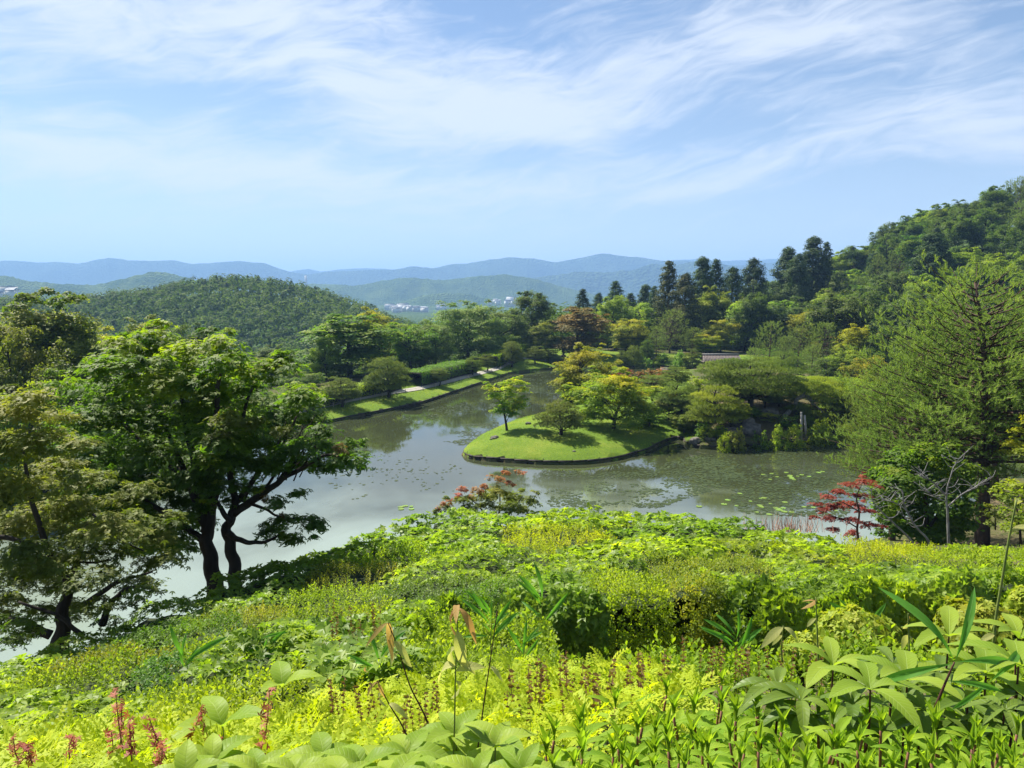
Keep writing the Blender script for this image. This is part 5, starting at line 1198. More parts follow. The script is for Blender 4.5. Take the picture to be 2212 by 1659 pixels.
for r_ in [(1068, 948, 20, 9, 'flat brown stone half sunk in the island lawn near the tip'), (1141, 917, 14, 8, 'small brown stone on the lawn behind the slender young maple'), (1240, 975, 8, 3, 'small dark stone in the grass right of the domed pine'),
           (1436, 793, 46, 22, 'big dark boulder at the water on the far shore'), (1412, 794, 16, 12, 'smaller boulder left of the big far shore boulder'), (1503, 955, 30, 14, 'low dark rock at the left end of the pine bank'), (1575, 940, 52, 22, 'dark grey rock slab in the middle of the pine bank'),
           (1620, 935, 60, 30, 'steep dark rock face below the yellow green bush'), (1655, 940, 44, 22, 'jagged rock beside the light green bush'), (1600, 920, 60, 26, 'shadowed rock ledge under the spreading pine'), (1660, 915, 50, 20, 'pale topped rock at the foot of the leaning pine'),
           (1404, 835, 26, 16, 'pale weathered boulder behind the big island maple'), (1440, 870, 40, 20, 'grey boulder between the clipped pines and the island maple'), (1408, 968, 12, 6, 'pale stone at the water edge of the island'), (1216, 777, 16, 12, 'dark rocks round the stone lantern at the head of the pond'),
           (1535, 950, 24, 10, 'small rock in the dry grass of the pine bank'), (1697, 945, 26, 12, 'rock by the foot of the bushes left of the props')]:
    rock(*r_)
# stone lantern
g = ground_at(1217, 770); a = Acc()
box(a, (0, 0, .15), (.9, .9, .4)); tube(a, [(0, 0, .3), (0, 0, 1.2)], .22, 8); box(a, (0, 0, 1.3), (.7, .7, .18)); box(a, (0, 0, 1.6), (.5, .5, .45)); tube(a, [(0, 0, 1.8), (0, 0, 1.95), (0, 0, 2.2)], [.62, .45, .1], 6)
o_ = link('stone_lantern', a.mesh('stone_lantern', (ROCKM,)), None, label='grey stone lantern at the head of the pond beside the leaning pine', category='lantern'); o_.location = tuple(g)
# ================================================================ ROOFED BRIDGE
TILE = rough_mat('weathered_roof_tile', (.09, .075, .07), (.2, .165, .15), 3, .8, .4)
DWOOD = rough_mat('dark_bridge_wood', (.04, .032, .026), (.1, .08, .06), 4, .8, .3)
g = G(1556, 792, 0); sB = g[1] / FOC
t = thing('roofed_bridge', (g[0], g[1], 0), 'low roofed wooden bridge with brown tiled roof on posts over the far water', 'bridge'); t.rotation_euler = (0, 0, -.06)
Lb = 84 * sB; zE = W(1556, 779, g[1])[2]; zR = W(1556, 766.5, g[1])[2]
r = Acc(); hw = 1.7
r.add([(-Lb / 2, -hw, zE), (Lb / 2, -hw, zE), (Lb / 2 - .3, 0, zR), (-Lb / 2 + .3, 0, zR), (-Lb / 2, hw, zE), (Lb / 2, hw, zE)], [(0, 1, 2, 3), (5, 4, 3, 2)])
r.add([(-Lb / 2, -hw, zE - .12), (Lb / 2, -hw, zE - .12), (Lb / 2, hw, zE - .12), (-Lb / 2, hw, zE - .12)], [(3, 2, 1, 0)])
roof = link('roof', r.mesh('bridge_roof', (TILE,)), t)
rt_ = Acc(); tube(rt_, [(0, -hw * .52, -.5 * (zR - zE)), (0, 0, 0), ], .06, 5)
ridge = Acc(); tube(ridge, [(-Lb / 2 + .2, 0, zR + .08), (0, 0, zR + .1), (Lb / 2 - .2, 0, zR + .08)], .16, 6); link('ridge', ridge.mesh('ridge', (rough_mat('ridge_tile', (.2, .19, .18), (.34, .32, .3), 4),)), roof)
rowm = Acc(); tube(rowm, [(0, -hw - .02, zE + .05), (0, -.02, zR + .03)], .05, 5); rowm = rowm.mesh('tile_row', (TILE,))
for i in range(24):
    o_ = link('tile_row', rowm, roof); o_.location = ((i + .5) / 24 * (Lb - .7) - Lb / 2 + .35, 0, 0)
pm = Acc(); tube(pm, [(0, 0, -.4), (0, 0, zE)], .1, 6); pm = pm.mesh('bridge_post', (DWOOD,), True)
for i in range(5):
    for sy in (-1.2, 1.2):
        o_ = link('post', pm, t); o_.location = ((i / 4 - .5) * (Lb - .9), sy, 0)
a = Acc(); box(a, (0, 0, .55), (Lb - .4, 2.7, .16)); link('deck', a.mesh('bridge_deck', (DWOOD,)), t)
a = Acc(); box(a, (0, -1.28, 1.15), (Lb - .9, .07, .12)); box(a, (0, -1.28, .85), (Lb - .9, .05, .08)); link('rail', a.mesh('bridge_rail', (DWOOD,)), t)
# low boat shelter roof
g = G(1546, 812, 0); t = thing('boat_shelter', (g[0], g[1], 0), 'small grey roofed boat shelter half hidden left of the spreading pine', 'shelter'); t.rotation_euler = (0, 0, .5)
r = Acc(); z1 = W(1546, 806, g[1])[2]; z2 = W(1546, 799, g[1])[2]; r.add([(-2, -1.3, z1), (2, -1.3, z1), (2, 0, z2), (-2, 0, z2), (-2, 1.3, z1), (2, 1.3, z1)], [(0, 1, 2, 3), (5, 4, 3, 2)]); link('roof', r.mesh('shelter_roof', (TILE,)), t)
pm = Acc(); tube(pm, [(0, 0, -.3), (0, 0, z1)], .08, 6); pm = pm.mesh('shelter_post', (DWOOD,), True)
for sx in (-1.7, 1.7):
    for sy in (-1, 1): o_ = link('post', pm, t); o_.location = (sx, sy, 0)
# ================================================================ LILY PADS
PADM = leaf_mat('lily_pad', (.016, .028, .012), (.026, .042, .016), (.05, .065, .022), .1, (1.2, 1.4, .8), .55, .25)
PADB = leaf_mat('bright_lily_pad', (.07, .15, .04), (.12, .21, .06), (.2, .25, .06), .2, (1.2, 1.4, .8), .3, .5)
def pad_tmpl(n=8):
    a = np.linspace(.25, 2 * PI - .25, n); V = [(0, 0, .0)] + [(math.cos(x) * .5 * (1 + .06 * math.sin(3 * x)), math.sin(x) * .5, .006) for x in a]
    return (np.array(V), [(0, i + 1, i + 2, i + 2 if i + 2 < n else i + 2) for i in range(n - 1)])
PT = pad_tmpl(); PTF = [(0, i + 1, i + 2) for i in range(7)]
areas = [([(1160, 1020), (1400, 1010), (1500, 985), (1620, 985), (1600, 1040), (1420, 1098), (1190, 1095), (1130, 1050)], 2300, .5), ([(1480, 985), (1830, 965), (1900, 970), (1880, 1060), (1820, 1120), (1600, 1110), (1560, 1040)], 2500, .45),
         ([(1100, 812), (1180, 803), (1215, 830), (1240, 850), (1190, 862), (1110, 850)], 1500, .6), ([(860, 905), (1010, 860), (1040, 880), (1000, 900), (900, 925)], 420, .35), ([(930, 930), (1070, 905), (1090, 930), (1010, 962), (950, 960)], 700, .5),
         ([(2100, 960), (2212, 950), (2260, 1030), (2150, 1040)], 900, .55), ([(640, 1000), (820, 960), (1000, 1010), (1000, 1060), (760, 1080)], 160, .2), ([(1060, 870), (1140, 862), (1130, 885), (1050, 905)], 260, .4)]
f = Acc(); P = []
for poly, n_, dn in areas:
    poly = np.array(poly, float); lo, hi = poly.min(0), poly.max(0); c = 0; tries = 0
    while c < n_ and tries < 60:
        tries += 1; q = R.uniform(lo, hi, (2000, 2)); q = q[inpoly(q[:, 0], q[:, 1], poly)]
        w = np.array([G(a_, b_)[:2] for a_, b_ in q[:1400]])
        k = fbm(w[:, 0] * .16 + 3, w[:, 1] * .16, 9, 4) * .6 + fbm(w[:, 0] * .7, w[:, 1] * .7, 19, 3) * .4
        w = w[(k + R.uniform(-.09, .09, len(k)) > .62 - dn * .22)]; w = w[~inpoly(w[:, 0], w[:, 1], ISL)]; P.append(w[:n_ - c]); c += len(w[:n_ - c])
P = np.concatenate(P); n_ = len(P); P3 = np.column_stack([P, R.uniform(.008, .02, n_)])
scatter(f, PT[0], PTF, P3, np.tile([0, 0, 1.0], (n_, 1)) + R.normal(size=(n_, 3)) * .03, R.uniform(.10, .28, n_), R.uniform(0, .6, n_))
link('water_lily_leaves', f.mesh('water_lily_leaves', (PADM,)), None, kind='stuff')
f = Acc(); scatter(f, PT[0], PTF, np.zeros((1, 3)), np.array([[0, 0, 1.0]]), 1.0, .5); padme = f.mesh('lily_pad', (PADB,))
rr = random.Random(3)
for (u0, v0, su, sv, n_, lab, grp) in [(1712, 1031, 34, 6, 16, 'bright green lily pad in the group beyond the red maple', 'bright pads beyond the red maple'), (1690, 1100, 60, 9, 20, 'pale green lily pad close behind the hedge left of the red maple', 'bright pads left of the red maple'), (874, 1098, 20, 5, 6, 'bright lily pad floating alone on the pale open water', 'bright pads on the pale open water'), (1600, 1085, 40, 12, 8, 'light lily pad in front of the dark pad mat', 'light pads in front of the dark mat')]:
    for i in range(n_):
        p = G(u0 + rr.gauss(0, su), v0 + rr.gauss(0, sv) * .8)
        if n_ == 6 : p = G(u0 + rr.uniform(-24, 24), v0 + rr.uniform(-7, 7))
        o_ = link('lily_pad', padme, None, label=lab, category='lily pad', group=grp); o_.location = (p[0], p[1], .03); o_.scale = [rr.uniform(.22, .42)] * 2 + [1]; o_.rotation_euler = (0, 0, rr.uniform(0, 6))
# ================================================================ hedges along the path and far shore
def leaf_hedge(name, label, line, w, h, mat, leaf=.16, dens=150, cat='hedge', v0=1.7):
    P = poly_smooth(np.array(line), 6); loc = np.array([P[0][0], P[0][1], Hs(*P[0])]); t = thing(name, loc, label, cat)
    T_ = nrm(np.gradient(P, axis=0)); N_ = np.stack([-T_[:, 1], T_[:, 0]], 1); n = len(P); L_ = np.sum(np.linalg.norm(np.diff(P, axis=0), axis=1)); z = H(P[:, 0], P[:, 1])
    a = Acc(); prof = [(-.45, -.3), (-.5, .55), (-.4, .85), (0, .92), (.4, .85), (.5, .55), (.45, -.3)]
    V = np.concatenate([np.column_stack([P + N_ * w * p[0], z + h * p[1]]) for p in prof]) - loc
    a.add(V, [(k * n + i, (k + 1) * n + i, (k + 1) * n + i + 1, k * n + i + 1) for k in range(6) for i in range(n - 1)], .2); link('twigs', a.mesh('hedge_core', (BARK,)), t)
    m_ = int(dens * L_ * (w + 2 * h)); k = R.uniform(0, n - 1.001, m_); i = k.astype(int); fr = (k - i)[:, None]; Pp = P[i] * (1 - fr) + P[i + 1] * fr; Nn = N_[i]; s_ = R.uniform(-1, 1, m_); tot = w / 2 + h
    sd = s_ * tot; off = np.clip(sd, -w / 2, w / 2); hh = h - np.maximum(np.abs(sd) - w / 2, 0); zz = z[i] * (1 - fr[:, 0]) + z[i + 1] * fr[:, 0]
    bump = (fbm(Pp[:, 0] * .8, Pp[:, 1] * .8, 2) - .5) * .3
    Q = np.column_stack([Pp + Nn * off[:, None], zz + hh + bump * (hh > h * .9)]) + R.normal(size=(m_, 3)) * .06 - loc
    NN_ = np.column_stack([Nn * np.sign(off)[:, None] * (np.abs(off) > w * .48)[:, None], np.where(np.abs(off) < w * .48, 1.2, .3)]) + R.normal(size=(m_, 3)) * .4
    f = Acc(); scatter(f, DIA[0], DIA[1], Q, NN_, leaf * R.uniform(.7, 1.3, m_), R.uniform(.25, .75, m_)); link('foliage', f.mesh('hedge_foliage', (L[mat],)), t)
def line_px(l, z=1.8): return [tuple(G(u, v, z)[:2]) for u, v in l]
leaf_hedge('clipped_hedge', 'low clipped hedge behind the nearest stretch of the pale path', line_px([(640, 872), (720, 855), (790, 842), (850, 830)]), 2.6, 1.1, 'hedge')
leaf_hedge('clipped_hedge', 'clipped hedge behind the middle of the path below the leaning cherry', line_px([(885, 822), (930, 812), (985, 798), (1010, 793)]), 3.6, 1.6, 'azalea')
leaf_hedge('clipped_hedge', 'long bright topped clipped hedge behind the far end of the path', line_px([(1055, 783), (1085, 775), (1125, 766), (1150, 762)]), 3.4, 1.9, 'fernish')
leaf_hedge('clipped_hedge', 'dark clipped hedge running behind the far shore lawn', [tuple(W(u, 700, Y)[:2]) for u, Y in ((1215, 168), (1300, 166), (1400, 166), (1500, 166), (1600, 164), (1680, 158))], 2.5, 1.8, 'azalea')
# undergrowth: shrub masses behind the bank, under the far trees and along the left
def undergrowth(name, pts, mat, r=(1.0, 2.0), leaf=.3, dens=24, flat=.7):
    C = []; RD = []
    for x, y in pts:
        z = Hs(x, y); rr_ = R.uniform(*r); C.append((x, y, z + rr_ * .35)); RD.append([rr_, rr_, rr_ * flat])
    f = Acc(); clump_leaves(f, C, np.array(RD), DIA, leaf, dens, sub=7, flat=flat, out=1.0); link(name, f.mesh(name, (L[mat],)), None, kind='stuff')
pts = []
for q in range(260):
    s_ = R.uniform(13, 34); k = R.uniform(-.15, 1.12); p = DA + (DB - DA) * k + DN * s_
    pts.append((p[0], p[1]))
undergrowth('bank_undergrowth', pts, 'broad')
pts = [tuple(W(R.uniform(1180, 1900), 650, Y)[:2]) for Y in R.uniform(168, 182, 150)] + [tuple(W(R.uniform(1640, 2300), 650, Y)[:2]) for Y in R.uniform(108, 150, 260)] + [tuple(W(R.uniform(1800, 2400), 650, Y)[:2]) for Y in R.uniform(88, 112, 90)]
pts = [p for p in pts if Hs(*p) > .2]
undergrowth('far_undergrowth', pts, 'azalea', dens=15)
for i in range(7):
    pk = ['maple1', 'broad1', 'softpine1', 'maple0', 'broad0', 'softpine0', 'maple2'][i]
    tree_px(pk, 1860 + i * 62, 0, [700, 705, 735, 760, 740, 790, 770][i], [100, 90, 90, 110, 110, 90, 120][i], ['goldgreen', 'broad', 'softpine', 'goldgreen', 'broadlit', 'softpine', 'olive'][i], ['ochre maple deep behind the right hand pines', 'dark tree deep behind the right hand pines', 'feathery pine deep behind the right hand pines', 'second ochre maple behind the tallest pine', 'green tree behind the tallest pine crown', 'small feathery pine by the far right water', 'olive maple by the far right water'][i], 'trees behind the right hand pines', Y=112 - i * 4)
# ================================================================ THE CLIPPED HILLSIDE
R = np.random.default_rng(9)
def wxy(u, v, Y): return tuple(W(u, v, Y)[:2])
FRONT_A = [(-160, 1620, 3.9), (100, 1585, 4.0), (300, 1545, 4.1), (560, 1500, 4.4), (760, 1462, 4.9), (880, 1420, 5.8), (930, 1330, 7.6), (1000, 1300, 7.9), (1120, 1290, 7.8), (1300, 1285, 7.5), (1500, 1280, 7.7), (1700, 1275, 7.4), (1900, 1270, 7.9), (2100, 1262, 8.0), (2350, 1255, 8.3)]
POLY_A = [wxy(*p) for p in FRONT_A] + [wxy(*p) for p in EDGE_A]
# species patches: (u, v, Y, kind, label)
SEEDS = [(1150, 1157, 14, 'yellow', 'bright yellow green patch of shrub near the top middle of the hedge slope'),
 (890, 1195, 13, 'fernish', 'fresh green feathery shrub patch on the left shoulder of the hedge slope'),
 (1650, 1185, 13.2, 'hedge', 'glossy leaved patch along the right rim of the hedge slope'),
 (1250, 1120, 17, 'hedge', 0), (1450, 1140, 16, 'hedge_cool', 0), (1020, 1125, 17, 'hedge_cool', 0), (1050, 1175, 14, 'hedge_cool', 0), (1400, 1190, 12.5, 'hedge', 0),
 (1900, 1185, 13.5, 'yellow', 'sunny yellow topped shrub below the glossy evergreen'), (2120, 1200, 12, 'fine', 0), (2250, 1195, 12.5, 'hedge', 0), (1750, 1190, 14, 'hedge', 0),
 (1250, 1215, 11, 'hedge', 0), (1000, 1225, 11.5, 'hedge', 0), (1550, 1230, 10.2, 'olivefine', 'olive tinged fine shrub in the middle of the right hand hedge'), (1750, 1235, 10, 'hedge', 0), (1950, 1230, 10, 'hedge', 0), (2150, 1235, 9.6, 'fine', 0),
 (950, 1285, 8.9, 'azalea', 'dark small leaved clipped azalea mound left of the deep hedge face'), (1080, 1275, 8.6, 'azalea', 'second dark azalea mound running into the deep hedge face'), (1200, 1260, 8.5, 'hedge_cool', 0), (1330, 1265, 8.4, 'fine', 0), (1480, 1262, 8.4, 'olivefine', 0), (1620, 1260, 8.4, 'hedge', 0), (1780, 1258, 8.4, 'hedge', 0), (1980, 1255, 8.6, 'hedge_cool', 0), (2200, 1250, 8.8, 'hedge', 0),
 (760, 1190, 15, 'hedge_cool', 0), (640, 1225, 14, 'hedge_cool', 0), (850, 1140, 16.5, 'hedge_cool', 0), (800, 1240, 12, 'olivefine', 'reddish tipped fine shrub left of the feathery green patch'), (680, 1290, 10.5, 'fine', 'soft light green shrub patch in the middle of the left slope'), (560, 1300, 11, 'hedge_cool', 0),
 (520, 1340, 9.5, 'olivefine', 'yellowish brown tinged shrub patch on the left slope'), (420, 1310, 11, 'hedge_cool', 0), (380, 1370, 9, 'azalea', 'dark green small leaved patch low on the left slope'), (300, 1360, 9.6, 'hedge_cool', 0), (270, 1440, 7.2, 'olivefine', 'bronze yellow shrub patch beside the dark green one'), (190, 1385, 9.2, 'hedge_cool', 0),
 (80, 1440, 8.2, 'hedge', 0), (150, 1480, 6.5, 'fine', 0), (380, 1450, 6.6, 'azalea', 0), (480, 1430, 6.8, 'fine', 0), (600, 1410, 6.6, 'hedge', 0), (700, 1360, 7.6, 'hedge_cool', 0), (780, 1320, 8.4, 'fine', 0), (620, 1470, 5.4, 'fine', 0), (480, 1490, 5.0, 'fine', 0), (330, 1510, 4.9, 'fine', 0), (200, 1540, 4.6, 'hedge', 0), (60, 1520, 5.2, 'hedge', 'pale leaved shrub by the lower left corner of the slope'), (30, 1580, 4.3, 'hedge', 0), (760, 1420, 5.6, 'hedge_cool', 'cool green whorled shrub before the reddish twigs'), (-60, 1500, 6, 'hedge', 0), (850, 1350, 7, 'hedge', 0)]
SX = np.array([wxy(*s[:3]) for s in SEEDS])
ZA = TPS([tuple(W(*p)) for p in EDGE_A + INNER_A], 1e-2)
def canopyA(x, y):
    wx = x + (fbm(x * 1.1, y * 1.1, 31, 3) - .5) * 1.1; wy = y + (fbm(x * 1.1 + 9, y * 1.1, 37, 3) - .5) * 1.1
    d = np.hypot((wx[:, None] - SX[None, :, 0]), (wy[:, None] - SX[None, :, 1])); o_ = np.partition(d, 1, axis=1); k = np.argmin(d, axis=1)
    seam = np.exp(-(o_[:, 1] - o_[:, 0]) / .35)
    z = ZA(x, y) - .16 * seam + (fbm(x * .9, y * .9, 41, 3) - .5) * .42 + (fbm(x * 3.2, y * 3.2, 43, 2) - .5) * .2 + .04
    return z, k
KIND = {'hedge': (WHORL, .17, 165, 'W'), 'hedge_cool': (WHORL, .175, 160, 'W'), 'fine': (SPRIG, .15, 230, 'S'), 'olivefine': (SPRIG, .14, 240, 'S'), 'yellow': (SPRIG, .17, 230, 'S'), 'fernish': (SPRIG, .2, 190, 'S'), 'azalea': (SPRIG_D, .10, 380, 'S')}
def leafsurface(P, N, kind, loc, acc, near):
    tm, s0, _, ty = KIND[kind]
    if not near and kind.startswith('hedge'): tm = WHORL_S; s0 = .21
    n_ = len(P)
    t0 = .42 + (fbm(P[:, 0] * 1.7, P[:, 1] * 1.7, 51, 3) - .5) * .9 + R.uniform(-.16, .2, n_)
    scatter(acc, tm[0], tm[1], P - loc, N, s0 * R.uniform(.65, 1.3, n_), np.clip(t0, 0, 1), None, .09)
MA, MB_ = np.array(POLY_A).min(0), np.array(POLY_A).max(0)
area_n = 60000
Q = R.uniform(MA, MB_, (area_n * 3, 2)); Q = Q[inpoly(Q[:, 0], Q[:, 1], POLY_A)]
tot_area = (MB_ - MA).prod() * len(Q) / (area_n * 3)
dens_all = len(Q) / tot_area
z, kk = canopyA(Q[:, 0], Q[:, 1])
e = .05; zx, _ = canopyA(Q[:, 0] + e, Q[:, 1]); zy, _ = canopyA(Q[:, 0], Q[:, 1] + e)
NQ = np.stack([-(zx - z) / e, -(zy - z) / e, np.ones(len(z))], 1) * [.55, .55, 1]
prob = R.uniform(0, 1, len(Q))
print('hedge area', tot_area, 'dens', dens_all)
base_hedge = thing('hillside_hedge', W(1300, 1200, 12), 'great clipped mixed hedge covering the slope between viewer and pond', 'hedge')
bl = np.array(base_hedge.location); accs = {}
# face drop of the hedge towards the viewer on the right
FP = poly_smooth(np.array([wxy(*p) for p in FRONT_A[5:]]), 8)
fT = nrm(np.gradient(FP, axis=0)); fN = np.stack([fT[:, 1], -fT[:, 0]], 1)
nf = 11500; kq = R.uniform(0, len(FP) - 1.001, nf); i_ = kq.astype(int); fr = (kq - i_)[:, None]; fp = FP[i_] * (1 - fr) + FP[i_ + 1] * fr; hq = R.uniform(0, 1, nf) ** .9
zt, kf = canopyA(fp[:, 0], fp[:, 1]); bul = np.sin(np.minimum(hq * 1.6, 1) * PI) * .22 + (fbm(kq * .35, hq * 2.2, 61, 3) - .5) * .5
fp3 = np.column_stack([fp + fN[i_] * (bul[:, None] + .02), zt - hq * 1.45]); fn3 = np.column_stack([fN[i_], .55 - hq * .3]) + R.normal(size=(nf, 3)) * .35
for si, s in enumerate(SEEDS):
    kind = s[3]; _, _, dn, _ = KIND[kind]
    m_ = (kk == si); Yq = Q[:, 1]; keep = prob < (dn / dens_all) * np.clip(1.25 - Yq / 26, .5, 1.1) * np.clip(9 / np.maximum(Yq, 7), .75, 1.3)
    m_ &= keep; sc_ = 1.0
    P = np.column_stack([Q[m_], z[m_] - R.uniform(0, .16, m_.sum()) ** 1.2]); N_ = NQ[m_] + R.normal(size=(m_.sum(), 3)) * .3
    mf = kf == si
    if mf.any():
        kp = R.uniform(0, 1, nf) < {'W': 1.0, 'S': 1.0}[KIND[kind][3]]; mf &= kp
        P = np.vstack([P, fp3[mf]]); N_ = np.vstack([N_, fn3[mf]])
    if len(P) == 0: continue
    if s[4]:
        loc = np.array(W(*s[:3])); t = thing('shrub_patch', loc, s[4], 'shrub'); f = Acc(); leafsurface(P, N_, kind, loc, f, True)
        link('foliage', f.mesh('shrub_foliage', (L[kind],)), t)['kind'] = 'stuff'
    else:
        f = accs.setdefault(kind, Acc()); leafsurface(P, N_, kind, bl, f, P[:, 1].mean() < 12)
for kind, f in accs.items(): link('foliage', f.mesh('hedge_foliage_' + kind, (L[kind],)), base_hedge)['kind'] = 'stuff'
# dense woody core under the leaves so no bare soil shows
cx = np.arange(MA[0], MB_[0], .35); cyy = np.arange(MA[1], MB_[1], .35); CX, CY = np.meshgrid(cx, cyy); ins = inpoly(CX.ravel(), CY.ravel(), POLY_A)
cz, _ = canopyA(CX.ravel(), CY.ravel()); a = Acc(); nx, ny = len(cx), len(cyy); ii, jj = np.meshgrid(np.arange(nx - 1), np.arange(ny - 1)); q = (jj * nx + ii).ravel(); Fq = np.stack([q, q + 1, q + nx + 1, q + nx], 1)
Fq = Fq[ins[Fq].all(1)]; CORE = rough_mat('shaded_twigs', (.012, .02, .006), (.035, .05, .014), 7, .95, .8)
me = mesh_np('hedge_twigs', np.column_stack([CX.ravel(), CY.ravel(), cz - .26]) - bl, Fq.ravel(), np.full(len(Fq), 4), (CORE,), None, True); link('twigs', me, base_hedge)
a = Acc(); n_ = len(FP); zt2, _ = canopyA(FP[:, 0], FP[:, 1])
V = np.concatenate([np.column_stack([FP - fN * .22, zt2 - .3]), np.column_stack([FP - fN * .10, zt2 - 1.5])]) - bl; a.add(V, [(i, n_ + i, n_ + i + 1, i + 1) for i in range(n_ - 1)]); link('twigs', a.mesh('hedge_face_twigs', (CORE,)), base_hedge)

# ---------------------------------------------------------------- generic patch on any surface
def patch(name, label, poly, zfun, kind, mat, n, size, tmpl=None, cat='shrub', thick=.15, nj=.3, stuff=True, bump=.25, seed=71, tint0=.45, up=1.0, dirn=None):
    P2 = np.array([wxy(*p) for p in poly]); lo, hi = P2.min(0), P2.max(0); q = R.uniform(lo, hi, (n * 3, 2)); q = q[inpoly(q[:, 0], q[:, 1], [tuple(p) for p in P2])][:n]; m_ = len(q)
    z = zfun(q[:, 0], q[:, 1]) + (fbm(q[:, 0] * 1.8, q[:, 1] * 1.8, seed, 3) - .5) * bump - R.uniform(0, thick, m_)
    loc = np.array([q[:, 0].mean(), q[:, 1].mean(), z.mean() - .5]); t = thing(name, loc, label, cat); f = Acc()
    N_ = np.array([0, 0, up]) + R.normal(size=(m_, 3)) * nj
    D = None if dirn is None else nrm(np.array(dirn) + R.normal(size=(m_, 3)) * .6)
    scatter(f, tmpl[0], tmpl[1], np.column_stack([q, z]) - loc, N_, size * R.uniform(.7, 1.3, m_), np.clip(tint0 + (fbm(q[:, 0] * 3, q[:, 1] * 3, seed + 5, 3) - .5) * .8 + R.uniform(-.15, .15, m_), 0, 1), D, .07)
    o_ = link('foliage', f.mesh(name + '_foliage', (L[mat],)), t); o_['kind'] = 'stuff'
    # twig layer
    gx_ = np.linspace(lo[0], hi[0], 24); gy_ = np.linspace(lo[1], hi[1], 16); A1, B1 = np.meshgrid(gx_, gy_); iz = inpoly(A1.ravel(), B1.ravel(), [tuple(p) for p in P2]); zz = zfun(A1.ravel(), B1.ravel()) - thick - .1
    ii, jj = np.meshgrid(np.arange(23), np.arange(15)); qq = (jj * 24 + ii).ravel(); Fq = np.stack([qq, qq + 1, qq + 25, qq + 24], 1); Fq = Fq[iz[Fq].all(1)]
    if len(Fq): link('twigs', mesh_np(name + '_twigs', np.column_stack([A1.ravel(), B1.ravel(), zz]) - loc, Fq.ravel(), np.full(len(Fq), 4), (CORE,), None, True), t)
    return t
# low shrub between near plants and the hedge face
ZB = TPS([tuple(W(*p)) for p in [(820, 1335, 7.6), (1000, 1345, 7.0), (1180, 1350, 6.9), (820, 1440, 5), (1000, 1430, 5.1), (1180, 1432, 5.2), (1400, 1425, 5.0), (1700, 1410, 4.6), (2000, 1400, 4.4), (2300, 1395, 4.2), (1400, 1425, 6.4), (1800, 1425, 6.4), (2300, 1420, 6.4)]], 1e-2)
patch('leafy_shrub', 'light green leafy shrub mound in front of the two dark azalea mounds', [(800, 1335, 7.6), (1190, 1345, 7.0), (1220, 1440, 5.0), (800, 1450, 4.9)], ZB, 0, 'fine', 1500, .17, SPRIG, bump=.35)
patch('leafy_shrub', 'whorled green shrub at the feet of the tall orange tipped shoot', [(650, 1370, 7.0), (860, 1350, 7.2), (900, 1450, 4.9), (700, 1470, 4.8)], lambda x, y: CAN_A(x, y) + .05, 0, 'hedge_cool', 420, .21, WHORL, bump=.3)
patch('ground_shrubs', 'low mixed green shrubs in the shade before the deep hedge face', [(1180, 1430, 5.7), (2350, 1425, 5.5), (2350, 1400, 4.0), (1900, 1420, 4.2), (1450, 1440, 4.6), (1180, 1450, 4.9)], ZB, 0, 'fernish', 1700, .17, SPRIG, bump=.4, thick=.25, tint0=.3)
def dome(label, u, v, Y, wpx, hpx, mat, n, size, tmpl=WHORL):
    n = int(n * 1.5); size *= 1.15
    s_ = Y / FOC; rx = wpx * s_ / 2; rz = hpx * s_; c = W(u, v, Y); t = thing('azalea_bush', c, label, 'bush'); d = nrm(R.normal(size=(n, 3)) * [1, 1, .8] + [0, 0, .35]); d = d[d[:, 2] > -.15]; m_ = len(d)
    rr = 1 + (fbm(d[:, 0] * 3 + u, d[:, 1] * 3, 3, 3) - .5) * .5; P = d * rr[:, None] * [rx, rx * .85, rz] * R.uniform(.86, 1.04, (m_, 1)) ; f = Acc()
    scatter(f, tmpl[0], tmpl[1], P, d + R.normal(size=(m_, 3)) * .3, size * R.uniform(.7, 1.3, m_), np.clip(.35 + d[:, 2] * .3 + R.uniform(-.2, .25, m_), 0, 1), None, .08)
    link('foliage', f.mesh('azalea_foliage', (L[mat],)), t)['kind'] = 'stuff'; a = Acc()
    for q in range(14): e_ = d[q] * [rx, rx, rz] * .8; tube(a, curve((0, 0, -.5), (e_[0] * .4, e_[1] * .4, e_[2] * .6), e_, 5), [.02, .015, .012, .01, .006], 5)
    link('stem', a.mesh('azalea_stems', (BARK,)), t)
dome('round pale azalea bush left of the broad bamboo leaves', 1850, 1400, 5.0, 185, 84, 'azalea_pale', 800, .085)
dome('round pale azalea bush behind the broad bamboo leaves at the right', 2125, 1395, 4.8, 200, 96, 'azalea_pale', 900, .085)
dome('pale azalea bush cut by the right edge of the view', 2235, 1330, 4.9, 110, 60, 'azalea_pale', 420, .085)
dome('small pale azalea left of the round ones', 1745, 1420, 4.7, 110, 46, 'azalea_pale', 380, .08)
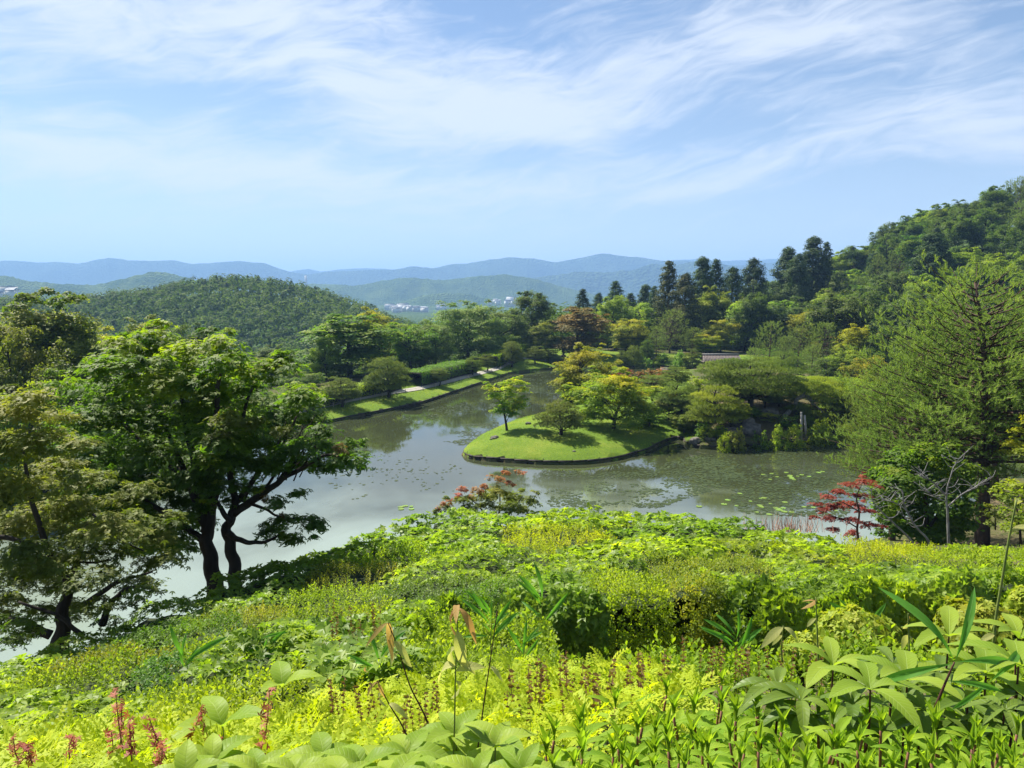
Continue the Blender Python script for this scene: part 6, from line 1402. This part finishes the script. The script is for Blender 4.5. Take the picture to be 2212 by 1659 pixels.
# yellow cypress hedge
CYP = [(-260, 1640, 2.7), (0, 1618, 3.0), (300, 1570, 3.4), (600, 1520, 3.8), (850, 1462, 4.4), (1050, 1437, 4.7), (1420, 1450, 4.5), (1520, 1520, 3.6), (1500, 1620, 2.6), (1200, 1700, 2.0), (800, 1720, 1.8), (200, 1740, 1.75), (-260, 1760, 1.75)]
patch('cypress_hedge', 'bright yellow cypress hedge with feathery sprays across the lower left', CYP, lambda x, y: CAN_N(x, y), 0, 'yellow', 2900, .145, FERN, cat='hedge', thick=.16, nj=.45, bump=.22, tint0=.55, dirn=(-.2, .1, 1.0))
patch('ground_shrubs', 'dense green undergrowth beneath the narrow leaved plants at the lower right', [(1150, 1760, 1.3), (2400, 1760, 1.15), (2420, 1440, 3.4), (1900, 1440, 3.9), (1480, 1450, 4.4), (1400, 1560, 3.0)], lambda x, y: CAN_N(x, y) - .2, 0, 'fernish', 2300, .15, SPRIG, bump=.15, thick=.3, tint0=.4)

# ================================================================ LARGE-LEAVED NEAR PLANTS, leaf by leaf
def leaf_mesh(name, l, w, mat, curl=.25, fold=.16, ns=8, serr=0, tip=1.6, sheen=None, wave=.0, seed=0):
    rr = random.Random(seed); V = []; F = []
    for i in range(ns + 1):
        t = i / ns; ww = w * .5 * (math.sin(PI * t ** (1 / tip * 1.15)) ** .8 if 0 < t < 1 else .02) * (1 + (serr * (.5 - (i % 2)) if 0 < i < ns else 0)); y = l * t; z = -curl * l * t * t + .08 * l * math.sin(t * PI)
        for j, q in enumerate((-1, -.5, 0, .5, 1)):
            V.append((q * ww, y - abs(q) * w * .06 * (serr > 0), z + abs(q) * ww * fold * 2 + wave * w * math.sin(i * 2.1 + j * 1.5 + seed)))
    for i in range(ns):
        for j in range(4): k = i * 5 + j; F.append((k, k + 1, k + 6, k + 5))
    a = Acc(); a.add(V, F); me_ = a.mesh(name, (mat,), True)
    uvl = me_.uv_layers.new(name='UVMap'); co = np.array(V); li = np.zeros(len(me_.loops), dtype=np.int32); me_.loops.foreach_get('vertex_index', li)
    uvl.data.foreach_set('uv', np.column_stack([co[li, 0] / w + .5, co[li, 1] / l]).astype(np.float32).ravel()); return me_
def vein_mat(name, c0, c1, vein, trans=.42, tmul=(1.6, 1.6, .6), rough=.32, nv=9, spec=.12):
    trans += .06
    rough += .14
    m_, n = new_mat(name); t = n.n('ShaderNodeUVMap'); sp = n.n('ShaderNodeSeparateXYZ'); n.put(sp.inputs[0], t.outputs[0]); oi = n.n('ShaderNodeObjectInfo')
    dx = n.m('ABSOLUTE', n.m('SUBTRACT', sp.outputs[0], .5)); vv = n.m('FRACT', n.m('MULTIPLY', n.m('SUBTRACT', sp.outputs[1], n.m('MULTIPLY', dx, .35)), nv)); side_ = n.m('SUBTRACT', 1.0, n.sstep(n.m('ABSOLUTE', n.m('SUBTRACT', vv, .5)), .0, .16))
    mid = n.m('SUBTRACT', 1.0, n.sstep(dx, .0, .03)); ve = n.m('MAXIMUM', n.m('MULTIPLY', side_, .5), mid)
    tcn = n.n('ShaderNodeTexCoord'); nz = n.noise(tcn.outputs['Object'], 30, 4, .6)
    col = n.mix(n.m('ADD', n.m('MULTIPLY', oi.outputs['Random'], .75), n.m('MULTIPLY', nz, .25)), (*c0, 1), (*c1, 1)); col = n.mix(n.m('MULTIPLY', ve, .55), col, (*vein, 1))
    pr = n.n('ShaderNodeBsdfPrincipled'); n.put(pr.inputs['Base Color'], col); pr.inputs['Roughness'].default_value = rough; pr.inputs['Specular IOR Level'].default_value = spec
    bp = n.n('ShaderNodeBump'); bp.inputs['Strength'].default_value = .5; bp.inputs['Distance'].default_value = .002; bp.invert = True; n.put(bp.inputs['Height'], ve); n.put(pr.inputs['Normal'], bp.outputs[0])
    tr = n.n('ShaderNodeBsdfTranslucent'); n.put(tr.inputs[0], n.mix(1.0, col, (*tmul, 1), 'MULTIPLY')); mx = n.n('ShaderNodeMixShader'); mx.inputs[0].default_value = trans
    n.nt.links.new(pr.outputs[0], mx.inputs[1]); n.nt.links.new(tr.outputs[0], mx.inputs[2]); o_ = n.n('ShaderNodeOutputMaterial'); n.nt.links.new(mx.outputs[0], o_.inputs[0]); return m_
VM_big = vein_mat('broad_pale_leaf', (.17, .28, .03), (.33, .41, .05), (.38, .46, .14))
VM_lan = vein_mat('narrow_fresh_leaf', (.15, .29, .02), (.31, .42, .035), (.30, .42, .06), .45, (1.5, 1.5, .5), .4, 12)
VM_oak = vein_mat('ribbed_leaf', (.17, .27, .025), (.30, .38, .045), (.38, .48, .14), .4, (1.5, 1.6, .6), .35, 14)
VM_dark = vein_mat('leathery_dark_leaf', (.07, .125, .02), (.15, .21, .03), (.1, .16, .05), .25, (1.6, 1.7, .6), .25, 8)
VM_bam = vein_mat('bamboo_leaf', (.07, .2, .03), (.13, .3, .045), (.15, .3, .06), .4, (1.6, 1.7, .6), .35, 1)
VM_or = vein_mat('orange_young_leaf', (.36, .17, .07), (.46, .36, .12), (.45, .3, .12), .45, (1.3, 1.2, .7), .4, 8)
VM_yel = vein_mat('pale_yellow_leaf', (.38, .40, .12), (.46, .44, .17), (.5, .48, .2), .45, (1.3, 1.3, .7), .4, 8)
STEMG = rough_mat('green_stem', (.10, .14, .03), (.17, .2, .05), 20, .6, .1); STEMR = rough_mat('reddish_stem', (.12, .05, .03), (.22, .1, .06), 20, .6, .1); STEMB = rough_mat('dark_red_stem', (.035, .015, .012), (.08, .03, .02), 20, .6, .1)
LM = {'big': [leaf_mesh('broad_leaf', .125, .062, VM_big, .22 + .1 * i, .12, 8, 0, 1.25, wave=.03, seed=i) for i in range(4)],
      'lan': [leaf_mesh('narrow_leaf', .095, .027, VM_lan, .3 + .25 * i, .25, 9, .16, .95, wave=.02, seed=i) for i in range(4)],
      'oak': [leaf_mesh('ribbed_leaf', .19, .062, VM_oak, .2 + .15 * i, .16, 12, .1, 1.0, seed=i) for i in range(3)],
      'dark': [leaf_mesh('leathery_leaf', .13, .042, VM_dark, .3 + .15 * i, .2, 8, 0, 1.0, seed=i) for i in range(3)],
      'bam': [leaf_mesh('bamboo_leaf', .26, .03, VM_bam, .1 + .15 * i, .2, 9, 0, .75, seed=i) for i in range(3)],
      'or': [leaf_mesh('drooping_leaf', .09, .022, VM_or, .9 + .4 * i, .1, 9, 0, .95, seed=i) for i in range(2)],
      'yel': [leaf_mesh('pale_leaf', .09, .034, VM_yel, .5 + .5 * i, .1, 9, 0, 1.0, seed=i) for i in range(2)],
      'bud': [leaf_mesh('young_leaf', .075, .013, VM_lan, -.05, .5, 6, 0, .9)]}
def add_leaf(kind, t, p, d, upv, s, name='leaf'):
    """leaf at p, its length along d, its face towards upv"""
    d = Vector(d).normalized(); z = Vector(upv); z = (z - d * z.dot(d)).normalized(); x = d.cross(z).normalized()
    o_ = bpy.data.objects.new(name, random.choice(LM[kind])); COL.objects.link(o_); o_.parent = t
    M = Matrix((x, d, z)).transposed().to_4x4() @ Matrix.Diagonal((s * random.uniform(.9, 1.1), s, s, 1)); M.translation = Vector(p); o_.matrix_local = M; return o_
def stem(t, pts, r0, r1, mat, name='stem'):
    a = Acc(); P = poly_smooth(np.array(pts, float), 4); tube(a, P, np.linspace(r0, r1, len(P)), 6); link(name, a.mesh(name, (mat,), True), t); return P
def U(a, b): return random.uniform(a, b)
def lance(u, v, Y, label, h=.42, s=1.0, nl=18):
    top = W(u, v, Y); loc = top - np.array([0, 0, h]); t = thing('narrow_leaved_plant', loc, label, 'plant', 'narrow leaved plants at the lower right')
    lx, ly = U(-.05, .05), U(-.05, .05); P = stem(t, [(lx, ly, -.1), (lx * .5, ly * .5, h * .5), (0, 0, h * .9)], .0045 * s, .003 * s, STEMR)
    for i in range(nl):
        k = i / nl; z = h * (.12 + .78 * k); a = i * 2.4 + U(-.3, .3); cx_ = lx * (1 - z / h); cy_ = ly * (1 - z / h); el_ = U(-.1, .35) + .55 * k ** 2
        add_leaf('lan', t, (cx_, cy_, z), (math.cos(a) * math.cos(el_), math.sin(a) * math.cos(el_), math.sin(el_)), (0, 0, 1), s * U(.8, 1.15) * (1.1 - .35 * k))
    for i in range(5):
        a = i * 2.4; add_leaf('bud', t, (0, 0, h * .88), (math.cos(a) * .35, math.sin(a) * .35, 1), (-math.cos(a), -math.sin(a), .3), s * U(.7, 1.1), 'young_leaf')
DESC = ['with its tip highest', 'leaning slightly left', 'leaning slightly right', 'with drooping lower leaves', 'with a tight upright bud', 'with yellowish leaves']
def where(u, v):
    a = 'lower right corner' if u > 1950 and v > 1560 else 'right edge' if u > 2060 else 'bottom edge' if v > 1590 else 'lower right'
    return a
lst = [(1180, 1610, 1.75), (1255, 1560, 1.9), (1325, 1610, 1.6), (1388, 1555, 1.85), (1445, 1600, 1.5), (1500, 1530, 2.1), (1440, 1490, 2.5), (1530, 1600, 1.55), (1590, 1545, 1.85), (1560, 1470, 2.7), (1640, 1600, 1.5), (1690, 1560, 1.7), (1600, 1620, 1.4), (1745, 1600, 1.5), (1720, 1495, 2.2), (1800, 1545, 1.75), (1855, 1600, 1.45),
       (1775, 1640, 1.3), (1905, 1555, 1.65), (1965, 1600, 1.4), (1870, 1640, 1.3), (2020, 1560, 1.6), (2070, 1610, 1.35), (2110, 1560, 1.55), (2160, 1600, 1.35), (2000, 1640, 1.25), (2200, 1565, 1.5), (2190, 1640, 1.2), (1480, 1645, 1.35), (1360, 1650, 1.4), (1240, 1640, 1.55), (1660, 1655, 1.25), (2100, 1655, 1.2), (1330, 1520, 2.3), (1640, 1500, 2.3), (1410, 1630, 1.6), (1560, 1520, 2.2), (1700, 1620, 1.5), (1930, 1640, 1.35), (1820, 1610, 1.55)]
for i, (u, v, Y) in enumerate(lst):
    lance(u, v - 14, Y, 'narrow leaved plant %s, %s, %s' % (DESC[i % 6], where(u, v), ['first from the left', 'second from the left', 'third from the left', 'fourth from the left', 'among its neighbours'][i] if i < 4 else ('close to the viewer' if Y < 1.5 else 'farther back' if Y > 2 else 'in the middle row')), U(.36, .5), Y / 1.55 * U(.9, 1.05) if Y < 2 else 1.25)
rl = random.Random(44)
for i in range(52):
    u = rl.uniform(1180, 2230); v = rl.uniform(1520, 1665) if u > 1450 else rl.uniform(1570, 1665); Y = max(1.15, 1.55 + (1600 - v) * .0065 - (u - 1700) * .0003)
    lance(u, v, Y, 'low %s narrow leaved plant filling the gaps %s' % (['bright', 'yellowish', 'fresh green'][i % 3], 'at the bottom edge' if v > 1620 else 'beside the ribbed leaves' if u > 1700 else 'right of the broad leaved plants'), rl.uniform(.25, .36), Y / 1.55 * rl.uniform(.8, 1.05), 14)
def rosette(u, v, Y, label, s=1.0, n=8, kind='big', h=.3, tilt=.3, group=None, name='broad_leaved_plant', stm=STEMG, layers=2):
    top = W(u, v, Y); loc = top - np.array([0, 0, h]); t = thing(name, loc, label, 'plant', group); stem(t, [(U(-.04, .04), U(-.04, .04), -.15), (0, 0, h * .5), (0, 0, h)], .005 * s, .003 * s, stm)
    for ly in range(layers):
        for i in range(n):
            a = 2 * PI * i / n + ly * .6 + U(-.25, .25); el_ = tilt + U(-.2, .25) - ly * .3
            add_leaf(kind, t, (0, 0, h - ly * .05 * s), (math.cos(a) * math.cos(el_), math.sin(a) * math.cos(el_), math.sin(el_)), (0, 0, 1), s * U(.8, 1.15) * (1 + .1 * ly))
BG = 'broad leaved plants along the bottom edge'
for u, v, Y, lab in [(985, 1560, 1.75, 'largest rosette of broad pale leaves around the two tall stems'), (880, 1600, 1.6, 'broad leaved rosette left of the two tall stems'), (1070, 1585, 1.65, 'broad leaved rosette right of the two tall stems'), (780, 1630, 1.5, 'broad leaved rosette at the bottom edge below the dark red stems'), (700, 1610, 1.6, 'broad leaved rosette left of the dark red stems'),
                     (640, 1640, 1.5, 'broad leaved rosette low at the bottom edge'), (560, 1645, 1.5, 'broad leaved rosette near the coral shoots'), (460, 1620, 1.7, 'pair of broad leaves rising from the yellow cypress at the lower left'), (940, 1650, 1.4, 'broad leaves right under the tall stems, cut by the bottom edge'), (1030, 1650, 1.4, 'broad leaves at the bottom middle, cut by the edge'),
                     (1130, 1640, 1.45, 'broad leaved rosette where the narrow leaved plants begin'), (850, 1665, 1.35, 'broad leaves cut by the bottom edge left of the stems'), (1190, 1665, 1.4, 'broad leaves under the first narrow leaved plants'), (400, 1655, 1.6, 'single broad leaved tuft at the lower left'), (740, 1668, 1.35, 'broad leaves at the bottom left of middle')]:
    rosette(u, v + 30, Y, lab, .70 * Y / 1.5, 6, 'big', .3, .45, BG)
for u, v, Y, lab in [(610, 1485, 3.6, 'two pale leaves standing above the back of the cypress hedge'), (480, 1570, 2.4, 'sprig of pale green leaves amid the cypress')]: rosette(u, v, Y, lab, 1.5, 3, 'big', .25, .5, None, layers=1)
RGp = 'ribbed leaved plants under the bamboo leaves'
for u, v, Y, lab in [(1800, 1440, 2.0, 'large spreading ribbed leaves left of the bamboo shoot'), (2050, 1375, 2.2, 'ribbed leaf sprig pointing left behind the bamboo shoot'), (1960, 1470, 1.9, 'ribbed leaves right below the bamboo shoot'), (2130, 1455, 1.9, 'ribbed leaves near the right edge'), (2200, 1440, 1.8, 'ribbed leaves cut by the right edge'), (1880, 1490, 1.8, 'ribbed leaf cluster in front of the round azalea'), (2200, 1380, 2.4, 'ribbed leaf sprig at the foot of the tall green cane')]:
    rosette(u, v, Y, lab, .78, 5, 'oak', .3, .4, RGp, name='ribbed_leaved_plant', stm=STEMB, layers=1)
DGp = 'leathery leaved plants at the right'
for i, (u, v, Y, lab) in enumerate([(1680, 1470, 2.1, 'leathery dark leaves arching left of the ribbed leaves'), (1730, 1500, 1.95, 'leathery dark leaves in the shade of the ribbed leaves'), (1840, 1510, 1.9, 'leathery leaf cluster beneath the large ribbed leaves'), (1990, 1520, 1.8, 'leathery leaf cluster below the bamboo shoot'), (2090, 1510, 1.8, 'glossy leathery leaves right of the bamboo stem'), (2170, 1520, 1.7, 'glossy leathery leaves near the right edge'),
        (2030, 1440, 2.2, 'brown backed leathery leaves behind the bamboo shoot'), (2210, 1490, 1.8, 'leathery leaves cut by the right edge'), (1930, 1420, 2.5, 'leathery leaf sprig beside the dark stem')]):
    rosette(u, v + 14, Y, lab, .8 * Y / 1.8, 7, 'dark', .3, .25 if i < 9 else .9, DGp, name='leathery_leaved_plant', stm=STEMB)
def bamboo(base, leaves, Y, label, s=1.0, stm=STEMB, canes=None, group=None):
    loc = W(base[0], base[1], Y); t = thing('bamboo_shoot', loc, label, 'plant', group); P = [W(p[0], p[1], Y) - loc for p in canes]; stem(t, P, .004, .002, stm, 'cane')
    for (u, v, du, dv) in leaves:
        p = W(u, v, Y); q = W(u + du, v + dv, Y + U(-.08, .08)); l = np.linalg.norm(q - p); add_leaf('bam', t, p - loc, q - p, (U(-.4, .4), -1, .8), l / .26)
bamboo((2020, 1530), [(2062, 1430, 55, -155), (2062, 1430, -110, -165), (2062, 1430, 160, -8), (2062, 1432, -170, 40), (2040, 1470, 130, 20), (2135, 1475, 95, -85), (2135, 1475, -60, 50)], 1.75, 'long blue green bamboo leaves fanning from a dark cane at the right', canes=[(2020, 1530), (2040, 1480), (2062, 1430)])
GB = 'small bamboo tufts in the hedge'
for (u, v, Y, lab) in [(1060, 1345, 5.4, 'dark bamboo tuft in front of the azalea mounds'), (1130, 1400, 5.0, 'bamboo tuft left of the deep hedge face'), (1590, 1390, 5.2, 'small upright bamboo tuft before the deep hedge face'), (1860, 1370, 5.6, 'thin bamboo tuft against the dark hedge face'), (820, 1440, 5.0, 'bamboo tuft beside the whorled green shrub'), (560, 1400, 6.4, 'bamboo tuft on the lower left slope'), (400, 1440, 6.4, 'thin bamboo leaves on the lower left slope'), (1170, 1310, 7.2, 'small bamboo tuft on the hedge edge above the shrub mound')]:
    bamboo((u, v + 60), [(u, v + R.uniform(-20, 40), R.uniform(-70, 70), R.uniform(-70, 5)) for _ in range(11)], Y, lab, canes=[(u, v + 70), (u, v + 30), (u + 3, v - 10)], stm=STEMG, group=GB)
# tall single stems
def tall(pts, Y, label, lv, r=(2.2, 1.1), mat=STEMG, kind='or', name='tall_shoot', s=1.0):
    loc = W(pts[0][0], pts[0][1], Y); t = thing(name, loc, label, 'plant'); stem(t, [W(p[0], p[1], Y) - loc for p in pts], r[0] * Y / FOC, r[1] * Y / FOC, mat)
    for (u, v, du, dv, k) in lv:
        p = W(u, v, Y) - loc; q = W(u + du, v + dv, Y + U(-.05, .05)) - loc; l = np.linalg.norm(q - p); add_leaf(k, t, p, q - p, (U(-.3, .3), -.6, 1), l / .085 * s)
    return t
tall([(978, 1680), (982, 1560), (984, 1450), (988, 1360), (988, 1312)], 1.7, 'tall thin stem with orange drooping leaves at its top', [(988, 1318, -45, 50, 'or'), (988, 1315, -30, 18, 'or'), (988, 1315, 38, 22, 'or'), (988, 1312, 42, 36, 'or'), (988, 1312, -5, -18, 'or'), (988, 1360, 8, 62, 'yel'), (986, 1400, -30, 20, 'yel'), (985, 1425, 40, 18, 'yel'), (984, 1440, -55, -8, 'yel'), (984, 1470, 30, 30, 'yel'), (984, 1450, 44, -20, 'yel')])
tall([(1022, 1680), (1036, 1590), (1045, 1520), (1060, 1420), (1074, 1320)], 1.75, 'bare thin green stem beside the orange leaved one', [(1058, 1440, 20, 8, 'yel')], mat=STEMB)
tall([(940, 1600), (915, 1540), (885, 1480), (860, 1400), (838, 1345)], 1.9, 'dark red stem with hanging orange leaves left of the tall thin stem', [(838, 1346, -30, 12, 'or'), (838, 1346, 20, 5, 'or'), (846, 1370, -20, 35, 'or'), (850, 1385, 25, 20, 'yel'), (860, 1410, -26, 24, 'yel'), (866, 1425, 24, 10, 'yel'), (838, 1345, 6, 30, 'or')], mat=STEMB)
tall([(895, 1630), (870, 1570), (840, 1520), (815, 1470)], 1.9, 'short dark red stem leaning left below the hanging orange leaves', [(815, 1472, -26, 18, 'or'), (815, 1472, 12, 26, 'or'), (825, 1495, -22, 25, 'yel'), (840, 1520, 24, 6, 'yel'), (790, 1440, -6, 22, 'or')], mat=STEMB)
tall([(2145, 1400), (2152, 1330), (2165, 1250), (2182, 1150), (2196, 1080)], 2.6, 'very tall yellow green cane rising near the right edge', [(2185, 1150, 20, -20, 'yel'), (2175, 1200, 24, 10, 'yel'), (2196, 1085, 14, -20, 'yel'), (2150, 1370, -26, 8, 'yel')], r=(3.4, 2.0))
tall([(1768, 1440), (1766, 1380), (1764, 1335), (1762, 1290)], 3.6, 'withered stalk with curled leaf before the dark hedge face', [(1764, 1335, -22, 14, 'yel'), (1763, 1300, -14, -10, 'or'), (1762, 1290, 4, 22, 'or')])
tall([(1966, 1440), (1964, 1400), (1962, 1340), (1962, 1325)], 3.2, 'small brown tipped stalk left of the bamboo leaves', [(1962, 1330, 10, 10, 'or'), (1962, 1345, -8, 18, 'yel'), (1963, 1372, 12, 14, 'yel'), (1963, 1372, -12, 14, 'yel')])
tall([(1690, 1430), (1688, 1400), (1692, 1352)], 3.4, 'yellow leaf sprig at the left end of the pale azaleas', [(1692, 1355, -34, 18, 'yel'), (1692, 1355, 30, 14, 'yel'), (1691, 1372, -20, 10, 'yel')])
# reddish upright twigs above the cypress
def twig_mesh(seed, mat_leaf='bud'):
    rr = random.Random(seed); a = Acc(); tube(a, [(0, 0, -.25), (.006, 0, .1), (rr.uniform(-.02, .02), 0, .4)], [.0035, .003, .0015], 5); st = a.mesh('red_twig_stem', (STEMR,), True); f = Acc(); P = []; D = []
    for i in range(16): z = .03 + .36 * i / 16; P.append((0.003, 0, z)); D.append(i * 2.4)
    for i, (p, d) in enumerate(zip(P, D)):
        dv = np.array([[math.cos(d) * .6, math.sin(d) * .6, .8]]); nv = np.array([[-math.cos(d) * .8, -math.sin(d) * .8, .6]]); scatter(f, BENT[0], BENT[1], np.array([p]) + dv * .022, nv, .05, rr.uniform(.1, .8), np.cross(dv, nv))
    return st, f.mesh('red_twig_leaves', (L[mat_leaf],))
TW = [twig_mesh(i) for i in range(3)]
rr = random.Random(8)
def twigs(n_, ur, vr, Yf, label, grp, sc_=(.8, 1.2), tw=TW, name='reddish_twig'):
    sc_ = (sc_[0] * .42, sc_[1] * .5)
    for i in range(n_):
        u = rr.uniform(*ur); v = rr.uniform(*vr); Y = Yf(v); p = W(u, v, Y); k = rr.choice(tw); t = thing(name, p, label, 'twig', grp); s_ = rr.uniform(*sc_); t.scale = (s_, s_, s_); t.rotation_euler = (rr.uniform(-.15, .15), rr.uniform(-.15, .15), rr.uniform(0, 6.28))
        link('stem', k[0], t); link('leaves', k[1], t)
twigs(50, (1085, 1440), (1500, 1580), lambda v: 3.6 - (v - 1480) * .011, 'thin upright reddish twig in the thicket over the cypress in the lower middle', 'reddish twigs over the cypress')
twigs(24, (1380, 1800), (1440, 1490), lambda v: 4.3 - (v - 1430) * .012, 'brownish twig standing behind the narrow leaved plants', 'brownish twigs behind the narrow leaved plants')
twigs(22, (700, 960), (1540, 1600), lambda v: 3.0 - (v - 1530) * .009, 'short reddish twig between cypress and broad leaves', 'short twigs between cypress and broad leaves', (.6, .9))
twigs(34, (720, 830), (1345, 1410), lambda v: 7.6 - (v - 1340) * .02, 'rusty red twig on the left slope above the whorled shrub', 'rusty twigs on the left slope', (.9, 1.5))
# coral shoots at the lower left
def shoot(u0, v0, u1, v1, Y, label):
    loc = W(u0, v0, Y); t = thing('coral_maple_shoot', loc, label, 'plant', 'coral red maple shoots'); top = W(u1, v1, Y) - loc; stem(t, [(0, 0, 0), top * .5 + [U(-.01, .01), 0, 0], top], .0022, .0012, STEMR); f = Acc(); n_ = 5
    P = np.array([top * k for k in np.linspace(.25, 1, n_) for _ in range(4)]); D = nrm(R.normal(size=(len(P), 3)) + [0, 0, .1]); scatter(f, MAPLE5[0], MAPLE5[1], P + D * .012, np.array([0, -.3, 1]) + R.normal(size=(len(P), 3)) * .4, 0.023 * R.uniform(.4, 1.2, len(P)), R.uniform(.1, .8, len(P)), np.cross(D, [0, 0, 1.0])); link('leaves', f.mesh('coral_leaves', (L['coral'],)), t)
for i, a_ in enumerate([(270, 1645, 250, 1500, 2.1), (255, 1640, 262, 1520, 2.2), (285, 1650, 278, 1560, 2.0), (235, 1655, 240, 1580, 2.2), (360, 1640, 320, 1545, 2.1), (392, 1620, 436, 1540, 2.3), (560, 1640, 582, 1495, 2.1), (455, 1640, 433, 1535, 2.3), (575, 1650, 565, 1600, 2.0), (150, 1640, 158, 1590, 2.2), (45, 1650, 30, 1600, 2.1), (70, 1650, 60, 1610, 2.1), (345, 1655, 350, 1610, 2.0), (480, 1650, 470, 1600, 2.0)]):
    shoot(*a_, ['tallest coral red maple shoot of the left cluster', 'coral shoot close beside the tallest of the left cluster', 'short coral shoot right in the left cluster', 'short coral shoot left in the left cluster', 'coral shoot leaning left from the middle of the cypress', 'coral shoot leaning right amid the cypress', 'tall coral shoot left of the broad leaved plants', 'slender coral shoot between the two larger ones', 'small coral shoot at the foot of the tall one', 'coral shoot low near the left side', 'coral shoot in the lower left corner', 'second coral shoot in the lower left corner', 'small coral shoot under the leaning pair', 'small coral shoot just left of the broad leaves'][i])
# grassy reed tuft & reddish grass beyond the hedge rim
loc = W(1700, 1150, 17.0); t = thing('dry_grass', loc, 'pinkish dry twiggy shrub along the hedge rim left of the crimson maple', 'shrub'); a = Acc()
for q in range(150):
    u = R.normal() * 38 + 1695; h = R.uniform(16, 44); p = W(u, 1150, 17 + R.uniform(-.5, .5)) - loc; e_ = W(u + R.uniform(-14, 14), 1150 - h, 17 + R.uniform(-.5, .5)) - loc; tube(a, curve(p, (p + e_) / 2 + [R.uniform(-.05, .05), 0, 0], e_, 4), [.006, .005, .004, .002], 3, cap=False)
link('stems', a.mesh('dry_grass_stems', (rough_mat('pinkish_twig', (.22, .10, .07), (.34, .2, .13), 5),)), t)['kind'] = 'stuff'
# island and bank grass blades
def blades(name, lo, hi, n_, test, h):
    q = R.uniform(lo, hi, (n_, 2)); q = q[test(q[:, 0], q[:, 1])]; P = np.column_stack([q, H(q[:, 0], q[:, 1]) + .02]); f = Acc(); m_ = len(P); sp_ = ([(-.12, 0, 0), (.12, 0, 0), (.05, 0, 1)], [(0, 1, 2)])
    scatter(f, sp_[0], sp_[1], P, R.normal(size=(m_, 3)) * .45 + [0, 0, 1.0], h * R.uniform(.6, 1.4, m_), np.clip(.5 + (fbm(q[:, 0] * .7, q[:, 1] * .7, 3, 3) - .5) * 1.2 + R.uniform(-.2, .2, m_), 0, 1)); link(name, f.mesh(name, (L['grass'],)), None, kind='stuff')
IA = np.array(ISL)
blades('island_grass', IA.min(0), (18, IA.max(0)[1]), 60000, lambda x, y: inpoly(x, y, ISL), .09)
blades('bank_grass', (-38, 52), (14, 140), 160000, lambda x, y: (~inpoly(x, y, PONDC)) & (((x - DA[0]) * DN[0] + (y - DA[1]) * DN[1]) < 9) & (((x - DA[0]) * DN[0] + (y - DA[1]) * DN[1]) > -4) & (x < 14), .11)
# reeds at the island tip
f = Acc(); q = np.array([G(R.uniform(1006, 1120), 998 + R.normal() * 2)[:2] for _ in range(10)])
print('triangles', sum(len(o_.data.loop_triangles) if False else sum(1 for _ in [0]) for o_ in []), 'objects', len(bpy.data.objects))
tri = sum(int(np.maximum(len(m_.loops) - 2 * len(m_.polygons), 0)) for m_ in bpy.data.meshes); print('tris', tri)
